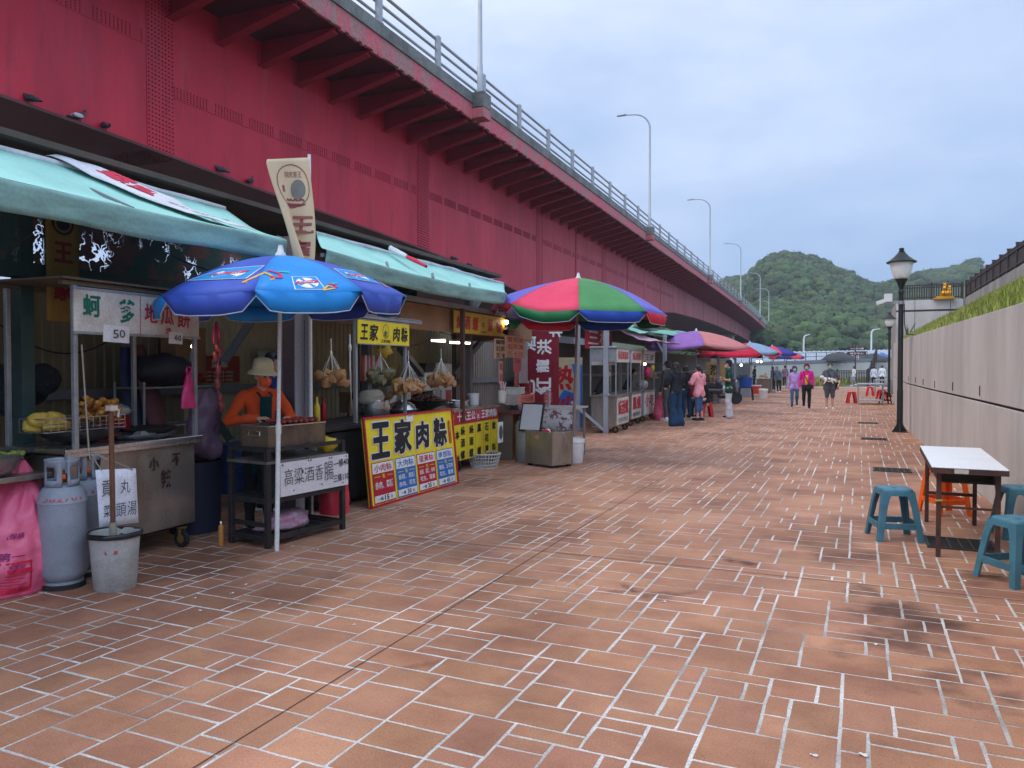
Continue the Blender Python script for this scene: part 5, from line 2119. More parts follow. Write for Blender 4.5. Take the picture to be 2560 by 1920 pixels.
 for q in "RL":
  s = 1 if q == "R" else -1
  arm(mb, q)
  d = A["wr" + q] - A["el" + q]
  hand(mb, A["wr" + q], d, H, s, (pose or {}).get("curl" + q, V((.5, 0, 0)))[0] if isinstance((pose or {}).get("curl" + q), Vector) else .55, (pose or {}).get("palm" + q))
  leg(mb, q)
  fd = V((s * .12, 1, 0)).normalized()
  an = A["an" + q]
  mb.cap(an, .034 * h, an + fd * .02 * h + V((0, 0, -.035 * h)), .03 * h, 8)
  mb.cap(an + V((0, -.035 * h, -.03 * h)), .03 * h, an + fd * .13 * h + V((0, 0, -.05 * h)), .024 * h, 8)
 mb.cap(neck + V((0, 0, -.03 * h)), .054 * h, head + V((0, -.008 * h, -.05 * h)), .050 * h, 10)
 hv = MB()
 hv.sphere((0, -.006 * h, .022 * h), (.073 * h, .092 * h, .092 * h), 16, 12)
 hv.sphere((0, .022 * h, -.045 * h), (.058 * h, .066 * h, .070 * h), 14, 10)
 hv.cap((0, .086 * h, .0), .011 * h, (0, .101 * h, -.028 * h), .016 * h, 8)
 hv.cap((-.018 * h, .083 * h, -.066 * h), .010 * h, (.018 * h, .083 * h, -.066 * h), .010 * h, 8)
 for s in (-1, 1):
  hv.cap((s * .073 * h, -.012 * h, .015 * h), .016 * h, (s * .072 * h, -.008 * h, -.025 * h), .012 * h, 8)
 mb.add(hv.v, hv.f, 0, HM)
 fuse("body", mb, SKIN, t, vox * .85, 3)
 for s in (-1, 1):
  e = MB()
  e.sphere((s * .030 * h, .079 * h, .006 * h), (.013 * h, .008 * h, .0075 * h), 8, 6, 0, HM)
  e.build("eye", EYEM, t, smooth=180)
  if hair != "none":
   e = MB()
   e.tube([HM @ V((s * .014 * h, .087 * h, .026 * h)), HM @ V((s * .03 * h, .086 * h, .031 * h)), HM @ V((s * .046 * h, .074 * h, .026 * h))], [.003 * h, .0042 * h, .002 * h], 5)
   e.build("eyebrow", hairm or HAIR, t, smooth=180)
 # clothes
 if top:
  mb = MB()
  ex = .013 + puff
  torso(mb, ex + .004, topz)
  for q in "RL":
   arm(mb, q, ex * .95, {"long": .97, "short": .36, "half": .55}[sleeve], .35)
  mb.cap(neck + V((0, -.005 * h, -.035 * h)), .056 * h + puff * .5, neck + V((0, -.002 * h, -.005 * h)), .056 * h, 10)
  fuse("top", mb, top, t, vox, 4, .007 + puff * .3, 11)
 if bottom:
  mb = MB()
  mb.cap(pelv + V((-.045 * h * g, 0, -.03)), .086 * h * g + .004, pelv + V((.045 * h * g, 0, -.03)), .086 * h * g + .004, 10)
  for q in "RL":
   if legs == "shorts":
    leg(mb, q, .022, .46)
    mb.cap(A["kn" + q].lerp(A["hip" + q], .25), .075 * h, A["kn" + q].lerp(A["hip" + q], .08), .078 * h, 10)
   elif legs == "capri":
    leg(mb, q, .010, .86)
   else:
    leg(mb, q, .011 if not flare else .014 + .35 * min(flare, .05), 1.0, flare)
    if flare > .05:
     mb.cap(A["an" + q] + V((0, 0, .05)), .036 * h + flare, A["an" + q] + V((0, 0, -.03 * h)), .04 * h + flare, 10)
  fuse("trousers", mb, bottom, t, vox, 4, .007, 12)
 if skirt:
  mb = MB()
  k0 = pelv
  mb.lathe([(.115 * h, .03 * h), (.135 * h, -.08 * h), (.165 * h, -.24 * h)], 20, 0, Matrix.Translation(k0), wob=.1)
  mb.build("skirt", skirt, t, smooth=180)
 if shoe:
  for q in "RL":
   s = 1 if q == "R" else -1
   an = A["an" + q]
   fd = V((s * .12, 1, 0)).normalized()
   mb = MB()
   low = -.050 * h
   mb.cap(an + V((0, -.04 * h, -.035 * h)), .036 * h, an + fd * .06 * h + V((0, 0, -.03 * h)), .038 * h, 10)
   mb.cap(an + fd * .06 * h + V((0, 0, -.03 * h)), .036 * h, an + fd * .16 * h + V((0, 0, -.045 * h)), .030 * h, 10)
   if shoekind == "sneaker":
    mb.cap(an + V((0, -.02 * h, -.02 * h)), .040 * h, an + V((0, -.01 * h, .01 * h)), .040 * h, 10)
   sh_ = fuse("shoe", mb, shoe, t, .009, 3)
   mb = MB()
   out = [(-.038, -.085), (.038, -.085), (.046, .02), (.050, .11), (.03, .19), (-.03, .19), (-.046, .11), (-.042, .02)]
   fz = an + V((0, 0, -.083 * h))
   ang = -math.atan2(fd.x, fd.y)
   mb.prism([(a * h, b * h) for a, b in out], .024 * h, 0, Matrix.Translation(fz) @ rotz(ang))
   mb.build("sole", RUBBER if shoekind != "sneaker" else WHITE, sh_, smooth=0, bevel=.006)
 if hair not in ("none",) and hat != "bucket":
  mb = MB()
  hm = HM
  pts = MB()
  pts.sphere((0, -.020 * h, .038 * h), (.083 * h, .094 * h, .088 * h), 16, 12)
  pts.sphere((0, -.045 * h, .0), (.078 * h, .062 * h, .085 * h), 14, 10)
  for s in (-1, 1):
   pts.cap((s * .068 * h, .0, .05 * h), .024 * h, (s * .074 * h, -.01 * h, -.005 * h), .014 * h)
   if hair in ("long", "bob"):
    pts.cap((s * .062 * h, .03 * h, .05 * h), .026 * h, (s * .075 * h, .005 * h, -.08 * h), .022 * h)
  pts.cap((-.04 * h, .062 * h, .078 * h), .022 * h, (.04 * h, .062 * h, .078 * h), .022 * h)
  if hair == "long":
   for x in (-.06, -.02, .02, .06):
    pts.cap((x * h, -.06 * h, 0), .036 * h, (x * 1.25 * h, -.085 * h, -.16 * h), .036 * h)
    pts.cap((x * 1.25 * h, -.085 * h, -.16 * h), .036 * h, (x * 1.15 * h + .015, -.09 * h, -.33 * h), .022 * h)
  if hair == "pony":
   pts.cap((0, -.10 * h, .02 * h), .024 * h, (.01 * h, -.145 * h, -.03 * h), .032 * h)
   pts.cap((.01 * h, -.145 * h, -.03 * h), .032 * h, (.02 * h, -.14 * h, -.19 * h), .018 * h)
  if hair == "bun":
   pts.sphere((0, -.08 * h, .11 * h), (.035 * h, .035 * h, .035 * h))
  mb.add(pts.v, pts.f, 0, hm)
  fuse("hair", mb, hairm or HAIR, t, .011, 3, .004, 40)
 if hat == "bucket":
  mb = MB()
  mb.lathe([(.002, .152 * h), (.05 * h, .150 * h), (.085 * h, .132 * h), (.098 * h, .10 * h), (.102 * h, .045 * h), (.104 * h, .035 * h), (.125 * h, .012 * h), (.152 * h, -.012 * h)], 28, 0, HM @ at3(0, -.010 * h, .036 * h), cap=False, wob=.03)
  o = mb.build("hat", hatm, t, smooth=180, solid=.005)
  mb = MB()
  mb.lathe([(.105 * h, .036 * h), (.1065 * h, .062 * h)], 28, 0, HM @ at3(0, -.010 * h, .036 * h), cap=False, wob=.03)
  mb.build("hat_band", hatm, o, smooth=180, solid=.003)
 if hat == "cap":
  mb = MB()
  mb.lathe([(.002, .142 * h), (.05 * h, .136 * h), (.082 * h, .105 * h), (.092 * h, .055 * h), (.092 * h, .040 * h)], 22, 0, HM @ at3(0, -.015 * h, 0), cap=False)
  mb.prism([(-.07 * h, .055 * h), (.07 * h, .055 * h), (.062 * h, .12 * h), (.03 * h, .155 * h), (-.03 * h, .155 * h), (-.062 * h, .12 * h)], .008 * h, 0, HM @ at3(0, 0, .042 * h) @ rotx(R(-10)))
  mb.build("cap", hatm, t, smooth=60)
 if mask:
  mb = MB()
  rows = []
  for i in range(9):
   b_ = -1.15 + 2.3 * i / 8
   row = []
   for j in range(7):
    q = j / 6
    z = (-.008 - .092 * q) * h
    bulge = (.018 * math.cos(b_ * 1.2) * math.sin(q * math.pi)) * h
    row.append(((.071 * h + bulge * .3) * math.sin(b_) * (1 - .12 * q), .006 * h + (.091 * h + bulge) * math.cos(b_) * (1 - .14 * q * q), z * (1 - .15 * abs(math.sin(b_)))))
   rows.append(row)
  mb.sheet(rows, 0, HM)
  for s in (-1, 1):
   mb.tube([HM @ V((s * .066 * h, .045 * h, -.022 * h)), HM @ V((s * .078 * h, -.005 * h, .018 * h))], .0022, 4)
  mb.build("mask", mask, t, smooth=180, solid=.004)
 if hood == "up":
  mb = MB()
  rows = []
  for i in range(15):
   a = -.62 * math.pi + 1.24 * math.pi * i / 14     # around the head, open at the face
   row = []
   for j in range(10):
    ph = -0.75 + (math.pi / 2 + .75) * j / 9
    rr = .112 * h * (1 + .05 * noise.noise((i * .6, j * .6, 1)))
    row.append((rr * math.sin(a) * math.cos(ph) * .95, -.012 * h - rr * math.cos(a) * math.cos(ph) * 1.05, .022 * h + rr * 1.12 * math.sin(ph)))
   rows.append(row)
  mb.sheet(rows, 0, HM)
  mb.build("hood", hoodm or top, t, smooth=180, solid=.012)
 if hood == "down":
  mb = MB()
  c = neck + V((0, -.06 * h, -.02 * h))
  mb.cap(c + V((-.05 * h, .015, .0)), .038 * h, c + V((0, -.03 * h, -.06 * h)), .05 * h)
  mb.cap(c + V((.05 * h, .015, .0)), .038 * h, c + V((0, -.03 * h, -.06 * h)), .05 * h)
  fuse("hood", mb, hoodm or top, t, .012, 4, .006, 12)
 if apron:
  mb = MB()
  rows = []
  for j in range(17):
   z = .795 - .46 * j / 16
   hw = (.062 if j < 5 else .062 + min(1, (j - 5) / 3) * .062) * h
   row = []
   for i in range(11):
    q = -1 + 2 * i / 10
    cz = up(V((0, 0, z))) if z > .52 else V((0, 0, z))
    dep = (.120 if z < .7 else .112) * h * g + .014
    yy = cz.y * H + dep * math.sqrt(max(0, 1 - (q * hw / (.165 * h * g)) ** 2)) + .005 * noise.noise((i, j * .5, 3))
    row.append((q * hw, yy, (cz.z - seat) * H))
   rows.append(row)
  mb.sheet(rows)
  o = mb.build("apron", apron, t, smooth=180, solid=.006)
  for s in (-1, 1):
   mb = MB()
   p0 = V(rows[0][0 if s < 0 else 10])
   pts = []
   sp = A["shR" if s > 0 else "shL"]
   p3 = V((s * .062 * h, sp.y - .05 * h, sp.z + .045 * h))
   for i in range(7):
    q = i / 6
    c = p0.lerp(p3, q) + V((0, .028 * h * math.sin(q * math.pi) + .012 * h * q, .012 * h * q))
    pts.append(c)
   mb.sheet([[c + V((-.013 * h, 0, 0)), c + V((.013 * h, .003, 0))] for c in pts])
   mb.build("apron_strap", apron, o, smooth=180, solid=.006)
 return t, A, HM, dict(neck=neck, head=head, chest=chest, belly=belly, pelv=pelv, h=h)
def cloth(name, c, c2=None, r=.85, sc=5):
 return mat(name, c, r, c2=c2 or tuple(x * .78 for x in c), amt=.5, sc=sc, fine=.08, fsc=120, spec=.15)
def strap(parent, pts, m, w=.012, name="strap"):
 mb = MB()
 mb.tube(pts, w, 6)
 return mb.build(name, m, parent, smooth=60)
def face_to(p, q):
 """heading that turns a figure at p towards q"""
 return math.atan2(-(q[0] - p[0]), q[1] - p[1])
# ---- vendors of the two near stalls
ORNG = cloth("orange_fleece", srgb(214, 84, 40), srgb(188, 66, 30))
NAVY = cloth("navy_cloth", srgb(32, 40, 78))
BLACKC = cloth("black_cloth", (.018, .018, .022))
APG = cloth("apron_green", srgb(14, 58, 60), srgb(12, 44, 48))
HATC = cloth("hat_cream", srgb(214, 206, 170), srgb(190, 180, 142))
p = W(5.86, -.44)
vend, A, HM, B_ = person("woman in orange top, green apron, cream bucket hat and orange mask grilling sausages", p, R(-112), 1.63,
       dict(elR=(.205, .035, .655), wrR=(.10, .185, .672), elL=(-.19, .05, .655), wrL=(-.085, .20, .668), palmR=V((-.3, .2, -1)), palmL=V((.3, .2, -1))), .10, ORNG, "long", .50, BLACKC, "long", BLACKC,
       "none", None, "bucket", HATC, mat("mask_orange", srgb(226, 92, 40), .8), None, None, APG, .010, .10, R(8), 1.0)
mb = MB()
mb.box((.075, .175, 1.045), (.05, .012, .035))
mb.build("name_badge", mat("badge_tan", srgb(170, 130, 95), .6), vend, smooth=0)
mb = MB()
mb.tube([A["wrR"] + V((-.02, .07, -.03)), A["wrR"] + V((-.03, .26, -.06))], .005, 6)
o = mb.build("tongs", STEELB, smooth=60)
o.location = p
o.rotation_euler = (0, 0, R(-112))
tag(o, "thin steel tongs in the hand of the woman in the bucket hat", "tongs")
person("man in a navy polo shirt behind the grey pillar, arm bent forward", W(6.74, -1.05), R(-62), 1.78, dict(elR=(.17, .0, .64), wrR=(.10, .15, .64), elL=(-.16, .03, .64), wrL=(-.06, .17, .63)), .06, cloth("polo_navy", srgb(34, 48, 104)), "short", .5, BLACKC, "long",
  BLACKC, "short", None, None, None, None, turn=R(-20), nod=.2)
person("dark haired vendor bending over behind the hanging dumplings", W(9.6, -1.75), R(-80), 1.66, None, .35, cloth("dark_shirt", (.03, .028, .03)), "short", .5, BLACKC, "long", BLACKC, "short", nod=.4)
# ================================================================== CART 1, tanks, bags
DOUGH = mat("fried_batter", srgb(190, 130, 50), .6, c2=srgb(140, 85, 30), amt=.8, sc=25, bump=.5, bsc=50)
DOUGHY = mat("fried_yellow", srgb(205, 175, 75), .6, c2=srgb(160, 120, 45), amt=.8, sc=22, bump=.5, bsc=50)
def lump(r, seed, sq=(1, 1, .7), rough=.35, n=12):
 mb = MB()
 mb.sphere((0, 0, 0), 1.0, n, max(6, n - 4))
 out = []
 for (x, y, z) in mb.v:
  k = 1 + rough * noise.noise((x * 1.6 + seed, y * 1.6, z * 1.6)) + rough * .5 * noise.noise((x * 4 + seed, y * 4, z * 4))
  out.append((x * k * r * sq[0], y * k * r * sq[1], z * k * r * sq[2]))
 mb.v = out
 return mb
def caster(parent, x, y, r=.06, z=0.0):
 mb = MB()
 mb.lathe([(r * .55, -.016), (r * .95, -.018), (r, -.010), (r, .010), (r * .95, .018), (r * .55, .016)], 18, 0, at3(x, y, z + r) @ rotx(R(90)))
 o = mb.build("caster", RUBBER, parent, smooth=40)
 mb = MB()
 mb.lathe([(r * .5, -.019), (r * .5, .019)], 12, 0, at3(x, y, z + r) @ rotx(R(90)))
 mb.bar((x, y + .028, z + r), (x, y + .028, z + 2.3 * r), .03, .005)
 mb.bar((x, y - .028, z + r), (x, y - .028, z + 2.3 * r), .03, .005)
 mb.box((x, y, z + 2.3 * r), (.06, .07, .008))
 mb.build("fork", mat("brass_fork", srgb(150, 120, 60), .5, .5), o, smooth=30)
 return o
INK2 = flat("marker_brown", srgb(60, 30, 30))
c1 = thing("food_cart", "tall stainless steel cart under the white oyster cake sign with green letters", "cart", W(3.84, -.52), SA)
mb = MB()
mb.box((-.36, .63, .56), (.72, 1.26, .72))
mb.build("body", STEEL, c1, smooth=0, bevel=.008)
mb = MB()
mb.box((-.35, .63, .955), (.80, 1.36, .035))
mb.box((.04, .63, .93), (.012, 1.36, .05))
mb.build("countertop", STEELB, c1, smooth=0, bevel=.005)
for (x, y) in ((.015, .06), (.015, 1.25), (-.70, .06), (-.70, 1.25)):
 mb = MB()
 mb.box((x, y, 1.58), (.035, .035, 1.22))
 mb.build("post", GALV, c1, smooth=0, bevel=.003)
mb = MB()
for x in (.015, -.70):
 mb.bar((x, -.05, 2.20), (x, 1.36, 2.20), .035, .03)
mb.build("top_rail", TIMB, c1, smooth=0)
mb = MB()
mb.box((-.35, .65, 2.23), (.86, 1.46, .015))
mb.build("roof_sheet", TIMB, c1, smooth=0)
mb = MB()
mb.box((.04, .655, 2.0), (.012, 1.24, .34), 0)
for zz in (1.835, 2.165):
 mb.box((.04, .655, zz), (.025, 1.26, .02), 1)
sg = mb.build("sign_panel", [OFFW, GALV], c1, smooth=0)
lt = MB()
M_ = FACE(.047, .035, 1.83)
write(lt, "蚵", .15, .21, .155, .17, M_, 0, .028)
write(lt, "爹", .47, .19, .155, .19, M_, 0, .028)
rect(lt, .60, .17, .006, .31, M_, 1)
write(lt, "地", .71, .19, .14, .16, M_, 1, .02)
write(lt, "瓜", .88, .18, .14, .16, M_, 1, .02)
write(lt, "餅", 1.06, .17, .15, .17, M_, 1, .02)
write(lt, "塊", .89, .05, .06, .06, M_, 1, .02)
lt.build("lettering", [GREEN, mat("sign_pinkred", srgb(185, 48, 72), .5)], sg, smooth=0)
for (y, z, w, h, s_) in ((.40, 1.835, .24, .13, "50"), (1.0, 1.825, .15, .10, "60")):
 mb = MB()
 mb.box((.052, y, z), (.004, w, h), rot=rotx(R(-2)))
 pc = mb.build("price_card", WHITE, c1, smooth=0)
 lt = MB()
 write(lt, s_, 0, 0, w * .5, h * .55, FACE(.056, y + .02, z), 0, .01, wob=.2)
 lt.build("lettering", INKG, pc, smooth=0)
lt = MB()
M_ = FACE(.006, 0, 0)
write(lt, "小", .80, .77, .10, .11, M_, 0, .02, ang=.05)
write(lt, "不", 1.04, .78, .10, .11, M_, 0, .02)
write(lt, "辣", .93, .63, .11, .16, M_, 0, .02)
lt.build("lettering", INK2, c1, smooth=0)
for (x, y) in ((-.02, 1.12), (-.66, 1.12), (-.02, .14), (-.66, .14)):
 caster(c1, x, y, .075)
mb = MB()
mb.box((-.36, .63, .185), (.6, 1.1, .02))
mb.build("under_frame", BLACKM, c1, smooth=0)
CZ = .9725
def onc(s, w, z=CZ):
 return W(s, w, z)
# wok, wire rack and fritters
t = thing("wok", "wide black wok under the wire rack on the nearest cart", "wok", onc(4.22, -.86))
mb = MB()
mb.lathe([(.06, 0), (.17, .02), (.26, .06), (.31, .11), (.31, .115), (.25, .065), (.16, .03), (.02, .02)], 28)
mb.build("pan", BLACKM, t, smooth=60)
for s in (-1, 1):
 mb = MB()
 mb.tube([(s * .30, -.05, .105), (s * .35, -.04, .12), (s * .35, .04, .12), (s * .30, .05, .105)], .008, 6)
 mb.build("handle", BLACKM, t, smooth=60)
t = thing("wire_rack", "chrome wire draining rack of fried fritters over the black wok", "wire rack", onc(4.15, -.82, CZ + .115), SA)
mb = MB()
for z in (0, .10):
 mb.tube([(-.13, -.36, z), (.13, -.36, z), (.13, .36, z), (-.13, .36, z), (-.13, -.36, z)], .005, 6)
for k in range(13):
 y = -.36 + .72 * k / 12
 mb.tube([(-.13, y, .1), (-.13, y, 0), (.13, y, 0), (.13, y, .1)], .0028, 5)
for z in (.03, .06):
 mb.tube([(.13, -.36, z), (.13, .36, z)], .0028, 5)
mb.build("wires", STEELB, t, smooth=60)
lb = ["pale yellow fritter heaped in the wire rack, left heap", "golden stalky fritter heaped in the wire rack, right heap"]
protoA = None
for k in range(7):
 mb = lump(.06 + .012 * rnd.random(), k * 3.1, (1, 1.1, .75))
 o = mb.build("fritter", DOUGHY, loc=onc(3.93 + rnd.uniform(-.09, .09), -.82 + rnd.uniform(-.07, .07), CZ + .16 + .05 * (k // 4)), smooth=180)
 tag(o, lb[0], "fritter", "pale fritters in the wire rack")
for k in range(14):
 mb = MB()
 for q in range(3):
  a = rnd.uniform(0, 6.28)
  d = Vector((math.cos(a) * .6, math.sin(a) * .6, rnd.uniform(.1, .9))).normalized()
  L = rnd.uniform(.07, .14)
  mb.cap(Vector((0, 0, 0)), .02, d * L, .014, 7)
  mb.sphere(d * L, (.028, .024, .022), 8, 6)
 o = mb.build("fritter", DOUGH, loc=onc(4.36 + rnd.uniform(-.14, .12), -.82 + rnd.uniform(-.08, .08), CZ + .15 + .14 * rnd.random()), smooth=180)
 tag(o, lb[1], "fritter", "golden fritters in the wire rack")
t = thing("steel_tray", "flat steel tray lid on the cart right of the fritters", "tray", onc(4.72, -.72))
mb = MB()
mb.lathe([(.02, .015), (.24, .018), (.29, .045), (.30, .045), (.25, .008), (.02, .004)], 32, sx=.75)
mb.build("dish", STEELB, t, smooth=50)
t = thing("wok", "black shallow pan at the cart's end beside the right post", "wok", onc(4.98, -.98))
mb = MB()
mb.lathe([(.02, .03), (.2, .04), (.26, .07), (.27, .07), (.22, .03), (.02, 0)], 28)
mb.build("pan", BLACKM, t, smooth=50)
REDCAN = mat("red_tin", srgb(150, 16, 30), .4, c2=srgb(110, 12, 24), sc=4)
BAGCLR = mat("clear_bag", (.55, .58, .56), .25, c2=(.4, .44, .42), amt=.5, sc=6, alpha=.55, bump=.5, bsc=14)
t = thing("sauce_tin", "red square tin lined with a clear plastic bag on the nearest cart", "tin", onc(4.78, -1.12), .3)
mb = MB()
mb.box((0, 0, .10), (.19, .19, .20))
mb.build("tin", REDCAN, t, smooth=0, bevel=.012)
mb = lump(.12, 4, (1.1, 1.1, .45), .4)
mb.build("liner_bag", BAGCLR, t, loc=(0, 0, .22), smooth=180)
mb = MB()
mb.lathe([(.10, 0), (.12, .05), (.125, .052)], 4, 0, rotz(R(45)))
o = mb.build("food_box", BAGCLR, loc=onc(4.86, -.88), smooth=0)
tag(o, "clear plastic food box beside the red tin on the cart", "box")
# burner bench at the far left with pots
t = thing("burner_bench", "low dark bench with burners at the left edge behind the gas cylinders", "bench", W(2.35, -.55), SA)
mb = MB()
mb.box((-.3, .68, .80), (.62, 1.42, .04))
mb.build("top", STEEL, t, smooth=0, bevel=.006)
for (x, y) in ((0, .02), (0, 1.34), (-.58, .02), (-.58, 1.34)):
 mb = MB()
 mb.box((x, y, .39), (.04, .04, .78))
 mb.build("leg", BLACKM, t, smooth=0)
mb = MB()
mb.box((-.3, .68, .22), (.58, 1.38, .02))
mb.build("shelf", BLACKM, t, smooth=0)
t = thing("steel_bowl", "dull steel bowl at the left edge above the pink rubbish bag", "bowl", W(3.36, -.68, .82))
mb = MB()
mb.lathe([(.10, 0), (.17, .05), (.20, .13), (.21, .135), (.16, .05), (.02, .02)], 28)
mb.build("bowl", STEEL, t, smooth=60)
t = thing("wok", "big black frying wok behind the gas cylinders at the left", "wok", W(3.55, -1.0, .82))
mb = MB()
mb.lathe([(.05, 0), (.2, .03), (.30, .1), (.31, .1), (.2, .05), (.02, .04)], 28)
mb.build("pan", BLACKM, t, smooth=60)
t = thing("greens", "handful of pale green vegetables on the burner bench at the left", "vegetables", W(3.6, -.85, .93))
mb = MB()
for k in range(16):
 a = rnd.uniform(0, 6.28)
 mb.cap(Vector((rnd.uniform(-.05, .05), rnd.uniform(-.08, .08), 0)), .012, Vector((.1 * math.cos(a), .12 * math.sin(a), .03 * rnd.random())), .02, 6)
mb.build("leaves", mat("veg_green", srgb(130, 150, 70), .6, c2=srgb(80, 105, 40), sc=12), t, smooth=180)
# gas cylinders
GAS = mat("gas_grey", srgb(146, 152, 162), .45, c2=srgb(112, 118, 128), amt=.6, sc=3, fine=.06, spec=.5)
def cylinder(p, rz, lab, num=None):
 t = thing("gas_cylinder", lab, "gas cylinder", p, rz, "grey gas cylinders by the nearest cart")
 r_ = .158
 prof = [(.13, .0), (.13, .05), (.11, .055), (.14, .075), (r_, .12), (r_, .61), (r_ + .003, .612), (r_ + .003, .622), (r_, .625), (r_ * .96, .67), (r_ * .80, .715), (r_ * .5, .74), (.03, .75)]
 mb = MB()
 mb.lathe(prof, 36)
 b = mb.build("tank", GAS, t, smooth=50)
 # collar with hand holes
 mb = MB()
 n = 40
 zs = [.73, .775, .83, .87, .905, .92]
 rows = [[(.105 * (1 + .01 * k), z) for z in zs] for k in range(1)]
 vs, fs = [], []
 for z in zs:
  for j in range(n):
   a = 2 * math.pi * j / n
   rr = .108 + (.004 if z > .91 else 0)
   vs.append((rr * math.cos(a), rr * math.sin(a), z))
 for i in range(len(zs) - 1):
  for j in range(n):
   a = (j + .5) / n * 4 % 1
   hole = (i in (2,) and .28 < a < .78) or (i == 1 and .3 < a < .76)
   front_gap = j in (0, 1)
   if hole or (front_gap and i < 5):
    continue
   fs.append((i * n + j, i * n + (j + 1) % n, (i + 1) * n + (j + 1) % n, (i + 1) * n + j))
 mb.add(vs, fs)
 mb.build("collar", GAS, t, smooth=60, solid=.006)
 mb = MB()
 mb.lathe([(.028, .74), (.028, .80), (.018, .81), (.018, .84)], 12)
 mb.tube([(0, 0, .79), (.06, .0, .79)], .016, 8)
 v_ = mb.build("valve", mat("brass", srgb(150, 115, 60), .4, .8), t, smooth=40)
 mb = MB()
 mb.box((.075, 0, .80), (.05, .045, .03))
 mb.build("valve_knob", mat("knob_orange", srgb(225, 85, 40), .5), v_, smooth=0, bevel=.006)
 mb = MB()
 mb.lathe([(.135, -.004), (.145, .0), (.145, .03), (.135, .035)], 30)
 mb.build("foot_ring", RUBBER, t, smooth=40)
 if num:
  tmp = MB()
  write(tmp, num, 0, 0, .26, .055, Matrix.Identity(4), 0, .01)
  lt = MB()
  vs = []
  for v in tmp.v:
   a = v[0] / r_
   q = (v[1] + .03) / .06
   rr = r_ * (1.004 - .10 * max(0, q)) + .003
   vs.append((rr * math.cos(a), rr * math.sin(a), .642 + v[1] * .8 + .012))
  lt.add(vs, tmp.f)
  lt.build("lettering", REDF, t, smooth=0)
 return t
ca = math.atan2(-3.7, 5.2)
cylinder(W(3.72, -.42), ca, "grey gas cylinder with red number on its shoulder beside the pink bag", "382701")
cylinder(W(4.03, -.57), ca + .1, "second grey gas cylinder half hidden behind the paper sign", "3815")
t = thing("gas_hose", "orange regulator hose between the two gas cylinders", "hose", (0, 0, 0))
a, b = W(3.78, -.45, .80), W(4.03, -.62, .80)
mb = MB()
mb.tube([a, a.lerp(b, .3) + Vector((0, 0, -.08)), a.lerp(b, .7) + Vector((.03, 0, -.1)), b, b + Vector((-.2, .1, -.1))], .009, 6)
mb.build("hose", mat("hose_black", (.03, .02, .02), .6), t, smooth=80)
# crumpled pink rubbish bag with print
BAGP = mat("pink_bag", srgb(228, 104, 136), .36, c2=srgb(198, 66, 104), amt=.6, sc=4, fine=.03, bump=.25, bsc=9, spec=.5)
def bag_surface(a, z, H_, rad, seed, peak):
 q = z / H_
 base = rad * (1.08 - .42 * q - .64 * max(0, (q - .5) / .5) ** 1.2)
 base *= .90 + .16 * min(1, q * 5)
 fold = 1 - .09 * abs(noise.noise((math.cos(a) * 3.5 + seed, math.sin(a) * 3.5, q * 5))) - .06 * abs(noise.noise((math.cos(a) * 8, math.sin(a) * 8 + seed, q * 11))) + (.05 + .16 * q) * noise.noise((math.cos(a) * 2.2 + seed, math.sin(a) * 2.2, q * 1.6)) + .05 * math.sin(a * 9 + 3 * noise.noise((q * 4, a, seed))) * (.3 + q)
 r_ = base * fold
 return Vector((r_ * math.cos(a) + peak[0] * q ** 1.6, r_ * math.sin(a) + peak[1] * q ** 1.6, z))
def rubbish_bag(p, H_, rad, seed, peak, lab, m, group=None, prints=None):
 t = thing("rubbish_bag", lab, "rubbish bag", p, 0, group)
 mb = MB()
 rows = []
 for i in range(46):
  z = H_ * i / 45
  rows.append([bag_surface(2 * math.pi * j / 110, z, H_, rad, seed, peak) for j in range(110)])
 mb.sheet(rows, closed=True)
 mb.f.append(tuple(range(110))[::-1])
 mb.m.append(0)
 mb.build("sack", m, t, smooth=180)
 if prints:
  tmp = MB()
  a0 = prints(tmp)
  lt = MB()
  vs = [bag_surface(a0 + v[0] / (rad * 1.0), v[1], H_, rad * 1.02, seed, peak) + Vector((math.cos(a0) * .004, math.sin(a0) * .004, 0)) * (1 + v[2] * 100) for v in tmp.v]
  lt.add(vs, tmp.f)
  lt.m = tmp.m[:]
  lt.build("print", [flat("print_red", srgb(205, 20, 60)), flat("print_violet", srgb(150, 40, 110)), WHITE], t, smooth=0)
 return t
def pink_print(tmp):
 I = Matrix.Identity(4)
 def rect(mb, cx, cy, w, h, M, m, z):
  n = max(1, int(w / .02))
  k = max(1, int(h / .02))
  for i in range(n):
   for j in range(k):
    globals()["rect"](mb, cx - w / 2 + w * (i + .5) / n, cy - h / 2 + h * (j + .5) / k, w / n, h / k, M, m, z)
 rect(tmp, .02, .24, .26, .015, I, 0, 0)
 rect(tmp, .02, .05, .26, .03, I, 0, 0)
 rect(tmp, -.11, .145, .012, .19, I, 0, 0)
 rect(tmp, .15, .145, .012, .19, I, 0, 0)
 rect(tmp, .02, .185, .25, .028, I, 0, 0)
 write(tmp, "第一", .02, .285, .16, .055, I, 1, .02, 0)
 write(tmp, "環保清潔袋", .02, .215, .18, .025, I, 1, .01, .001)
 for k in range(5):
  rect(tmp, .02 + .01 * (k % 2), .155 - k * .02, .19 - .03 * (k % 3), .007, I, 0, 0)
 write(tmp, "安全衛生", .27, .20, .035, .22, I, 1, .01, vert=True)
 write(tmp, "環保袋", .02, .42, .15, .04, I, 1, .02)
 return math.atan2(-3.2, 5.0)
rubbish_bag(G(14, 1468), .92, .36, 2, (.02, .12), "big pink printed rubbish bag slumped at the left edge beside the gas cylinder", BAGP, None, pink_print)
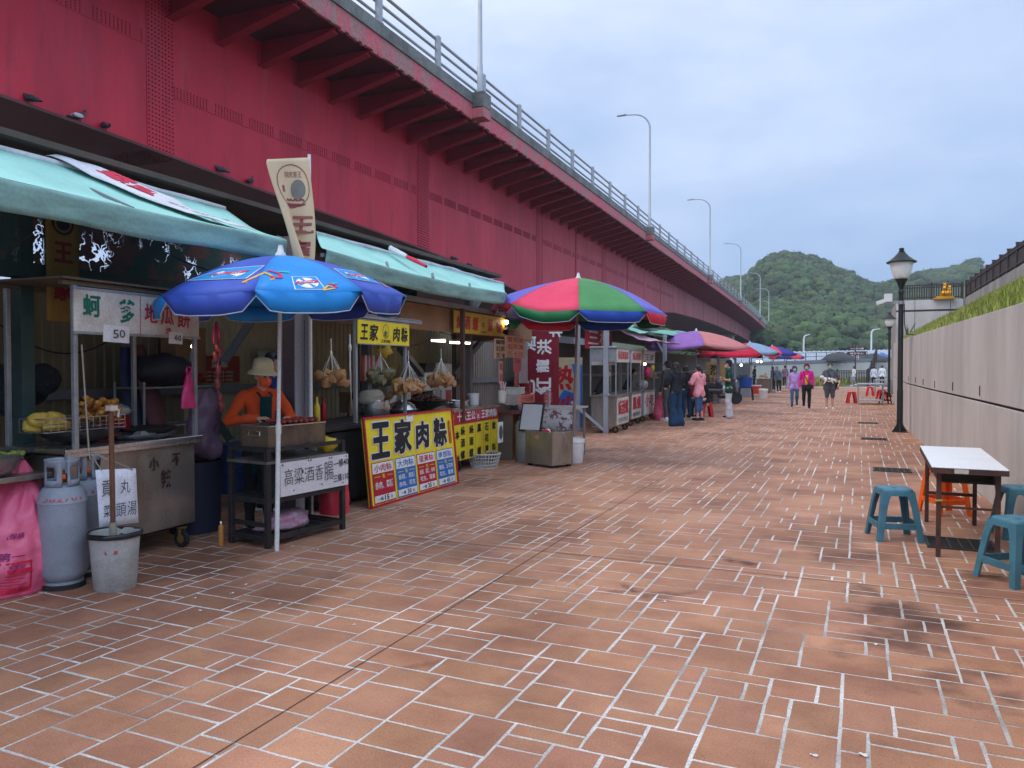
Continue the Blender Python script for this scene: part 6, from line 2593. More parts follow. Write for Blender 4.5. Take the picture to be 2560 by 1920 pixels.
# grey bucket with a black liner, broom standing in it
BKT = mat("bucket_grey", (.42, .42, .40), .55, c2=(.24, .235, .22), amt=.8, sc=5, fine=.12, fsc=60)
bp = G(288, 1470)
t = thing("bucket", "scuffed grey plastic bucket with a black liner in front of the paper sign", "bucket", bp, .4)
mb = MB()
mb.lathe([(.135, 0), (.14, .006), (.168, .385), (.176, .39), (.176, .405), (.162, .405), (.155, .38), (.13, .02), (.01, .015)], 36, sx=1.0, sy=.92, wob=.03)
mb.build("pail", BKT, t, smooth=50)
mb = MB()
mb.lathe([(.150, .33), (.164, .41), (.180, .412), (.184, .39), (.182, .375)], 36, sx=1, sy=.92, wob=.08, cap=False)
mb.build("liner", mat("black_liner", (.012, .012, .014), .3), t, smooth=180)
mb = MB()
ad = math.atan2(-bp.y, -bp.x) - .4
tmp = MB()
rect(tmp, -.03, .285, .085, .026, I4, 0, 0)
mb.add([(.164 * math.cos(ad + v[0] / .165), .151 * math.sin(ad + v[0] / .165), v[1]) for v in tmp.v], tmp.f)
mb.build("label", flat("label_red", srgb(165, 75, 65)), t, smooth=0)
t = thing("mop_handle", "worn wooden pole standing upright in the grey bucket", "pole", bp + Vector((-.01, .0, .02)), 0)
top = DP(277, 1022, 5.42) - t.location
mb = MB()
mb.tube([(0, 0, 0), top * .36], [.026, .026], 10)
mb.build("sleeve", mat("pole_sleeve", (.30, .27, .21), .7), t, smooth=50)
mb = MB()
mb.tube([top * .36, top * .98], [.0185, .0185], 10)
mb.build("shaft", WOOD, t, smooth=50)
mb = MB()
mb.box(top + Vector((.01, .0, .005)), (.05, .06, .035))
mb.tube([top + Vector((0, .03, .01)), top + Vector((.01, .055, -.01)), top + Vector((.01, .05, -.06))], .008, 6)
mb.build("hook_end", mat("cream_plastic", (.55, .5, .42), .5), t, smooth=40)
# paper sign hung on cords
t = thing("paper_sign", "white paper sign with handwritten black soup menu hanging on cords", "sign", W(3.80, -.20, .42), SA - .05)
PAP = mat("paper_white", (.76, .77, .84), .7, c2=(.66, .67, .74), amt=.4, sc=3)
mb = MB()
mb.sheet([[(.012 * math.sin(i * .9 + j * .3), .035 * (1 - j / 6) + .34 * i / 6, .42 * j / 6 - .03 * i / 6) for i in range(7)] for j in range(7)])
mb.build("sheet", PAP, t, smooth=180, solid=.003)
lt = MB()
M_ = FACE(.018, 0, 0)
for s_, x, y, w, h in (("貢", .085, .275, .085, .115), ("丸", .24, .27, .085, .10), ("菜", .085, .11, .06, .09), ("頭", .20, .10, .085, .10), ("湯", .295, .10, .08, .105)):
 write(lt, s_, x, y, w, h, M_, 0, -.004, ang=-.04)
lt.build("lettering", INK, t, smooth=0)
mb = MB()
q0, q1 = WPX(204, 862, -.45) - t.location, WPX(222, 1126, -.25) - t.location
Ri = rotz(-(SA - .05))
q0, q1 = Ri @ q0, Ri @ q1
mb.tube([q0, q1], .006, 6)
for e in ((.01, .05, .41), (.01, .31, .385), (.0, -.03, .5), (.01, .12, .47)):
 mb.tube([q1, e], .0045, 5)
mb.sphere(q1, .018, 8, 6)
mb.build("cord", mat("hemp_cord", (.33, .27, .2), .8), t, smooth=60)
# pink carrier bag and sausage string hanging by the right post
PKB = mat("pink_carrier", srgb(205, 40, 110), .4, c2=srgb(160, 24, 84), amt=.7, sc=8, bump=.3, bsc=18)
q = WPX(472, 1020, -.42)
t = thing("carrier_bag", "bright pink carrier bag hanging on the right post of the nearest cart", "bag", q)
mb = MB()
rows = []
for i in range(14):
 z = .30 * i / 13
 k = i / 13
 rr = .05 * (1 - .75 * k ** 1.5) + .005
 rows.append([(rr * .7 * math.cos(a) * (1 + .25 * math.sin(a * 4 + i * .2)), rr * 1.3 * math.sin(a) * (1 + .2 * math.sin(a * 3 + i * .3)), z) for a in [2 * math.pi * j / 20 for j in range(20)]])
mb.sheet(rows, closed=True)
mb.build("bag", PKB, t, smooth=180)
for s in (-1, 1):
 mb = MB()
 mb.tube([(0, s * .01, .29), (.01, s * .03, .33), (0, s * .01, .36)], [.014, .01, .006], 7)
 mb.build("handle", PKB, t, smooth=180)
SAUS = mat("raw_sausage", srgb(150, 60, 70), .35, c2=srgb(110, 35, 45), amt=.7, sc=20, spec=.6)
t = thing("sausage_string", "string of raw sausages hanging on a hook behind the blue parasol", "sausages", WPX(541, 812, -.5))
mb = MB()
mb.tube([(0, 0, .35), (0, .0, .12), (.01, -.02, .04), (.0, -.03, .0), (-.01, -.01, .03)], .006, 6)
mb.build("hook", GALV, t, smooth=60)
mb = MB()
for s in (-1, 1):
 mb.tube([(0, 0, .03), (.01 * s, .02 * s, -.08), (.0, .03 * s, -.17)], [.008, .014, .01], 7)
mb.build("ribbon", PKB, t, smooth=180)
z = -.14
pos = [(0, .0, -.17, 12), (.01, .035, -.20, -10), (0, -.02, -.24, 5), (.01, .01, -.36, -6), (0, .0, -.49, 4), (0, .03, -.62, 0), (.01, .02, -.70, 14)]
for k, (x, y, zz, an) in enumerate(pos):
 mb = MB()
 L = .115
 a = R(an)
 d = Vector((0, math.sin(a), -math.cos(a)))
 c = Vector((x, y, zz))
 pts = [c + d * (L * q) + Vector((0, .006 * math.sin(q * math.pi), 0)) for q in (0, .08, .3, .6, .85, 1)]
 mb.tube(pts, [.006, .021, .025, .025, .019, .005], 10)
 mb.build("sausage", SAUS, t, smooth=180)
# things at the back of the first stall
t = thing("shelf_rack", "pale wire shelf rack against the back wall behind the nearest cart", "rack", W(5.7, -1.75), SA)
for (x, y) in ((0, 0), (0, 1.05), (-.4, 0), (-.4, 1.05)):
 mb = MB()
 mb.tube([(x, y, 0), (x, y, 1.75 if y > 1 else 1.42)], .014, 8)
 mb.build("post", GALV, t, smooth=50)
for z in (.5, .95, 1.36):
 mb = MB()
 mb.tube([(0, 0, z), (0, 1.05, z), (-.4, 1.05, z), (-.4, 0, z), (0, 0, z)], .012, 6)
 for k in range(9):
  mb.tube([(0, .12 * k + .05, z), (-.4, .12 * k + .05, z)], .004, 5)
 mb.build("shelf", GALV, t, smooth=50)
mb = lump(.28, 7, (.8, 1.3, .6), .3)
o = mb.build("bundle", mat("black_bundle", (.03, .025, .035), .5, bump=.3, bsc=9), loc=W(6.15, -1.95, 1.55), smooth=180)
tag(o, "dark plastic bundle on top of the shelf rack at the back", "bundle")
mb = MB()
mb.lathe([(.14, 0), (.19, .13), (.2, .13), (.15, .02), (.02, .015)], 24)
o = mb.build("basin", mat("basin_red", srgb(140, 15, 40), .45), loc=W(6.45, -1.95, 1.375), smooth=50)
tag(o, "dark red basin on the shelf rack at the back", "basin")
for (pa, pb, w, m, lab) in (((312, 868), (356, 1030), -2.0, mat("board_navy", (.03, .035, .12), .5), "dark blue surfboard like plank leaning at the back of the nearest stall"), ((345, 862), (410, 1020), -1.9, mat("board_maroon", (.16, .04, .045), .5), "maroon plank leaning beside the dark blue one")):
 a, b = WPX(*pa, w - .3), WPX(*pb, w)
 b.z = max(.05, b.z - .5)
 d = (a - b).normalized()
 x = SU - d * SU.dot(d)
 x.normalize()
 rows = []
 for i in range(13):
  q = i / 12
  ww = .13 * (math.sin(math.pi * (.08 + .84 * q)) ** .6)
  c = b.lerp(a, q)
  rows.append([c - x * ww, c - x * ww * .4 + SN * .03, c + x * ww * .4 + SN * .03, c + x * ww])
 o = MB().sheet(rows).build("plank", m, smooth=180, solid=.02)
 tag(o, lab, "plank")
t = thing("wall_poster", "red paper poster with pale print on the back wall behind the hanging bag", "poster", W(7.6, -2.5, 1.35), SA)
mb = MB()
mb.box((0, 0, .2), (.01, .75, .34))
mb.build("sheet", mat("poster_red", srgb(140, 40, 20), .6), t, smooth=0)
lt = MB()
write(lt, "菜單", 0, .27, .3, .12, FACE(.008, 0, 0), 0, .02)
for k in range(3):
 write(lt, "海產小吃", 0, .16 - k * .05, .5, .035, FACE(.008, 0, 0), 0, .01)
lt.build("lettering", OFFW, t, smooth=0)
mb = MB()
mb.cap((0, 0, .1), .16, (0, .05, .55), .12)
o = fuse("bag_src", mb, mat("lilac_bag", srgb(112, 90, 112), .4, bump=.4, bsc=12, c2=srgb(80, 60, 84)), None, .02, 3, .03, 8)
o.name = "carrier_bag"
o.location = W(5.55, -.85, .72)
tag(o, "greyish lilac bag hanging behind the cart's right post", "bag")
mb = MB()
mb.lathe([(.23, 0), (.25, .66), (.255, .68), (.24, .68), (.22, .03), (.01, .02)], 28)
o = mb.build("barrel", mat("barrel_blue", srgb(40, 50, 75), .5), loc=W(5.55, -.95), smooth=50)
tag(o, "dark blue plastic barrel between the nearest cart and the sausage stand", "barrel")
mb = MB()
for k in range(9):
 mb.sphere((rnd.gauss(0, .1), rnd.gauss(0, .1), rnd.gauss(.2, .12)), (.12, .12, .14), 10, 8)
o = fuse("cloth_src", mb, mat("dotted_cloth", (.012, .014, .02), .9, c2=(.2, .2, .22), amt=1, sc=55, lo=.66, hi=.7), None, .02, 3, .01)
o.name = "apron_bundle"
o.location = W(4.35, -1.7, 1.15)
tag(o, "black dotted cloth hung up at the left edge of the nearest stall", "cloth")
# ================================================================== SAUSAGE STAND
p0 = G(670, 1372)
gr = thing("grill_stand", "black angle iron stand with a white handwritten sausage price board", "stand", p0, SA - R(9))
LY, LX = .93, .46
for (x, y, h) in ((0, 0, .87), (0, LY, .87), (-LX, 0, .87), (-LX, LY, .87)):
 mb = MB()
 mb.box((x - (.0 if x else .0), y, h / 2), (.045, .045, h))
 mb.build("leg", BLACKM, gr, smooth=0, bevel=.004)
mb = MB()
for z in (.855,):
 mb.bar((0, 0, z), (0, LY + .02, z + .0), .03, .035)
 mb.bar((-LX, 0, z), (-LX, LY, z), .03, .035)
 mb.bar((0, 0, z), (-LX, 0, z), .03, .035)
 mb.bar((0, LY, z), (-LX, LY, z), .03, .035)
for z in (.41, .08):
 mb.bar((0, 0, z), (0, LY, z), .035, .045)
 mb.bar((-LX, 0, z), (-LX, LY, z), .035, .045)
 mb.bar((0, 0, z), (-LX, 0, z), .035, .045)
 mb.bar((0, LY, z), (-LX, LY, z), .035, .045)
mb.bar((0, 0, .2), (-LX, 0, .2), .02, .04)
mb.build("rails", BLACKM, gr, smooth=0)
mb = MB()
mb.box((-LX / 2 + .0, LY / 2, .745), (LX + .06, LY + .06, .025))
mb.build("table_top", mat("grill_top_steel", (.2, .19, .18), .45, .6, c2=(.1, .09, .08), sc=4), gr, smooth=0, bevel=.004)
for z in (.42, .09):
 mb = MB()
 for k in range(7):
  mb.box((-LX / 2, LY * (k + .5) / 7, z), (LX - .03, .09, .012))
 mb.build("shelf", BLACKM, gr, smooth=0)
mb = MB()
mb.box((.033, .545, .585), (.008, .86, .30))
sb_ = mb.build("price_board", mat("board_white", (.70, .68, .70), .5, c2=(.58, .54, .54), amt=.6, sc=3), gr, smooth=0)
lt = MB()
M_ = FACE(.040, .115, .435)
x = .09
for ch, w, h in (("高", .10, .15), ("粱", .12, .145), ("酒", .12, .13), ("香", .10, .14), ("腸", .12, .17)):
 write(lt, ch, x, .165, w, h, M_, 0, -.006, ang=.05)
 x += .125
write(lt, "一條40", .755, .225, .20, .075, M_, 1, .008, ang=.08)
write(lt, "三條110", .755, .085, .21, .075, M_, 1, .008, ang=.06)
for (a, b) in ((.02, .28), (.33, .29), (.36, .29), (.60, .285), (.63, .285), (.83, .28), (.15, .04), (.5, .05), (.78, .03)):
 disc(lt, a, b, .008, .008, M_, 2, n=10)
lt.build("lettering", [INKG, INK, INK], sb_, smooth=0)
gx = thing("charcoal_grill", "long heat stained steel charcoal grill box on the black stand", "grill", gr.matrix_basis @ Vector((-.04, .06, .872)), SA - R(9))
BURN = mat("burnt_steel", (.20, .14, .09), .5, .5, c2=(.06, .045, .04), amt=.9, sc=3.5, stretch=(1, 1, .6))
mb = MB()
for (c, s_) in (((0, .33, .09), (.012, .70, .18)), ((-.33, .33, .09), (.012, .70, .18)), ((-.165, -.01, .09), (.32, .012, .18)), ((-.165, .67, .09), (.32, .012, .18)), ((-.165, .33, .012), (.33, .69, .014))):
 mb.box(c, s_)
mb.build("box", BURN, gx, smooth=0)
mb = MB()
mb.bar((.004, -.02, .185), (.004, .68, .185), .025, .01)
mb.bar((-.334, -.02, .185), (-.334, .68, .185), .025, .01)
mb.bar((.004, -.016, .185), (-.334, -.016, .185), .025, .01)
mb.build("rim", STEELB, gx, smooth=0)
mb = MB()
for k in range(16):
 mb.tube([(-.02 - .3 * k / 15, 0, .178), (-.02 - .3 * k / 15, .66, .178)], .003, 5)
for k in range(4):
 mb.tube([(-.01, .08 + .16 * k, .174), (-.32, .08 + .16 * k, .174)], .004, 5)
mb.build("grate", BLACKM, gx, smooth=50)
mb = MB()
mb.tube([(-.10, -.018, .14), (-.10, -.035, .14), (-.24, -.035, .14), (-.24, -.018, .14), (-.24, -.018, .10), (-.24, -.035, .10), (-.10, -.035, .10), (-.10, -.018, .10), (-.10, -.018, .14)], .006, 6)
mb.build("handle", STEELB, gx, smooth=50)
COOK = mat("grilled_sausage", srgb(165, 66, 48), .25, c2=srgb(100, 30, 24), amt=.8, sc=16, spec=.7)
Mg = gx.matrix_basis
prot = None
for k in range(13):
 mb = MB()
 L = .13
 pts = [(-L / 2 + L * q, .008 * math.sin(q * math.pi), 0) for q in (0, .07, .3, .6, .9, 1)]
 if prot is None:
  mb.tube([(a, b, c) for a, b, c in pts], [.006, .018, .021, .021, .018, .005], 10)
  prot = mb.build("sausage", COOK, smooth=180)
  o = prot
 else:
  o = prot.copy()
  COL.objects.link(o)
 row = k % 2
 o.location = Mg @ Vector((-.085 - .14 * row, .20 + .035 * k * .98, .203 + .012 * rnd.random()))
 o.rotation_euler = (0, rnd.uniform(-.08, .08), SA - R(9) + rnd.uniform(-.3, .3))
 tag(o, "glossy red sausage cooking on the charcoal grill", "sausage", "sausages cooking on the charcoal grill")
YBAG = mat("yellow_bag", srgb(225, 200, 60), .4, c2=srgb(200, 170, 40), amt=.6, sc=6, bump=.4, bsc=14)
o = lump(.10, 2, (1, 1.2, .75), .4).build("carrier_bag", YBAG, loc=gr.matrix_basis @ Vector((-.12, .86, .83)), smooth=180)
tag(o, "crumpled yellow plastic bag at the end of the sausage stand", "bag")
mb = MB()
mb.lathe([(.03, 0), (.036, .17), (.037, .17), (.031, .01), (.01, .01)], 18)
o = mb.build("cup_stack", WHITEP, loc=gr.matrix_basis @ Vector((-.30, .86, .76)), smooth=50)
tag(o, "tall stack of white cups beside the yellow bag", "cups")
o = lump(.17, 6, (1.0, 1.7, .55), .35, 16).build("carrier_bag", mat("clear_mauve_bag", srgb(170, 150, 165), .25, c2=srgb(150, 70, 100), amt=.8, sc=9, bump=.5, bsc=12), loc=gr.matrix_basis @ Vector((-.2, .38, .165)), smooth=180)
tag(o, "clear plastic bag with pink stripes on the stand's bottom shelf", "bag")
t = thing("carrier_bag", "large red plastic bag hanging behind the sausage stand's far end", "bag", gr.matrix_basis @ Vector((-.22, LY + .12, .12)))
mb = MB()
mb.sheet([[bag_surface(2 * math.pi * j / 40, .62 * i / 20, .62, .15, 8, (0, .02)) for j in range(40)] for i in range(21)], closed=True)
mb.build("sack", mat("red_bag", srgb(205, 50, 68), .4, c2=srgb(165, 24, 44), amt=.6, sc=4, bump=.25, bsc=10), t, smooth=180)
o = MB().lathe([(.13, 0), (.17, .28), (.175, .28), (.14, .02), (.01, .01)], 24).build("basin", BLACKM, loc=gr.matrix_basis @ Vector((-.23, .32, .43)), smooth=50)
tag(o, "black tub on the middle shelf of the sausage stand", "tub")
t = thing("gas_lighter", "slim orange gas canister standing on the ground by the sausage stand", "canister", G(553, 1364))
mb = MB()
mb.lathe([(.022, 0), (.023, .004), (.023, .17), (.018, .185)], 16)
mb.build("can", mat("can_orange", srgb(190, 130, 60), .35), t, smooth=50)
mb = MB()
mb.lathe([(.012, .185), (.012, .215), (.006, .22)], 12)
mb.build("nozzle", STEELB, t, smooth=50)
# ================================================================== DUMPLING STALL (second cart)
LEAFB = mat("bamboo_leaf", srgb(176, 132, 88), .55, c2=srgb(120, 84, 52), amt=.8, sc=18, bump=.3, bsc=40)
LEAFG = mat("bamboo_leaf_green", srgb(122, 116, 84), .55, c2=srgb(84, 80, 56), amt=.8, sc=18, bump=.3, bsc=40)
TWINE = mat("white_twine", (.62, .60, .54), .8)
def dumpling_mesh(r, sd):
 rr = random.Random(sd)
 mb = MB()
 pts = [Vector((1, 0, -.5)), Vector((-.55, .85, -.5)), Vector((-.55, -.85, -.5)), Vector((0, 0, 1.0))]
 # rounded tetrahedron wrapped in leaf: subdivide the four faces and puff
 faces = [(0, 1, 2), (0, 3, 1), (1, 3, 2), (2, 3, 0)]
 for (a, b, c) in faces:
  A_, B2, C_ = pts[a], pts[b], pts[c]
  n = 4
  idx = {}
  vs = []
  for i in range(n + 1):
   for j in range(n + 1 - i):
    p = A_ + (B2 - A_) * (i / n) + (C_ - A_) * (j / n)
    p = p.normalized() * (p.length * .5 + .40 + .10 * noise.noise(p * 2 + Vector((sd, 0, 0))))
    idx[(i, j)] = len(vs)
    vs.append(p * r)
  fs = []
  for i in range(n):
   for j in range(n - i):
    fs.append((idx[(i, j)], idx[(i, j + 1)], idx[(i + 1, j)]))
    if i + j < n - 1:
     fs.append((idx[(i + 1, j)], idx[(i, j + 1)], idx[(i + 1, j + 1)]))
  mb.add(vs, fs)
 return mb
_dmesh = {}
def dumpling(parent, loc, m, r=.048):
 k = (m.name, rnd.randrange(3))
 if k not in _dmesh:
  o = dumpling_mesh(.048, k[1] * 7).build("dumpling", m, parent, smooth=60)
  _dmesh[k] = o
 else:
  o = _dmesh[k].copy()
  COL.objects.link(o)
  o.parent = parent
 o.location = loc
 o.rotation_euler = (rnd.uniform(0, 6.28), rnd.uniform(0, 6.28), rnd.uniform(0, 6.28))
 o.scale = [r / .048 * rnd.uniform(.85, 1.15)] * 3
 return o
def bunch(p, lab, m, n=18, rad=.15, drop=.26, r=.048):
 t = thing("dumpling_bunch", lab, "dumplings", p, 0, "bunches of leaf wrapped dumplings hung on strings")
 mb = MB()
 mb.tube([(0, 0, .16), (0, 0, 0)], .006, 5)
 mb.sphere((0, 0, 0), (.014, .014, .03), 8, 6)
 for k in range(n):
  a = k * 2.4
  q = math.sqrt((k + .5) / n)
  e = Vector((rad * q * math.cos(a), rad * q * math.sin(a), -drop + .04 * (1 - q) - rnd.uniform(0, .11)))
  if k % 3 == 0:
   mb.tube([(0, 0, 0), e * .5 + Vector((0, 0, .012)), e], .0032, 4)
  dumpling(t, e + Vector((0, 0, -.03)), m, r)
 mb.build("string", TWINE, t, smooth=60)
 return t
bunch(WPX(828, 884, -.2), "leaf wrapped dumplings on strings, leftmost bunch, by the grey pillar", LEAFB, 30, .15, .18, .075)
bunch(WPX(951, 888, -.35), "dark greenish dumpling bunch hanging inside under the yellow sign", LEAFG, 32, .15, .18, .075)
bunch(WPX(1021, 908, -.22), "pale brown dumpling bunch hanging right of the yellow sign's post", LEAFB, 46, .17, .22, .075)
bunch(WPX(1103, 900, -.25), "brown dumpling bunch hanging by the brown post of the red and yellow counter", LEAFB, 46, .17, .20, .075)
c2 = thing("food_cart", "black dumpling cart with posts under the yellow sign with black brush characters", "food cart", W(6.75, -.28), SA)
mb = MB()
mb.box((-.35, 1.45, .46), (.66, 2.9, .78))
mb.build("body", BLACKM, c2, smooth=0, bevel=.01)
mb = MB()
mb.box((-.35, 1.45, .90), (.76, 3.0, .05))
mb.box((-.35, 1.45, .935), (.72, 2.9, .012))
mb.build("countertop", BLACKM, c2, smooth=0, bevel=.006)
for (x, y) in ((0, .57), (0, 1.72), (-.7, .57), (-.7, 1.72)):
 mb = MB()
 mb.box((x, y, 1.53), (.04, .04, 1.2))
 mb.build("post", GALV if x == 0 else BLACKM, c2, smooth=0, bevel=.003)
mb = MB()
mb.bar((.02, .35, 2.16), (.02, 2.1, 2.16), .06, .035)
mb.bar((-.7, .45, 2.15), (-.7, 2.0, 2.15), .05, .03)
mb.box((-.34, 1.2, 2.19), (.76, 1.8, .012))
mb.build("roof_bar", GALV, c2, smooth=0)
mb = MB()
mb.box((.045, 1.145, 1.985), (.015, 1.19, .27), 0)
for zz in (1.845, 2.125):
 mb.box((.045, 1.145, zz), (.022, 1.2, .012), 1)
sg = mb.build("sign_panel", [YEL, GALV], c2, smooth=0)
for y in (.35, 1.4, 2.5):
 caster(c2, .0, y, .07)
def emblem(lt, cx, cy, k, M_, m_line, m_fill, z=.003):
 disc(lt, cx, cy + .02 * k, .42 * k, .5 * k, M_, m_line, z, 28, hole=.93)
 lt.add([(cx - .12 * k, cy - .2 * k, z), (cx + .06 * k, cy - .2 * k, z), (cx - .02 * k, cy + .22 * k, z)], [(0, 1, 2)], m_fill, M_)
 disc(lt, cx - .04 * k, cy - .12 * k, .17 * k, .16 * k, M_, m_fill, z + .001, 18)
 for q in range(3):
  disc(lt, cx - .2 * k + q * .2 * k, cy - .34 * k, .11 * k, .07 * k, M_, m_line, z + .001, 12, hole=.5, a0=0, a1=math.pi)
 disc(lt, cx + .2 * k, cy - .02 * k, .03 * k, .07 * k, M_, m_line, z, 10)
lt = MB()
M_ = FACE(.054, 1.145, 1.985)
for ch, x, w, h in (("王", -.47, .16, .18), ("家", -.26, .19, .20), ("肉", .27, .16, .18), ("粽", .47, .17, .19)):
 write(lt, ch, x, 0, w, h, M_, 0, .03, shear=.12)
emblem(lt, .01, .02, .17, M_, 0, 1)
write(lt, "王家肉粽", .01, -.095, .22, .04, M_, 0, .015)
lt.build("lettering", [INK, GREEN], sg, smooth=0)
# leaning menu board
b0, b1 = G(927, 1273), G(1146, 1208)
d = (b1 - b0)
L = d.length
an = math.atan2(d.y, d.x) - R(90)
mbd = thing("menu_board", "big yellow dumpling menu board with giant brush characters leaning on the cart", "menu board", b0, an)
TB = roty(R(-6))
HB = 1.02
mb = MB()
mb.box((-.012, L / 2, HB / 2), (.02, L, HB), 0, TB)
for (y0, z0, wy, wz) in ((L / 2, .012, L + .01, .024), (L / 2, HB - .012, L + .01, .024), (.012, HB / 2, .024, HB), (L - .012, HB / 2, .024, HB)):
 mb.box((.0, y0, z0), (.03, wy, wz), 1, TB)
mb.build("panel", [YEL, RED], mbd, smooth=0)
lt = MB()
M_ = TB @ FACE(.002, 0, 0)
for ch, x, y, w, h in (("王", .30, .74, .40, .44), ("家", .76, .75, .42, .44), ("肉", 1.20, .73, .34, .36), ("粽", 1.64, .73, .38, .40)):
 x = x * L / 2.0
 for r_ in (.026, .018):
  for q in range(8):
   write(lt, ch, x + r_ * math.cos(q * .785), y + r_ * math.sin(q * .785), w * .9, h * .9, M_, 2, .01, .002 + q * .00015, shear=.14)
 write(lt, ch, x, y, w * .95, h * .95, M_, 0, .045, .005, shear=.14)
disc(lt, L * .945, .83, .035, .035, M_, 1, .003)
rect(lt, L * .945, .71, .07, .24, M_, 1, .003)
disc(lt, L * .945, .59, .035, .035, M_, 1, .003)
write(lt, "王家肉粽十八王公", L * .945, .71, .045, .27, M_, 3, .005, .005, vert=True)
cols = ((1, "小肉粽", ("赤肉、菜脯",), "15"), (4, "大肉粽", ("香菇、菜脯", "赤肉、花生"), "30"), (1, "蛋黃粽", ("香菇、菜脯、赤肉", "花生、蛋黃"), "35"), (4, "南部粽", ("香菇、五花肉", "花生、蛋黃"), "45"))
cw = (L - .12) / 4
for k, (mc, ti, ing, pr) in enumerate(cols):
 cx = .06 + cw * (k + .5)
 rect(lt, cx, .265, cw - .045, .465, M_, mc, .002)
 rect(lt, cx, .43, cw - .065, .115, M_, 2, .003)
 write(lt, ti, cx, .43, cw - .13, .085, M_, mc, .012, .005)
 write(lt, "包", cx, .335, .055, .05, M_, 3, .03, .004)
 rect(lt, cx - .13, .333, .12, .006, M_, 3, .004)
 rect(lt, cx + .13, .333, .12, .006, M_, 3, .004)
 for q, s_ in enumerate(ing):
  zz = .235 if len(ing) == 1 else .27 - q * .085
  write(lt, s_, cx, zz, cw - .12, .085 if len(ing) == 1 else .06, M_, 2, .014, .004)
 rect(lt, cx, .085, cw - .065, .075, M_, 2, .003)
 write(lt, "一個", cx - .1, .082, .1, .04, M_, 0, .012, .005)
 write(lt, pr, cx + .03, .085, .09, .058, M_, 0, .03, .005)
 write(lt, "元", cx + .13, .08, .05, .04, M_, 0, .01, .005)
rect(lt, L * .47, .955, .16, .085, M_, 2, .006)
write(lt, "公告", L * .47, .985, .1, .018, M_, 5, .01, .008)
lt.build("lettering", [INK, RED, WHITE, YEL, BLUE, INKG], mbd, smooth=0)
# pots on the counter
def pot(p, r_, h, lab, m=STEELB, nm="steamer", cat="pot"):
 t = thing(nm, lab, cat, p, SA)
 mb = MB()
 mb.lathe([(r_ * .96, 0), (r_, .01), (r_, h * .48), (r_ * 1.03, h * .5), (r_ * 1.03, h * .53), (r_, h * .55), (r_, h), (r_ * 1.04, h + .004), (r_ * 1.02, h + .012), (r_ * .95, h), (r_ * .93, h * .6)], 36)
 mb.build("pan", m, t, smooth=45)
 for s in (-1, 1):
  mb = MB()
  mb.tube([(.02, s * r_, h * .75), (.05, s * (r_ + .04), h * .77), (-.05, s * (r_ + .04), h * .77), (-.02, s * r_, h * .75)], .008, 6)
  mb.build("handle", m, t, smooth=50)
 return t
CT = .945
pot(W(8.45, -.72, CT), .20, .19, "steel steamer pot under the white cloth on the dumpling cart")
o = lump(.19, 3, (.9, 1.05, .55), .25, 18).build("steamer_cloth", mat("muslin", (.55, .5, .4), .85, c2=(.4, .36, .28), sc=6, bump=.3, bsc=14), loc=W(8.40, -.74, CT + .23), smooth=180)
tag(o, "damp beige cloth heaped on top of the steel steamer", "cloth")
for k in range(9):
 o = dumpling(None, W(8.50 + rnd.uniform(-.1, .2), -.60 + rnd.uniform(-.05, .08), CT + .225 + .03 * (k % 3)), LEAFB, .045)
 tag(o, "leaf wrapped dumpling lying on the steamer beside the cloth", "dumpling", "dumplings on the steamer")
t = pot(W(9.05, -.66, CT), .21, .04, "shallow pan with a shiny domed lid right of the steamer", BLACKM, "lidded_pan")
mb = MB()
mb.lathe([(.215, .045), (.21, .06), (.17, .12), (.10, .155), (.03, .168), (.03, .185), (.01, .19)], 32)
mb.build("lid", STEELB, t, smooth=60)
t = thing("wok", "black wok heaped with dark river snails left of the steel bowl", "wok", W(9.95, -.75, CT))
mb = MB()
mb.lathe([(.08, 0), (.26, .07), (.34, .14), (.35, .14), (.27, .08), (.02, .06)], 30)
mb.build("pan", BLACKM, t, smooth=60)
mb = MB()
for k in range(170):
 a, q = rnd.uniform(0, 6.28), math.sqrt(rnd.random())
 mb.sphere((.27 * q * math.cos(a), .27 * q * math.sin(a), .11 + .10 * (1 - q * q) + .01 * rnd.random()), (.022, .018, .016), 6, 4)
o = mb.build("snails", mat("snail_brown", srgb(96, 56, 40), .4, c2=srgb(50, 30, 24), sc=30), t, smooth=180)
o["kind"] = "stuff"
t = pot(W(10.75, -.62, CT), .18, .10, "wide steel mixing bowl at the right end of the snail counter", STEELB, "steel_bowl", "bowl")
pot(W(11.5, -.75, CT), .10, .16, "dark steel pot with a bail handle on the red and yellow counter", STEEL, "small_pot")
o = MB().lathe([(.07, 0), (.085, .2), (.09, .2), (.075, .01), (.01, .01)], 22).build("white_tub", WHITEP, loc=W(11.35, -.6, CT), smooth=50)
tag(o, "white tub beside the dark pot on the counter", "tub")
for (px, py, w, sx_, lab, m) in ((960, 874, -.6, 1.0, "yellow plastic bags hanging behind the yellow sign", YBAG), (1000, 965, -.5, 1.3, "yellow plastic bag tied beside the pale dumpling bunch", YBAG), (640, 730, -1.3, 1.5, "blue plastic bundle stowed under the blue parasol", mat("dark_blue_bag", (.02, .03, .14), .5))):
 o = lump(.11 * sx_, px, (.6, 1.3, .8), .4).build("carrier_bag", m, loc=WPX(px, py, w), smooth=180)
 tag(o, lab, "bag")
t = thing("striped_cloth", "red and white striped cloth hanging behind the dumpling cart", "cloth", W(8.9, -1.2, 1.38), SA)
mb = MB()
for k in range(9):
 mb.add([(.015 * math.sin(k), .06 * k, 0), (.015 * math.sin(k + 1), .06 * (k + 1), 0), (.015 * math.sin(k + 1), .06 * (k + 1), .36), (.015 * math.sin(k), .06 * k, .36)], [(0, 1, 2, 3)], k % 2)
mb.build("cloth", [REDF, OFFW], t, smooth=180, solid=.004)
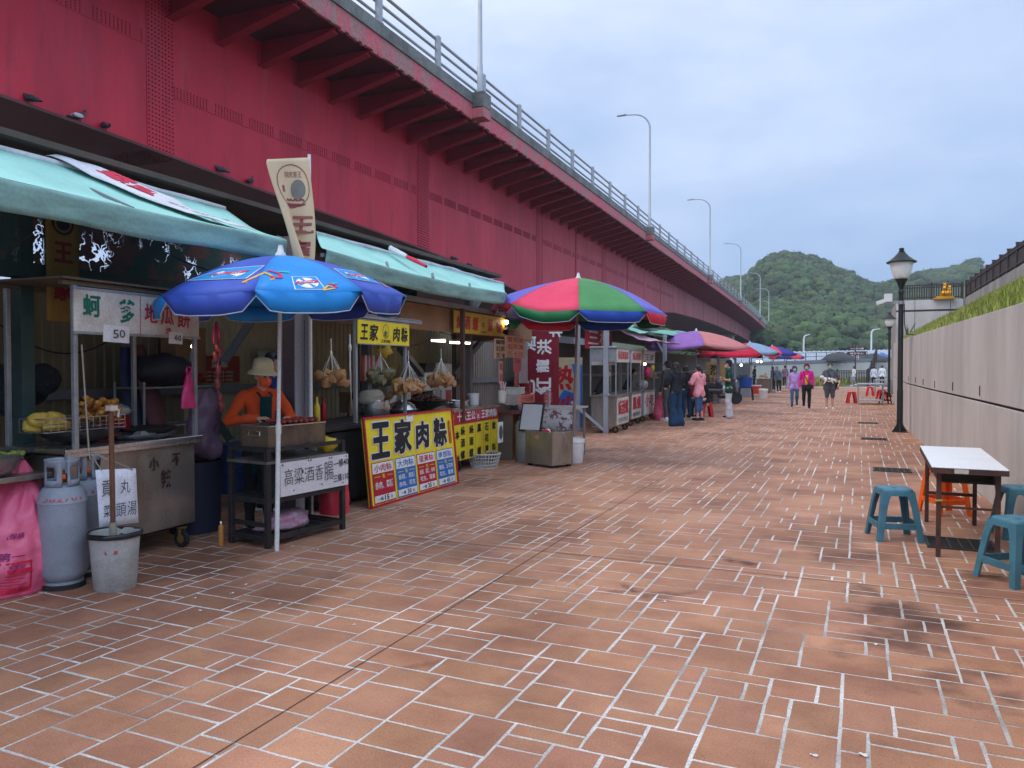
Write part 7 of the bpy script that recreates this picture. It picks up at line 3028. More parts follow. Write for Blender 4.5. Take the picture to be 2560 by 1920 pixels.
t = thing("knotted_string", "knotted white string hanging left of the yellow sign's post", "string", WPX(875, 858, -.3))
mb = MB()
mb.tube([(0, 0, .1), (0, 0, -.3), (.01, .01, -.75)], [.006, .01, .005], 6)
mb.sphere((0, 0, -.05), (.02, .02, .05), 8, 6)
mb.build("string", TWINE, t, smooth=180)
# ================================================================== SNAIL COUNTER (third stall)
c3 = thing("snail_counter", "counter with red and yellow snail banner and a yellow overhead sign", "counter", W(9.92, -.32), SA)
mb = MB()
mb.box((-.35, .88, .55), (.66, 1.72, .70))
mb.build("body", TIMB, c3, smooth=0)
mb = MB()
mb.box((-.33, .88, .925), (.76, 1.80, .035))
mb.build("countertop", STEEL, c3, smooth=0, bevel=.005)
mb = MB()
mb.box((.03, .86, .565), (.012, 1.70, .77), 0)
mb.box((.038, .86, .835), (.004, 1.70, .23), 1)
bn = mb.build("banner", [YEL, RED], c3, smooth=0)
lt = MB()
M_ = FACE(.043, .01, .18)
write(lt, "十八王公", .42, .655, .66, .14, M_, 1, .03)
emblem(lt, .86, .655, .17, M_, 1, 1)
write(lt, "王家肉粽", 1.30, .655, .66, .14, M_, 1, .03)
for k, s_ in enumerate(("本地", "燒酒螺", "燒酒螺", "鳳螺", "石花凍", "飲料")):
 x = (.10, .29, .60, .90, 1.20, 1.50)[k]
 n = len(s_)
 for i, ch in enumerate(s_):
  zz = .44 - (i * .36 / (n - 1))
  write(lt, ch, x, zz - (.05 if k == 0 else 0), .15, .13, M_, 0, .03)
for x in (.44, .75, 1.06, 1.36):
 rect(lt, x, .27, .008, .52, M_, 2, .002)
lt.build("lettering", [INK, WHITE, REDF], bn, smooth=0)
for y in (.25, 1.6):
 caster(c3, -.05, y, .09)
mb = MB()
mb.box((.04, .30, 1.60), (.06, .06, 1.70))
mb.build("post", mat("rust_post", srgb(86, 60, 48), .6, c2=srgb(56, 40, 34)), c3, smooth=0)
mb = MB()
mb.box((.03, 1.94, 1.2), (.05, .05, 1.2))
mb.build("post", TIMB, c3, smooth=0)
TANB = mat("tan_board", srgb(150, 112, 78), .7, c2=srgb(112, 80, 56), amt=.6, sc=2)
kb = thing("kiosk_canopy", "flat kiosk roof with a tan fascia board and steel edge over the snail counter", "roof", W(8.75, -.5), SA)
mb = MB()
mb.box((-.9, 2.6, 2.495), (1.86, 5.4, .03))
mb.build("sheet", ROOFM, kb, smooth=0)
mb = MB()
mb.box((.06, 2.6, 2.50), (.04, 5.5, .07))
mb.build("edge", GALV, kb, smooth=0)
mb = MB()
mb.box((-.03, 2.6, 2.28), (.02, 5.2, .36))
mb.box((-.9, 5.2, 2.28), (1.74, .02, .36))
mb.build("fascia", TANB, kb, smooth=0)
t = thing("hanging_sign", "dim yellow sign with red snail characters under the kiosk roof", "sign", W(10.28, -.455, 2.27), SA)
mb = MB()
mb.box((0, 1.03, 0), (.012, 2.06, .33))
mb.build("panel", mat("sign_yellow_dim", srgb(205, 165, 40), .5, c2=srgb(170, 130, 36), amt=.5, sc=3), t, smooth=0)
lt = MB()
M_ = FACE(.009, 1.03, 0)
for ch, x in (("燒", -.84), ("酒", -.55), ("螺", -.24), ("鳳", .38), ("螺", .78)):
 write(lt, ch, x, 0, .22, .22, M_, 0, .028, shear=.15)
emblem(lt, .07, .03, .19, M_, 1, 2)
write(lt, "王家肉粽", .07, -.12, .24, .04, M_, 1, .01)
lt.build("lettering", [RED, INK, GREEN], t, smooth=0)
LIT = mat("lit_tube", (.9, .9, .8), .4, emit=(1.0, .93, .72), es=5, amt=0, fine=0)
def tube_light(a, b, lab):
 t = thing("strip_light", lab, "light", a)
 d = b - a
 mb = MB()
 mb.tube([(0, 0, 0), d], .018, 8)
 mb.build("tube", LIT, t, smooth=60)
 mb = MB()
 mb.bar(Vector((0, 0, .03)), d + Vector((0, 0, .03)), .05, .03)
 mb.build("fitting", WHITEP, t, smooth=0)
tube_light(WPX(1126, 856, -1.1), WPX(1174, 858, -1.1), "lit yellowish strip light under the kiosk roof")
tube_light(WPX(1080, 851, -1.3), WPX(1112, 853, -1.3), "short lit strip light left of the brown post")
def bulb(p, lab, r_=.05, es=25):
 t = thing("light_bulb", lab, "light bulb", p, 0)
 mb = MB()
 mb.sphere((0, 0, 0), (r_, r_, r_ * 1.15), 14, 10)
 mb.build("glass", mat("lit_bulb%d" % es, (1, .9, .7), .4, emit=(1.0, .80, .52), es=es, amt=0, fine=0), t, smooth=180)
 mb = MB()
 mb.tube([(0, 0, r_), (0, 0, r_ + .05)], .02, 8)
 mb.tube([(0, 0, r_ + .04), (0, 0, r_ + .3)], .005, 5)
 mb.build("socket", BLACKM, t, smooth=60)
bulb(WPX(1266, 806, -.40), "glowing bulb in front of the tan fascia right of the yellow snail sign", .035, 12)
bulb(WPX(484, 866, -.55), "small lit white bulb under the oyster cake sign's right end", .022, 25)
t = thing("clip_spotlight", "small dark clip lamp beside the glowing bulb", "lamp", WPX(1268, 822, -.36))
mb = MB()
mb.lathe([(.02, 0), (.05, .1), (.055, .1), (.03, 0)], 14, 0, rotx(R(130)))
mb.tube([(0, 0, 0), (0, .02, .06), (.0, .0, .1)], .008, 6)
mb.build("shade", BLACKM, t, smooth=50)
# white fridge, juice machine
t = thing("fridge", "narrow white upright fridge with a pink notice behind the counter", "fridge", W(12.6, -1.9), SA)
mb = MB()
mb.box((-.25, .28, .84), (.5, .56, 1.62))
mb.build("body", WHITEP, t, smooth=0, bevel=.02)
mb = MB()
mb.box((.015, .28, .84), (.03, .55, 1.6))
dr = mb.build("door", WHITEP, t, smooth=0, bevel=.012)
mb = MB()
mb.box((.04, .06, .95), (.02, .03, .4))
mb.build("handle", GALV, dr, smooth=0)
mb = MB()
mb.box((.034, .40, .95), (.004, .24, .38))
mb.build("notice", REDF, t, smooth=0)
t = thing("drink_machine", "cream drink machine left of the white fridge", "machine", W(11.9, -1.8, .95), SA)
mb = MB()
mb.box((-.15, .2, .36), (.3, .38, .34))
mb.build("tank", WHITEP, t, smooth=0, bevel=.03)
mb = MB()
mb.box((-.15, .2, .1), (.26, .3, .2))
mb.build("base", BLACKM, t, smooth=0, bevel=.01)
mb = MB()
mb.box((-.15, .2, .62), (.34, .40, .16))
mb.build("head", BLACKM, t, smooth=0, bevel=.01)
mb = MB()
mb.tube([(.02, .2, .2), (.08, .2, .2), (.08, .2, .14)], .012, 6)
mb.build("tap", STEELB, t, smooth=60)
mb = MB()
mb.box((-.3, 1.2, .45), (.7, 3.0, .9))
o = mb.build("back_bench", BLACKM, loc=W(10.6, -1.65), rz=SA, smooth=0)
tag(o, "dark work bench behind the snail counter carrying the drink machine", "bench")
t = thing("stock_pot", "tall dark pot stack behind the leftmost dumplings", "pot", W(8.1, -1.8, .0))
mb = MB()
mb.lathe([(.26, 0), (.27, .75), (.28, .76), (.24, .78), (.24, 1.1), (.25, 1.12), (.23, 1.13), (.23, 1.32), (.05, 1.36)], 28)
mb.build("pan", BLACKM, t, smooth=40)
# price placards
def placard(px0, py0, px1, py1, w, lab, m, rows_, lm, grp=None, tilt=0):
 a, b = WPX(px0, py1, w), WPX(px1, py1, w)
 c = WPX(px0, py0, w)
 wd, h = (b - a).length, c.z - a.z
 t = thing("price_placard", lab, "placard", a, SA, grp)
 mb = MB()
 mb.box((0, wd / 2, h / 2), (.008, wd, h), rot=rotx(tilt))
 mb.build("card", m, t, smooth=0)
 lt = MB()
 n = len(rows_)
 for i, s_ in enumerate(rows_):
  write(lt, s_, wd / 2, h * (1 - (i + .5) / n), wd * .8, h / n * .72, FACE(.007, 0, 0) @ Matrix.Rotation(tilt, 4, 'Z'), 0, .015)
 lt.build("lettering", lm, t, smooth=0)
 return t
KRAFT = mat("card_kraft", srgb(212, 178, 150), .7, c2=srgb(180, 140, 110), sc=5)
placard(1236, 846, 1264, 896, -.28, "cream hanging card with brown handwriting, left of the pink prices", KRAFT, ("咖啡", "紅茶", "五十"), INK2)
placard(1262, 838, 1312, 893, -.27, "pinkish cardboard price card hanging over the cup stand", KRAFT, ("雪花冰", "石花凍", "三十元"), REDF)
placard(1283, 894, 1303, 929, -.25, "small pink price card below the larger cardboard one", mat("card_pink", srgb(205, 110, 110), .7), ("冰", "二十"), RED)
placard(1247, 903, 1256, 958, -.24, "narrow pale pink tag hanging beside the counter post", mat("card_palepink", srgb(214, 170, 160), .7), ("飲", "料"), REDF)
placard(1287, 930, 1294, 985, -.25, "long thin pink paper strip under the small pink card", mat("card_pink", (0, 0, 0)), ("冰",), REDF)
placard(1245, 1056, 1257, 1108, .02, "plain white tag hung low on the counter's end", WHITE, (".",), INKG)
# ---- cup stand, grey cylinder, basket, cooler, table
t = thing("cup_stand", "orange sided side stand of cups and boxes right of the snail counter", "stand", W(11.85, -.15), SA)
ORB = mat("stand_orange", srgb(200, 110, 30), .6, c2=srgb(160, 80, 24))
mb = MB()
mb.box((-.2, .32, .79), (.5, .72, .04))
mb.build("top", mat("stand_top", srgb(120, 60, 50), .6), t, smooth=0)
for (y, m) in ((.0, TIMB), (.64, ORB)):
 mb = MB()
 mb.box((-.2, y, .39), (.48, .03, .77))
 mb.build("side_panel", m, t, smooth=0)
mb = MB()
mb.box((.05, .56, .42), (.02, .14, .7))
mb.build("front_post", ORB, t, smooth=0)
mb = MB()
mb.box((.07, .36, .30), (.01, .26, .52), rot=rotx(R(8)))
o = mb.build("green_card", mat("lime_card", srgb(140, 200, 50), .5), loc=W(11.85, -.12), rz=SA, smooth=0)
tag(o, "lime green card propped against the orange stand", "card")
o = MB().lathe([(.15, 0), (.16, .02), (.16, .62), (.12, .68), (.04, .70)], 26).build("canister", GALV, loc=W(11.75, .15), smooth=45)
tag(o, "scratched grey metal canister standing before the orange stand", "canister")
t = thing("straw_cup", "white paper cup of pink straws fixed at the counter end", "cup", WPX(1254, 1008, -.1))
mb = MB()
mb.lathe([(.055, 0), (.075, .2), (.078, .2), (.06, .01), (.01, .01)], 20, 0, rotx(R(-12)))
mb.build("cup", OFFW, t, smooth=50)
mb = MB()
for k in range(18):
 a = rnd.uniform(0, 6.28)
 mb.tube([(0, .01, .08), (.05 * math.cos(a), .05 + .06 * math.sin(a), .30 + .05 * rnd.random())], .006, 5)
mb.build("straws", mat("straw_pink", srgb(222, 160, 165), .5, c2=srgb(220, 215, 210), amt=1, sc=30), t, smooth=60)
for (px, py, w, s_, m, lab) in ((1284, 985, -.3, (.3, .34, .10), WHITEP, "stack of pale plastic boxes on the cup stand"), (1282, 1012, -.25, (.2, .3, .16), OFFW, "patterned white paper box on the cup stand")):
 mb = MB()
 mb.box((0, 0, s_[2] / 2), s_)
 mb.box((0, 0, s_[2] + .012), (s_[0] * 1.04, s_[1] * 1.04, .02))
 o = mb.build("box", m, loc=WPX(px, py, w), rz=SA, smooth=0, bevel=.006)
 tag(o, lab, "box")
o = MB().lathe([(.10, 0), (.11, .22), (.12, .23), (.12, .25), (.02, .26)], 22).build("jar", mat("jar_red", srgb(150, 30, 26), .25, spec=.7), loc=WPX(1313, 992, -.35), smooth=50)
tag(o, "dark red plastic jar at the back of the cup stand", "jar")
placard(1297, 988, 1336, 1010, .1, "pink striped price strip box above the cooler's open lid", mat("card_salmon", srgb(220, 130, 110), .6), ("三十元石花凍",), RED)
t = thing("plastic_basket", "grey white plastic lattice basket on the ground under the snail counter", "basket", G(1210, 1168))
mb = MB()
n = 30
for k in range(n):
 a = 2 * math.pi * k / n
 mb.tube([(.20 * math.cos(a), .20 * math.sin(a), 0), (.26 * math.cos(a), .26 * math.sin(a), .22)], .007, 5)
for i in range(5):
 z = .22 * i / 4
 r_ = .20 + .06 * i / 4
 mb.tube([(r_ * math.cos(2 * math.pi * j / 28), r_ * math.sin(2 * math.pi * j / 28), z) for j in range(29)], .008 if i < 4 else .014, 5)
mb.lathe([(.20, 0), (.01, .0)], 24, cap=False)
mb.build("lattice", mat("basket_grey", (.5, .5, .47), .6, c2=(.35, .34, .31)), t, smooth=60)
pc = G(1381, 1172)
ck = thing("ice_chest", "scratched stainless steel ice chest with its lid propped open by the white bucket", "ice chest", pc, R(-24))
mb = MB()
cwx, cdy, ch_ = .62, .46, .52
mb.box((-cwx / 2, .01, .04 + ch_ / 2), (cwx, .02, ch_))
mb.box((-cwx / 2, cdy - .01, .04 + ch_ / 2), (cwx, .02, ch_))
mb.box((-.01, cdy / 2, .04 + ch_ / 2), (.02, cdy - .045, ch_))
mb.box((-cwx + .01, cdy / 2, .04 + ch_ / 2), (.02, cdy - .045, ch_))
mb.box((-cwx / 2, cdy / 2, .06), (cwx - .05, cdy - .05, .03))
mb.build("body", STEEL, ck, smooth=0, bevel=.004)
for (x, y) in ((-.06, .05), (-cwx + .06, .05), (-.06, cdy - .05), (-cwx + .06, cdy - .05)):
 mb = MB()
 mb.box((x, y, .02), (.06, .06, .038))
 mb.build("foot", RUBBER, ck, smooth=0)
mb = MB()
mb.box((0, 0, .22), (.40, .03, .46), 0)
for (x, z, w, h) in ((0, .0, .42, .025), (0, .445, .42, .025), (-.205, .22, .025, .47), (.205, .22, .025, .47)):
 mb.box((x, -.003, z), (w, .036, h), 1)
mb.build("lid", [mat("lid_grey", (.55, .56, .57), .4, c2=(.45, .46, .46)), BLACKM], ck, M=at3(-cwx - .02, .12, .545) @ rotz(R(12)) @ rotx(R(-14)), smooth=0, bevel=.004)
mb = MB()
mb.tube([(.0, cdy * .6, .48), (.02, cdy * .6, .47), (.02, cdy * .6, .38), (.01, cdy * .6, .36)], .008, 6)
mb.build("latch", STEELB, ck, smooth=50)
mb = MB()
mb.box((-cwx + .28, -.004, .47), (.10, .004, .07))
mb.build("sticker", mat("sticker_tan", srgb(190, 140, 95), .5), ck, smooth=0)
for k, (x, y, m) in enumerate(((-.35, .2, RED), (-.2, .25, GREEN), (-.12, .15, RED), (-.42, .3, WHITE))):
 o = lump(.055, k, (1.1, 1.3, .9), .3).build("drink_pack", m, loc=ck.matrix_basis @ Vector((x, y, .53)), smooth=180)
 tag(o, ("crumpled red drink pack at the left inside the open ice chest", "green drink pack poking out of the open ice chest", "small red drink pack at the ice chest's latch side", "white drink pack at the back of the ice chest")[k], "drink")
t = thing("serving_table", "small table with a mottled red and white skirt behind the ice chest", "table", W(12.35, -.15), SA)
mb = MB()
mb.box((.45, .45, .86), (1.05, .85, .03))
mb.build("tabletop", OFFW, t, smooth=0, bevel=.005)
mb = MB()
mb.sheet([[(-.06 + .5 * i / 8 * 2.0, .03 + .012 * math.sin(i * 1.7), z) for i in range(9)] for z in (.845, .62, .42)])
mb.build("skirt", mat("speckled_cloth", (.6, .56, .55), .7, c2=srgb(110, 40, 60), amt=.9, sc=14, lo=.5, hi=.58), t, smooth=180, solid=.004)
for (x, y) in ((.0, .08), (.92, .08), (.0, .8), (.92, .8)):
 mb = MB()
 mb.box((x, y, .42), (.035, .035, .84))
 mb.build("leg", GALV, t, smooth=0)
t = thing("price_stand", "white framed price card standing on the mottled table", "price card", W(12.65, .25, .877), R(40))
mb = MB()
mb.box((0, 0, .15), (.012, .22, .29))
mb.box((0, 0, .006), (.1, .1, .012))
mb.build("frame", WHITE, t, smooth=0)
mb = MB()
rect(mb, 0, .16, .15, .19, FACE(.008, 0, 0) @ rotz(0), 0)
for k in range(3):
 write(mb, ("冰品", "三十", "五十")[k], 0, .22 - k * .06, .1, .04, FACE(.010, 0, 0), 1, .01)
mb.build("lettering", [REDF, WHITE], t, smooth=0, M=rotz(R(-90 - 40 + 30)))
def white_bucket(p, lab, r_=.19, h=.40):
 t = thing("bucket", lab, "bucket", p, 0)
 mb = MB()
 mb.lathe([(r_ * .85, 0), (r_ * .87, .01), (r_, h * .82), (r_ * 1.05, h * .84), (r_ * 1.05, h * .93), (r_ * 1.01, h), (r_ * .95, h), (r_ * .93, h * .9), (.01, h * .88)], 32)
 mb.build("pail", WHITEP, t, smooth=45)
 mb = MB()
 mb.tube([(r_ * 1.04 * math.cos(a), r_ * 1.04 * math.sin(a), h * .8 - .16 * math.sin(a) if 0 <= a <= math.pi else h * .8) for a in [math.pi * j / 12 for j in range(13)]], .005, 5)
 mb.build("bail", GALV, t, smooth=60)
 return t
white_bucket(G(1432, 1156), "white plastic bucket weighted to hold the red and green striped parasol")
# shaved sign boards beyond the kiosk
DRED = mat("dark_red_cloth", srgb(124, 14, 38), .6, c2=srgb(92, 10, 28), sc=2)
def facing_board(px, py, wpx, hz, z0, lab, m, nm="sign_board", dep=.03, cat="sign", rz=None, w=None):
 """upright board standing across the row, seen face-on from the walkway's near end"""
 c = G(px, py) if w is None else WPX(px, py, w)
 t_ = (c - EYEP).dot(_f)
 wd = wpx / FPX * t_
 h = R(8) if rz is None else rz
 t = thing(nm, lab, cat, (c.x, c.y, z0), h)
 mb = MB()
 mb.box((0, 0, hz / 2), (wd, dep, hz))
 mb.build("panel", m, t, smooth=0)
 return t, wd
SGN = Matrix(((1, 0, 0, 0), (0, 0, -1, 0), (0, 1, 0, 0), (0, 0, 0, 1)))
t, wd = facing_board(1408, 1076, 96, 1.78, .03, "beige and blue upright board with big red stir fry characters", mat("board_beige", srgb(190, 176, 140), .6, c2=srgb(160, 146, 112), sc=2))
lt = MB()
M_ = at3(0, -.02, 0) @ SGN
BLU2 = mat("wave_blue", srgb(20, 110, 200), .5)
lt.add([(wd * .5, .05, 0), (wd * .5, 1.6, 0), (wd * .22, 1.62, 0), (wd * .32, 1.2, 0), (wd * .28, .9, 0), (wd * .02, .98, 0), (-wd * .1, .8, 0), (-wd * .42, .85, 0), (-wd * .5, .62, 0), (-wd * .5, .05, 0), (wd * .3, .02, 0)], [tuple(range(11))[::-1]], 1, M_)
write(lt, "熱", -wd * .08, 1.28, wd * .72, .62, M_, 0, .03, .004, shear=.15)
write(lt, "炒", -wd * .02, .60, wd * .74, .5, M_, 0, .03, .006, shear=.15)
lt.build("lettering", [RED, BLU2], t, smooth=0)
t, wd = facing_board(1346, 1080, 104, 2.35, .3, "tall dark red banner with sideways white characters behind the striped parasol", DRED, "tall_banner", w=-1.1)
lt = MB()
for ch, x, y, s_ in (("紅", .12, .85, .38), ("士", .10, .30, .34), ("酒", -.22, 1.80, .34), ("洪", .14, 1.72, .34), ("巴", -.25, .82, .36), ("北", .40, 2.08, .30), ("龍", .1, 1.3, .3)):
 write(lt, ch, x, y, s_, s_, at3(0, -.02, 0) @ SGN, 0, .03, ang=R(90))
lt.build("lettering", WHITE, t, smooth=0)
placard(1462, 812, 1530, 870, -1.0, "red and white sign half hidden behind the grey post above the arrow", RED, ("三杯",), WHITE)
t, wd = facing_board(1508, 917, 66, .48, 1.62, "white sign with a red arrow pointing left behind the grey post", WHITE, "arrow_sign", w=-.35)
lt = MB()
lt.add([(-.24, .24, 0), (.02, .42, 0), (.02, .31, 0), (.26, .31, 0), (.26, .17, 0), (.02, .17, 0), (.02, .06, 0)], [tuple(range(7))[::-1]], 0, at3(0, -.02, 0) @ SGN)
lt.build("lettering", RED, t, smooth=0)
for (s_, w, ww, lab) in ((15.6, -1.35, 1.2, "pale pink grey sheet wall beside the blue and beige board"), (17.45, -.62, .1, "grey steel post with a slanting brace behind the arrow sign")):
 t = thing("steel_post" if ww < .2 else "sheet_panel", lab, "post" if ww < .2 else "wall", W(s_, w), SA)
 mb = MB()
 if ww > .2:
  ribbed(mb, -.2, 2.0, 0, 2.6, 0, .1, .03)
  mb.build("sheet", mat("pinkgrey_sheet", srgb(150, 136, 134), .6, c2=srgb(118, 106, 104)), t, smooth=0)
 else:
  mb.box((0, 0, 1.3), (.10, .10, 2.6))
  mb.build("post", GREYP, t, smooth=0)
t = thing("steel_post", "light grey square post with a low brace beside the snail carts", "post", G(1515, 1083), SA)
mb = MB()
mb.box((0, 0, 1.25), (.115, .115, 2.5))
mb.build("post", PILL, t, smooth=0, bevel=.005)
mb = MB()
mb.bar((-.06, -.02, .08), (-.72, -.45, .75), .07, .07)
mb.build("brace", PILL, t, smooth=0)
mb = MB()
mb.tube([(-.06, .07, .9), (.07, .07, .93), (.07, -.07, .9), (-.07, -.07, .93), (-.06, .07, .9)], .012, 5)
mb.build("cord", TWINE, t, smooth=60)
# ================================================================== FURNITURE on the open side
def stool(p, rz, lab, m, h=.47, wt=.27, wb=.40, group=None, ring=True, cat="stool"):
 t = thing("plastic_stool", lab, cat, p, rz, group)
 mb = MB()
 n = 32
 rows = []
 for (k, z) in ((.02, h - .006), (.55, h - .004), (.93, h), (1.0, h - .008), (1.03, h - .025), (1.06, h - .06), (1.0, h - .06), (.95, h - .02)):
  r_ = []
  for j in range(n):
   a = 2 * math.pi * j / n
   q = (abs(math.cos(a)) ** 5 + abs(math.sin(a)) ** 5) ** -.2
   r_.append((wt / 2 * k * q * math.cos(a), wt / 2 * k * q * math.sin(a), z))
  rows.append(r_)
 mb.sheet(rows, closed=True)
 mb.lathe([(.022, h - .004), (.02, h - .001), (.012, h - .004)], 12)
 mb.build("seat", m, t, smooth=50)
 for sx_ in (-1, 1):
  for sy in (-1, 1):
   mb = MB()
   rows = []
   for i in range(7):
    q = i / 6
    z = (h - .02) * (1 - q)
    o = (wt / 2 + (wb / 2 - wt / 2) * q ** .85)
    w = (.10 if m is REDP else .062) + .028 * max(0, 1 - q * 4) ** 1.5 - .012 * q
    dd = .018
    rows.append([(sx_ * o, sy * o, z), (sx_ * (o - w), sy * o, z), (sx_ * (o - w), sy * (o - dd), z), (sx_ * (o - dd), sy * (o - dd), z), (sx_ * (o - dd), sy * (o - w), z), (sx_ * o, sy * (o - w), z)])
   mb.sheet(rows, closed=True)
   mb.build("leg", m, t, smooth=30, bevel=.003)
 if ring:
  z0 = h * .30
  o = wt / 2 + (wb / 2 - wt / 2) * .7 ** .85 - .006
  for k in range(4):
   mb = MB()
   mb.box((o, 0, z0), (.014, 2 * o - .10, .055), 0, rotz(k * math.pi / 2))
   mb.build("stretcher", m, t, smooth=0, bevel=.004)
 return t
TEAL = mat("teal_plastic", srgb(70, 122, 140), .5, c2=srgb(54, 98, 114), amt=.7, sc=6, fine=.08, fsc=90)
ORGP = mat("orange_plastic", srgb(240, 100, 20), .4, c2=srgb(215, 80, 16), amt=.5, sc=5)
REDP = mat("red_plastic", srgb(205, 24, 40), .4, c2=srgb(175, 16, 32), amt=.5, sc=5)
MARP = mat("maroon_plastic", srgb(70, 14, 22), .4)
def edge_rz(a, b):
 d = G(*b) - G(*a)
 return math.atan2(d.y, d.x)
e = edge_rz((2210, 1355), (2301, 1358))
stool(G(2234, 1345), e, "teal plastic stool standing alone left of the white folding table", TEAL, group="teal plastic stools round the folding table")
e = edge_rz((2443, 1440), (2535, 1473))
p = (G(2443, 1440) + G(2535, 1473)) / 2 + Vector((-math.sin(e), math.cos(e), 0)) * .18
stool(p, e, "teal plastic stool nearest the camera in front of the folding table", TEAL, group="teal plastic stools round the folding table")
stool(G(2548, 1342), .2, "teal plastic stool squeezed between folding table and concrete wall", TEAL, group="teal plastic stools round the folding table")
stool(G(2360, 1284), .5, "bright orange plastic stool behind the folding table", ORGP, .50, .27, .38)
TBR = mat("table_brown", srgb(64, 44, 42), .6, c2=srgb(96, 68, 50), amt=.7, sc=7)
p = G(2345, 1392)
tb = thing("folding_table", "white topped folding table with rusty brown legs beside the wall", "table", p, R(-1))
TW, TL, TH = .46, 1.70, .745
mb = MB()
mb.box((TW / 2 - .02, TL / 2 - .04, TH + .012), (TW + .08, TL + .14, .012))
mb.build("tabletop", mat("laminate_white", (.80, .81, .82), .35, c2=(.66, .67, .68), amt=.5, sc=2), tb, smooth=0, bevel=.004)
mb = MB()
for (x, y, a, b) in ((TW / 2 - .02, -.105, TW + .08, .016), (TW / 2 - .02, TL + .025, TW + .08, .016), (-.055, TL / 2 - .04, .016, TL + .1), (TW + .015, TL / 2 - .04, .016, TL + .1)):
 mb.box((x, y, TH - .012), (a, b, .045))
mb.build("edge_band", TBR, tb, smooth=0)
mb = MB()
mb.box((TW * .33, -.114, TH - .012), (.10, .006, .036))
mb.build("tape", OFFW, tb, smooth=0)
for (x, y) in ((0, 0), (TW - .04, 0), (0, TL - .1), (TW - .04, TL - .1)):
 mb = MB()
 mb.box((x, y, TH / 2), (.036, .036, TH))
 mb.build("leg", TBR, tb, smooth=0, bevel=.003)
 mb = MB()
 s = 1 if y < .5 else -1
 mb.tube([(x + .005, y + s * .02, .45), (x + .005, y + s * .28, TH - .04)], .009, 6)
 mb.build("brace", TBR, tb, smooth=50)
mb = MB()
mb.box((TW / 2, TL / 2 - .05, TH - .15), (TW - .02, TL - .62, .014))
for x in (.01, TW - .03):
 mb.box((x, TL / 2 - .05, TH - .09), (.012, TL - .62, .10))
mb.build("under_shelf", BLACKM, tb, smooth=0)
mb = MB()
mb.bar((0, TL - .1, .30), (TW - .04, TL - .1, .30), .025, .03)
mb.bar((0, 0, .42), (TW - .04, 0, .42), .018, .018)
mb.build("crossbar", TBR, tb, smooth=0)
mb = MB()
mb.tube([(-.022, -.022, .47), (.022, -.024, .475), (.022, .022, .46), (-.022, .022, .455), (-.022, -.022, .47)], .010, 6)
mb.build("cord", mat("cord_yellow", srgb(170, 140, 80), .8), tb, smooth=60)
# far tables and stools
def steel_table(p, w, l, h, lab, rz=0.0):
 t = thing("steel_table", lab, "table", p, rz)
 mb = MB()
 mb.box((w / 2, l / 2, h), (w + .06, l + .06, .05))
 mb.build("tabletop", STEELB, t, smooth=0, bevel=.006)
 for (x, y) in ((0, 0), (w, 0), (0, l), (w, l)):
  mb = MB()
  mb.box((x, y, h / 2), (.05, .05, h - .02))
  mb.build("leg", GALV, t, smooth=0)
 mb = MB()
 mb.box((w / 2, l / 2, .17), (w - .06, l, .04))
 mb.build("shelf", STEELB, t, smooth=0)
steel_table(G(2145, 1011), .95, 1.1, .86, "steel work table with a low shelf among the far red stools")
steel_table(G(2188, 985), .8, 1.3, .80, "second pale steel table by the second lamp post")
gr_ = "red plastic stools round the far tables"
for (px, py, m, a, lab) in ((2129, 1008, REDP, .2, "red plastic stool at the left end of the far steel table"), (2175, 990, REDP, .1, "red plastic stool seen through the far steel table's legs"), (2204, 1000, REDP, .4, "red plastic stool partly hidden behind the maroon one"),
       (2213, 1009, MARP, .3, "dark maroon plastic stool nearest the wall by the far table")):
 stool(G(px, py), a, lab, m, .50, .27, .42, gr_, ring=m is MARP)
# ================================================================== PEOPLE on the walkway
JEAN = cloth("jeans_blue", srgb(72, 104, 140), srgb(54, 82, 118))
JEAND = cloth("jeans_dark", srgb(38, 64, 92), srgb(30, 50, 74))
def walkpose(k=1.0, s=1):
 a, b = ("R", "L") if s > 0 else ("L", "R")
 return {"kn" + a: (.055 * (1 if a == "R" else -1), .07 * k, .29), "an" + a: (.055 * (1 if a == "R" else -1), .06 * k, .05),
   "kn" + b: (.055 * (1 if b == "R" else -1), .01, .285), "an" + b: (.055 * (1 if b == "R" else -1), -.13 * k, .095)}
def toward(p, dx=0, dy=0):
 return face_to(p, (dx, dy))
MINT = mat("mask_teal", (0, 0, 0))
p = G(1986, 1019)
person("girl in lilac hooded top, blue leggings and face mask walking on the left of three", p, toward(p), 1.62, walkpose(.8, 1), 0, cloth("lilac", srgb(186, 150, 208), srgb(160, 126, 186)), "long", .47, JEAN, "long", BLACKC, "bob", None, None, None, MASKB, "up", cloth("lilac", (0, 0, 0)))
p = G(2016, 1023)
w_, A, HM, B_ = person("woman in hot pink hooded jacket and black trousers walking between the two others", p, toward(p), 1.70, walkpose(.5, -1), 0, cloth("hot_pink", srgb(218, 38, 138), srgb(190, 24, 116)), "long", .50, BLACKC, "long", BLACKC, "short", None, None, None, MASKB, "up", cloth("hot_pink", (0, 0, 0)), girth=1.05)
mb = MB()
mb.sheet([[(-.05 + .1 * i / 4, .165 - .012 * abs(i - 2), .90 + .36 * j / 5) for i in range(5)] for j in range(6)])
mb.build("shirt_front", cloth("yellow_tee", srgb(230, 180, 70)), w_, smooth=180, solid=.01)
strap(w_, [(.12, .08, 1.42), (.04, .19, 1.2), (-.10, .20, .92)], BLACKC, .012, "bag_strap")
o = MB()
o.box((-.10, .21, .84), (.24, .09, .17))
o.build("shoulder_bag", BLACKC, w_, smooth=0, bevel=.03)
p = G(2074, 1024)
GREYT = cloth("grey_tee", srgb(92, 94, 100), srgb(76, 78, 84))
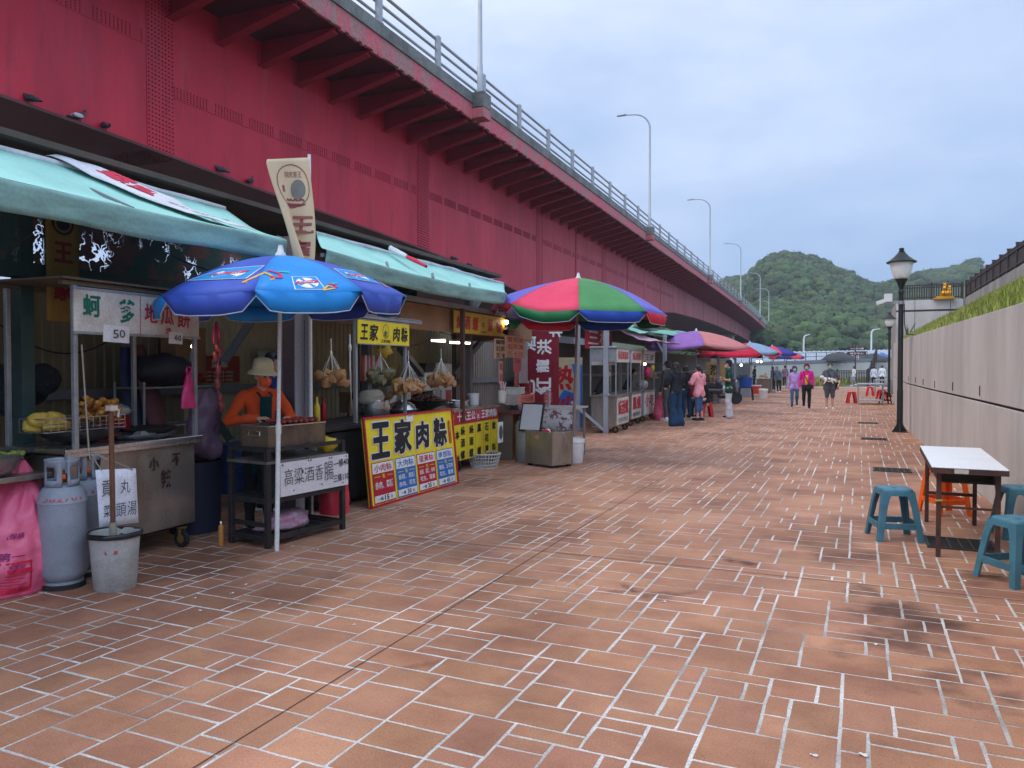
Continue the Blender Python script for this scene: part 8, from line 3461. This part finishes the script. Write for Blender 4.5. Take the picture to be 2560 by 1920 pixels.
m_, A, HM, B_ = person("heavy set man in grey shirt, grey shorts and mask carrying a small white dog", p, toward(p, .4), 1.74, dict(elR=(.17, .03, .63), wrR=(.02, .17, .60), elL=(-.19, -.01, .63), wrL=(-.16, .10, .50), palmR=(0, .1, 1)), 0, GREYT, "half", .46,
      cloth("grey_shorts", srgb(84, 86, 92)), "shorts", WHITE, "short", None, None, None, MASKB, girth=1.3)
strap(m_, [(.10, .10, 1.44), (-.02, .22, 1.2), (-.2, .12, .95)], BLACKC, .014, "bag_strap")
o = MB()
o.box((-.25, .06, .88), (.10, .18, .26))
o.build("shoulder_bag", BLACKC, m_, smooth=0, bevel=.03)
mb = MB()
for s in (-1, 1):
 mb.tube([HM @ Vector((s * .033 + .02 * math.cos(q), .092, .008 + .018 * math.sin(q))) for q in [k * .785 for k in range(9)]], .003, 5)
mb.build("glasses", BLACKM, m_, smooth=60)
FUR = mat("white_fur", (.72, .70, .66), .9, c2=(.58, .55, .5), amt=.6, sc=14, bump=.6, bsc=40)
dg = thing("dog", "small fluffy white dog in a grey vest lying on the man's arm", "dog", p, toward(p, .4))
z0 = 1.10
mb = MB()
mb.cap((-.06, .21, z0), .075, (.14, .22, z0 + .01), .082)
mb.cap((.14, .22, z0 + .01), .078, (.23, .22, z0 + .06), .055)
mb.sphere((.275, .23, z0 + .10), (.066, .062, .062))
mb.cap((.30, .25, z0 + .085), .034, (.345, .285, z0 + .075), .024)
for s in (-1, 1):
 mb.cap((.255, .23 + s * .05, z0 + .13), .022, (.245, .23 + s * .07, z0 + .06), .018)
 mb.cap((.15, .22 + s * .05, z0 - .03), .03, (.20, .25 + s * .05, z0 - .14), .02)
 mb.cap((-.05, .21 + s * .05, z0 - .03), .034, (-.10, .24 + s * .05, z0 - .12), .022)
mb.cap((-.10, .21, z0 + .03), .03, (-.19, .22, z0 - .04), .034)
fuse("body", mb, FUR, dg, .011, 2, .008, 26)
for s in (-1, 1):
 o = MB()
 o.sphere((.315, .255 + s * .028, z0 + .115), (.008, .008, .008), 8, 6)
 o.build("eye", EYEM, dg, smooth=180)
o = MB()
o.sphere((.358, .295, z0 + .08), (.011, .011, .009), 8, 6)
o.build("nose", EYEM, dg, smooth=180)
o = MB()
o.cap((-.02, .212, z0), .080, (.09, .218, z0 + .004), .086)
fuse("vest", o, cloth("dog_vest", srgb(110, 112, 122)), dg, .012, 3)
# customers at the stalls
p = G(1822, 1046)
gm, A, HM, B_ = person("man in dark green t-shirt, pale cargo trousers and black cap with folded arms", p, R(100), 1.80, dict(elR=(.15, .0, .65), wrR=(-.05, .12, .69), elL=(-.15, .0, .65), wrL=(.06, .11, .66)), 0, cloth("green_tee", srgb(24, 72, 54), srgb(18, 56, 42)), "short", .47, cloth("cargo_grey", srgb(196, 190, 196), srgb(168, 162, 170)), "long", BLACKC,
  "short", None, "cap", BLACKC, mat("mask_pale", srgb(226, 200, 190), .8), flare=.05)
for s in (-1, 1):
 o = MB()
 o.box((s * .135, .0, .62), (.05, .14, .17))
 o.box((s * .135, .0, .71), (.058, .15, .03))
 o.build("cargo_pocket", mat("cargo_grey", (0, 0, 0)), gm, smooth=0, bevel=.012)
p = G(1690, 1065)
LEATH = cloth("black_jacket", (.016, .018, .026), (.028, .030, .04), r=.5)
person("woman in black bomber jacket with long hair and wide dark jeans seen from behind", p, R(52), 1.72, dict(elR=(.16, .05, .65), wrR=(.06, .16, .62), elL=(-.16, .05, .65), wrL=(-.06, .16, .62)), 0, LEATH, "long", .50, JEAND, "long", BLACKC, "long", flare=.075, puff=.02)
p = G(1748, 1051)
pg, A, HM, B_ = person("girl in pink hooded sweatshirt with ponytail and rolled jeans at the stall", p, R(58), 1.66, dict(elR=(.16, .04, .66), wrR=(.05, .17, .66), elL=(-.16, .04, .66), wrL=(-.06, .17, .66), knR=(.05, .03, .29), knL=(-.05, .0, .28)), .06, cloth("pink_fleece", srgb(238, 160, 166), srgb(214, 134, 144)), "long", .47, JEAN, "capri", cloth("slip_on", srgb(50, 56, 78)), "pony",
  hood="down", puff=.012, shoekind="flat")
p = G(1716, 1046)
bg_, A, HM, B_ = person("person in black with a red plaid bag, between long haired woman and pink girl", p, R(40), 1.64, None, .05, BLACKC, "long", .5, JEAND, "long", BLACKC, "bob")
PLAID = mat("plaid_bag", srgb(120, 24, 44), .8, c2=srgb(40, 12, 26), amt=.9, sc=26, stretch=(1, 1, .3))
o = MB()
o.box((.16, -.12, .82), (.26, .12, .30))
o.build("plaid_bag", PLAID, bg_, smooth=0, bevel=.04)
strap(bg_, [(.1, -.06, 1.38), (.16, -.14, 1.1), (.17, -.13, .95)], PLAID, .012, "bag_strap")
p = G(1672, 1060)
person("man in a dark cap and white shoes half hidden behind the long haired woman", p + Vector((-.3, 1.2, 0)), R(60), 1.76, None, 0, cloth("grey_dark", (.05, .055, .05)), "long", .5, cloth("grey_trousers", (.08, .08, .09)), "long", WHITE, "short", None, "cap", BLACKC)
p = G(1766, 1042)
sp_ = Vector((p.x, p.y, 0))
person("seated person in dark trousers on a red stool behind the pink girl", sp_, R(120), 1.70, dict(knR=(.10, .23, .50), anR=(.12, .24, .25), knL=(-.10, .23, .50), anL=(-.12, .22, .25)), .25, BLACKC, "long", .5, cloth("slate_trousers", (.045, .047, .055)), "long", BLACKC, "short", seat=.205)
stool(sp_ + Vector((0, 0, 0)), .4, "red plastic stool under the seated person", REDP, .46, .27, .40, ring=False)
for (px, py, hd, H_, lab, tp, bt, hr, kw) in (
  (1947, 981, 150, 1.66, "person in blue grey jacket and black trousers leaning over a far stall", cloth("bluegrey", srgb(104, 122, 142)), BLACKC, "short", dict(lean=.35, hairm=cloth("hair_grey", srgb(110, 95, 85)), puff=.02)),
  (1934, 978, 60, 1.62, "dark clothed person beside the blue grey jacket at the far stall", BLACKC, BLACKC, "short", dict(lean=.12)),
  (1962, 968, 30, 1.70, "person in mauve top with hair in a bun at the far stalls", cloth("mauve", srgb(140, 108, 118)), BLACKC, "bun", {}),
  (1982, 966, 170, 1.68, "person in navy mostly hidden behind the girl in lilac", NAVY, BLACKC, "short", {}),
  (2134, 965, 120, 1.66, "girl in white top and blue denim shorts walking by the far fence", cloth("white_top", (.7, .7, .72)), cloth("denim_pale", srgb(130, 160, 190)), "long", dict(legs="shorts", pose=walkpose(.8, 1))),
  (2184, 968, -20, 1.66, "person in pale blue grey shirt by the far steps, left of two", cloth("shirt_pale", srgb(190, 198, 210)), BLACKC, "bob", dict(lean=.1)),
  (2205, 967, 10, 1.72, "person in white shirt and black trousers by the far steps, right of two", cloth("shirt_white", (.75, .75, .75)), BLACKC, "short", {})):
 kw = dict(kw)
 pose = kw.pop("pose", None)
 ln = kw.pop("lean", 0)
 person(lab, G(px, py), R(hd), H_, pose, ln, tp, "long" if "shorts" not in lab else "half", .49, bt, kw.pop("legs", "long"), WHITE, hr, vox=.015, **kw)
# ================================================================== FAR STALLS
back_wall(17.6, 60, -2.4, 2.3, mat("far_siding", (.20, .19, .17), .8, c2=(.12, .11, .10), amt=.7, sc=.6), "long dull back wall behind the far stalls")
back_wall(13.4, 17.6, -1.9, 2.5, mat("mid_siding", (.25, .22, .19), .8, c2=(.16, .14, .12), amt=.7, sc=.8), "grey brown back wall between the kiosk and the arrow sign")
rf = thing("shed_roof", "long low sheet roof over the far stalls under the bridge", "roof", W(17.8, -.7), SA)
mb = MB()
mb.box((-1.0, 20, 2.62), (2.0, 40, .05), rot=roty(R(-3)))
mb.build("sheet", ROOFM, rf, smooth=0)
def snail_cart(p, w, d, lab, head, front, low, hz=.88, sz=2.02, pm=STEEL, rz=0.0, lm=REDF):
 t = thing("food_cart", lab, "food cart", p, SA + rz)
 mb = MB()
 mb.box((-d / 2, w / 2, .52), (d, w, .70))
 mb.build("body", pm, t, smooth=0, bevel=.01)
 mb = MB()
 mb.box((-d / 2, w / 2, hz + .0), (d + .06, w + .06, .035))
 mb.build("countertop", STEEL, t, smooth=0)
 for (x, y) in ((0, .02), (0, w - .02), (-d, .02), (-d, w - .02)):
  mb = MB()
  mb.box((x - .02, y, (hz + sz) / 2), (.03, .03, sz - hz))
  mb.build("post", GALV, t, smooth=0)
 mb = MB()
 mb.box((.0, w / 2, sz - .16), (.014, w, .34), 0)
 mb.box((-d / 2, w / 2, sz + .02), (d + .08, w + .08, .03), 1)
 mb.box((-d / 2, .005, sz - .16), (d, .012, .32), 1)
 sg = mb.build("sign_panel", [OFFW, GALV], t, smooth=0)
 lt = MB()
 write(lt, head, 0, 0, w * .85, .2, FACE(.012, w / 2, sz - .16), 0, .02)
 lt.build("lettering", lm, sg, smooth=0)
 mb = MB()
 mb.box((.008, w / 2, .52), (.01, w - .06, .64))
 fp_ = mb.build("front_panel", OFFW, t, smooth=0)
 lt = MB()
 write(lt, front, 0, .08, w * .84, .36, FACE(.015, w / 2, .52), 0, .03)
 write(lt, low, 0, -.22, w * .8, .12, FACE(.015, w / 2, .52), 1, .01)
 lt.build("lettering", [RED, INKG], fp_, smooth=0)
 for y in (.15, w - .15):
  caster(t, -.06, y, .08)
 return t
snail_cart(G(1541, 1084), 1.30, .62, "steel snail cart with big red characters beside the light grey post", "燒酒螺鳳螺", "燒酒螺", "不辣小辣中辣大辣")
snail_cart(G(1578, 1066), 1.25, .55, "smaller snail cart just beyond the first, with shorter red characters", "燒酒螺", "鳳螺", "微風辣")
snail_cart(G(1609, 1055), 1.6, .7, "dull grey cart left of the pink rubbish bag", "王家", "小吃", "", pm=GREYP, lm=INKG)
rubbish_bag(G(1660, 1050), .95, .32, 5, (0, .06), "pink rubbish bag standing on the ground beside the black bomber jacket woman", BAGP)
bunch(W(23.2, .0, 1.62), "beige dumpling bunch hanging by the far grey cart", LEAFB, 24, .2, .26, .06)
for (px, py, w, m, sz_, lab) in ((1630, 920, .1, YBAG, .8, "yellow bag hanging above the beige far dumplings"), (1618, 930, .15, PKB, 1.1, "magenta bag hanging between the far carts"), (1606, 960, -.1, OFFW, 1.8, "white cloth heap on the far grey cart")):
 o = lump(.12 * sz_, px, (.8, 1.1, 1.1 if m is not OFFW else .6), .35).build("carrier_bag", m, loc=WPX(px, py, w), smooth=180)
 tag(o, lab, "bag")
for (px, w, H_, hd, lab) in ((1490, -.7, 1.62, -70, "vendor in black stooping behind the first snail cart"), (1560, -.9, 1.6, -80, "vendor in dark grey stooping behind the second snail cart")):
 q = WPX(px, 1000, w)
 person(lab, Vector((q.x, q.y, 0)), R(hd), H_, None, .45, cloth("vendor_dark", (.025, .025, .03)), "long", .5, BLACKC, "long", BLACKC, "short", vox=.015)
def tarp(lab, pts, m, cat="canopy", nm="stall_canopy", sag=.12, posts=(), pm=GREYP):
 """cloth stretched between four world points: a b at the near end, d c at the far end"""
 t = thing(nm, lab, cat, Vector((pts[0].x, pts[0].y, 0)))
 o_ = t.location
 a, b, c, d = [p - o_ for p in pts]
 ms = m if isinstance(m, list) else [m]
 mb = MB()
 n = 16
 rows = []
 for i in range(n + 1):
  u = i / n
  r_ = []
  for j in range(n + 1):
   v = j / n
   p = a.lerp(b, v).lerp(d.lerp(c, v), u)
   z = -sag * 4 * v * (1 - v) * (.4 + .6 * abs(2 * u - 1)) + .05 * noise.noise((u * 4, v * 4, a.x))
   r_.append(p + Vector((0, 0, z)))
  rows.append(r_)
 h2 = n // 2
 for k in range(len(ms)):
  q = rows if len(ms) == 1 else (rows[:h2 + 1] if k == 0 else rows[h2:])
  x = MB().sheet(q)
  x.build("cloth", ms[k], t, smooth=180, solid=.01)
 for p in posts:
  q = p - Vector((o_.x, o_.y, 0))
  x = MB()
  x.box((q.x, q.y, q.z / 2), (.10, .10, q.z), rot=rotz(SA))
  x.build("post", pm, t, smooth=0)
 return t
PURP = cloth("purple_cloth", srgb(150, 108, 172), srgb(126, 86, 150))
SALM = cloth("salmon_cloth", srgb(196, 124, 122), srgb(170, 100, 100))
CRIM = cloth("crimson_cloth", srgb(196, 40, 66), srgb(160, 26, 50))
MINTC = cloth("mint_cloth", srgb(130, 186, 164), srgb(100, 150, 134))
PALEB = cloth("paleblue_cloth", srgb(136, 156, 176), srgb(104, 130, 160))
tarp("mint green tarpaulin roof edge behind the purple canopy", [W(22, -.6, 2.75), W(22, .2, 2.6), W(38, .2, 2.75), W(38, -1.2, 3.3)], MINTC)
tarp("pale blue patched tarpaulin running along the roof of the far stalls", [W(29, -.2, 2.95), W(29, .25, 2.78), W(46, .4, 2.7), W(46, -.6, 3.2)], PALEB)
tarp("pink and white printed awning over the grey cart", [W(20.2, -.3, 2.62), W(20.2, .75, 2.28), W(23.5, .85, 2.28), W(23.5, -.3, 2.62)], mat("pinkwhite", srgb(228, 196, 208), .7, c2=srgb(190, 90, 130), amt=.8, sc=4))
tarp("small mint green awning above the pink and white one", [W(19.8, -.6, 2.9), W(19.8, .3, 2.66), W(22.4, .4, 2.66), W(22.4, -.6, 2.9)], MINTC)
PLB, RDP = PALEB, CRIM
umbrella("wide square purple and salmon cloth canopy over the customers", DP(1740, 917, 26.5) * 1, 2.82, 1.75, 2.28, [SALM, SALM, PURP, PURP], 4, .06, GREYP, .03, R(-70), sagk=.22)
umbrella("deep red square cloth canopy just beyond the purple one", DP(1822, 917, 33.5) * 1, 2.72, 1.45, 2.12, [CRIM], 4, .08, GREYP, .03, R(-15), sagk=.2)
umbrella("pale blue and red square canopy over the far goods", DP(1874, 917, 40) * 1, 2.85, 1.5, 2.32, [RDP, PLB], 4, .08, GREYP, .03, R(-10), sagk=.15)
NAVB = cloth("navy_umbrella", srgb(62, 62, 140))
CORAL = cloth("coral_umbrella", srgb(220, 70, 84))
umbrella("navy and coral parasol at the far end of the stalls", DP(1930, 917, 49) * 1, 2.9, 1.55, 2.40, [NAVB, CORAL], 8, .14, GREYP, .025, .5)
umbrella("second navy and red parasol, farthest at the end of the stalls", DP(1966, 917, 57) * 1, 2.75, 1.3, 2.3, [CORAL, NAVB], 8, .14, GREYP, .025, .3)
for k, (s, w, lab) in enumerate(((24.2, .25, "grey square post right of the black jacket woman"), (34.2, .8, "grey post under the deep red canopy"), (41, .9, "grey post among the far goods"))):
 t = thing("steel_post", lab, "post", W(s, w), SA)
 mb = MB()
 mb.box((0, 0, 1.3), (.11, .11, 2.6))
 mb.build("post", PILL, t, smooth=0)
 mb = MB()
 mb.bar((0, .06, 1.9), (-.5, .9, 2.55), .07, .07)
 mb.build("brace", GREYP, t, smooth=0)
# counters with heaps of goods, lamps and tubs
def goods(s, w, L, lab, m, n, r_, hcol, hm, grp):
 t = thing("goods_counter", lab, "counter", W(s, w), SA)
 mb = MB()
 mb.box((-.35, L / 2, .42), (.7, L, .84))
 mb.build("front", m, t, smooth=0, bevel=.01)
 mb = MB()
 mb.box((-.35, L / 2, .86), (.78, L + .06, .04))
 mb.build("top", STEEL, t, smooth=0)
 for k in range(n):
  o = dumpling(None, W(s + rnd.uniform(.1, L - .1), w - .35 + rnd.gauss(0, .14), .92 + abs(rnd.gauss(0, .10))), hcol, r_)
  tag(o, grp[0], grp[1], grp[2])
goods(27.5, .2, 2.2, "dark counter with a yellow lettered board under the purple canopy", BLACKM, 10, .08, LEAFG, None, ("greenish wrapped dumpling on the counter behind the yellow board", "dumpling", "dumplings behind the yellow board"))
goods(35, .5, 3.0, "brown counter heaped with pale dumplings under the deep red canopy", TIMB, 34, .09, LEAFB, None, ("pale brown dumpling heaped on the counter under the deep red canopy", "dumpling", "dumplings under the red canopy"))
goods(41.5, 1.5, 2.4, "grey counter heaped with olive dried goods near the white far bucket", GREYP, 46, .10, LEAFG, None, ("olive brown bundle heaped on the far grey counter", "bundle", "bundles on the far grey counter"))
goods(48, 2.2, 3.0, "last dim counter under the navy and coral parasols", TIMB, 12, .09, LEAFB, None, ("brown bundle on the last counter of the row", "bundle", "bundles on the last counter"))
t, wd = facing_board(1788, 985, 46, .95, .85, "ochre board with black brush strokes behind the green shirted man", mat("board_ochre", srgb(176, 142, 84), .6, c2=srgb(140, 104, 60)), w=.3)
lt = MB()
write(lt, "烈", 0, .58, .5, .5, at3(0, -.02, 0) @ SGN, 0, .03)
lt.build("lettering", INK, t, smooth=0)
for (px, py, w, lab) in ((1853, 913, .9, "bright bulb among the far goods under the red canopy"), (1893, 904, 1.2, "left of two bright bulbs before the navy parasol"), (1903, 904, 1.2, "right of two bright bulbs before the navy parasol"), (1612, 910, .2, "small white bulb over the far grey cart")):
 bulb(WPX(px, py, w), lab, .06 if px > 1700 else .035, 10)
q = G(1888, 984)
for (p_, r_, h, m, lab, nm) in ((G(1864, 1000) + Vector((0, 0, .62)), .34, .45, mat("barrel_bright_blue", srgb(30, 80, 165), .4), "bright blue tub on a black frame at the far stalls", "tub"), (q, .34, .5, mat("tub_red", srgb(205, 60, 48), .4), "orange red tub with a white rim on the ground at the far stalls", "tub")):
 t = thing(nm, lab, "tub", p_)
 mb = MB()
 mb.lathe([(r_ * .8, 0), (r_, h), (r_ * .94, h), (r_ * .75, .03), (.01, .03)], 26)
 mb.build("pail", m, t, smooth=50)
 mb = MB()
 mb.lathe([(r_ * 1.0, h - .05), (r_ * 1.05, h - .05), (r_ * 1.05, h + .01), (r_ * .98, h + .01)], 26, cap=False)
 mb.build("rim", WHITEP if nm == "tub" and p_ is q else m, t, smooth=50)
t = thing("tub_stand", "black metal stand under the bright blue tub", "stand", G(1864, 1000), SA)
for k in range(4):
 mb = MB()
 x, y = (.34 if k % 2 else -.34), (.34 if k > 1 else -.34)
 mb.bar((x, y, 0), (x * .8, y * .8, .61), .05, .05)
 mb.build("leg", BLACKM, t, smooth=0)
mb = MB()
mb.box((0, 0, .595), (.62, .62, .03))
mb.build("top", BLACKM, t, smooth=0)
white_bucket(G(1908, 997), "white plastic bucket standing on the paving before the far goods", .22, .5)
q = WPX(1788, 950, -.3)
person("vendor behind the ochre board with black strokes", Vector((q.x, q.y, 0)), R(-80), 1.66, None, .05, cloth("dull_red", (.16, .05, .05)), "short", .5, BLACKC, "long", BLACKC, "short", vox=.016)
q = WPX(1885, 950, .4)
person("vendor in dark clothes among the far goods near the two bulbs", Vector((q.x, q.y, 0)), R(-60), 1.70, None, .1, BLACKC, "long", .5, BLACKC, "long", BLACKC, "short", vox=.016)
# motor scooter parked behind the man in green
sc = thing("motor_scooter", "dark motor scooter parked behind the man in the green t-shirt", "motor scooter", G(1802, 1010), R(-72))
for y in (-.62, .62):
 mb = MB()
 mb.lathe([(.17, -.045), (.235, -.05), (.265, -.02), (.265, .02), (.235, .05), (.17, .045)], 26, 0, at3(0, y, .265) @ roty(R(90)))
 wh = mb.build("wheel", RUBBER, sc, smooth=45)
 mb = MB()
 mb.lathe([(.165, -.04), (.165, .04)], 18, 0, at3(0, y, .265) @ roty(R(90)))
 mb.build("rim", GALV, wh, smooth=45)
SCB = mat("scooter_black", (.02, .022, .024), .3, spec=.6)
mb = MB()
mb.cap((0, -.62, .58), .13, (0, -.05, .55), .15)
mb.cap((0, -.05, .36), .12, (0, .30, .33), .11)
mb.cap((0, .36, .38), .12, (0, .52, .85), .10)
mb.cap((0, .62, .44), .07, (0, .54, .8), .07)
mb.cap((0, .50, .9), .09, (0, .56, 1.0), .08)
fuse("bodywork", mb, SCB, sc, .022, 4)
mb = MB()
mb.cap((0, -.68, .74), .11, (0, .0, .74), .10)
fuse("seat", mb, RUBBER, sc, .025, 4)
mb = MB()
mb.tube([(-.33, .40, 1.06), (-.12, .50, 1.02), (.12, .50, 1.02), (.33, .40, 1.06)], .02, 8)
mb.build("handlebar", BLACKM, sc, smooth=60)
for s in (-1, 1):
 mb = MB()
 mb.tube([(s * .25, .44, 1.05), (s * .28, .46, 1.22)], .008, 6)
 mb.sphere((s * .28, .46, 1.25), (.06, .015, .045), 10, 6)
 mb.build("mirror", BLACKM, sc, smooth=60)
mb = MB()
mb.sphere((0, .615, .98), (.07, .04, .06), 12, 8)
mb.build("headlight", GLOBE, sc, smooth=180)
o = MB()
o.sphere((0, 0, .0), (.14, .15, .13), 16, 12)
o = o.build("helmet", mat("helmet_grey", (.12, .12, .13), .2, spec=.7), loc=sc.matrix_basis @ Vector((0, -.1, .95)), smooth=180)
tag(o, "dark glossy helmet resting on the scooter's seat", "helmet")
# ---- scraps of paper on the paving
SCR = mat("paper_scrap", (.72, .72, .70), .8)
first = None
for (px, py) in ((487, 1496), (580, 1484), (500, 1527), (615, 1462), (760, 1370), (795, 1374), (730, 1367), (885, 1562), (1040, 1292), (1075, 1228), (1000, 1270), (2302, 1383), (2411, 1453), (2350, 1467), (2150, 1458), (2452, 1347), (1905, 1470), (2035, 1890), (2158, 1889), (2240, 1178), (700, 1510), (1340, 1535), (2190, 1612), (2444, 1552), (1660, 1505), (345, 1525)):
 q = G(px, py)
 if first is None:
  mb = MB()
  mb.sheet([[(-.02, -.009, .004), (-.01, -.012, .009), (.012, -.008, .003), (.021, -.006, .006)], [(-.018, .008, .006), (-.004, .010, .004), (.010, .012, .010), (.019, .005, .003)]])
  first = o = mb.build("paper_scrap", SCR, smooth=0, solid=.001)
 else:
  o = first.copy()
  COL.objects.link(o)
 o.location = q
 o.rotation_euler = (0, 0, rnd.uniform(0, 6.28))
 k = rnd.uniform(.5, 1.0)
 o.scale = (k, k, k)
 tag(o, "tiny white scrap of litter lying on the brick paving", "litter", "litter scraps on the paving")
# ---- clutter at the backs of the near stalls
CARD = mat("carton_brown", srgb(150, 112, 76), .8, c2=srgb(120, 86, 58))
CRATE = mat("crate_blue", srgb(40, 70, 130), .5)
for k, (s, w, z, sz_, m, lab) in enumerate(((4.9, -2.2, 0, (.4, .5, .35), CARD, "brown carton on the floor at the back of the nearest stall"), (4.95, -2.2, .36, (.36, .44, .28), CARD, "smaller brown carton stacked on the floor carton"), (7.6, -2.2, 0, (.45, .6, .3), CRATE, "blue crate on the floor behind the steel pillar"),
           (7.6, -2.2, .31, (.45, .6, .3), CRATE, "blue crate stacked on the lower blue crate"), (9.6, -1.75, .905, (.3, .4, .3), CARD, "carton on the dark back bench"), (10.3, -1.7, .905, (.3, .34, .22), WHITEP, "white plastic tub on the dark back bench"),
           (10.9, -1.75, .905, (.28, .3, .36), OFFW, "pale box on the back bench left of the drink machine"), (8.55, -2.3, 1.5, (.25, .6, .3), OFFW, "pale wall cupboard behind the steamer"), (6.85, -2.35, 1.45, (.22, .5, .6), CARD, "dull brown cupboard on the wall behind the navy shirted man"))):
 mb = MB()
 mb.box((0, 0, sz_[2] / 2), sz_)
 mb.box((0, 0, sz_[2] - .03), (sz_[0] + .015, sz_[1] + .015, .04))
 o = mb.build("carton" if m is CARD else "crate" if m is CRATE else "box", m, loc=W(s, w, z), rz=SA + .05 * (k % 3 - 1), smooth=0, bevel=.006)
 tag(o, lab, "box")
for k in range(7):
 o = MB().lathe([(.035, 0), (.037, .01), (.037, .17), (.014, .22), (.014, .26), (.017, .262), (.017, .28), (.002, .281)], 14).build("sauce_bottle", (REDCAN, mat("soy_dark", (.03, .015, .01), .2), YBAG)[k % 3], loc=W(7.05 + .13 * (k % 4), -.80 - .12 * (k // 4), CT), smooth=45)
 tag(o, ("red sauce bottle on the black counter left of the yellow sign's post", "dark soy bottle on the black counter left of the yellow sign's post", "yellow mustard bottle on the black counter left of the yellow sign's post")[k % 3], "bottle", ("red sauce bottles on the black counter", "dark soy bottles on the black counter", "yellow bottles on the black counter")[k % 3])
for k, (a, b, sg_, lab) in enumerate((((0, 812, -2.4), (300, 830, -2.4), .25, "thin black cable sagging along the olive back wall"), ((880, 830, -1.5), (1080, 845, -1.6), .18, "thin black cable sagging under the kiosk roof"), ((1100, 830, -.9), (1330, 850, -.9), .10, "dark cord strung from the kiosk post to the red banner"), ((430, 640, -.2), (700, 690, -.4), .08, "thin cord under the first awning's hem"))):
 p, q = WPX(*a), WPX(*b)
 o = MB().tube([p.lerp(q, i / 12) - Vector((0, 0, sg_ * 4 * (i / 12) * (1 - i / 12))) for i in range(13)], .008, 5).build("cable", BLACKM, smooth=60)
 tag(o, lab, "cable")
D.scenes.remove(TMP)
hz = MB()
hz.box((50, 278, 28.4), (540, 676, 59.2))
HM_ = D.materials.new("haze")
HM_.use_nodes = True
n_, l_ = HM_.node_tree.nodes, HM_.node_tree.links
n_.remove(n_["Principled BSDF"])
pv = n_.new("ShaderNodeVolumePrincipled")
pv.inputs["Color"].default_value = (.80, .87, .95, 1)
pv.inputs["Density"].default_value = .0006
l_.new(pv.outputs[0], n_["Material Output"].inputs["Volume"])
o = hz.build("haze", HM_, smooth=0)
tag(o, "faint blue haze in the air over the whole place", "haze", None, "stuff")
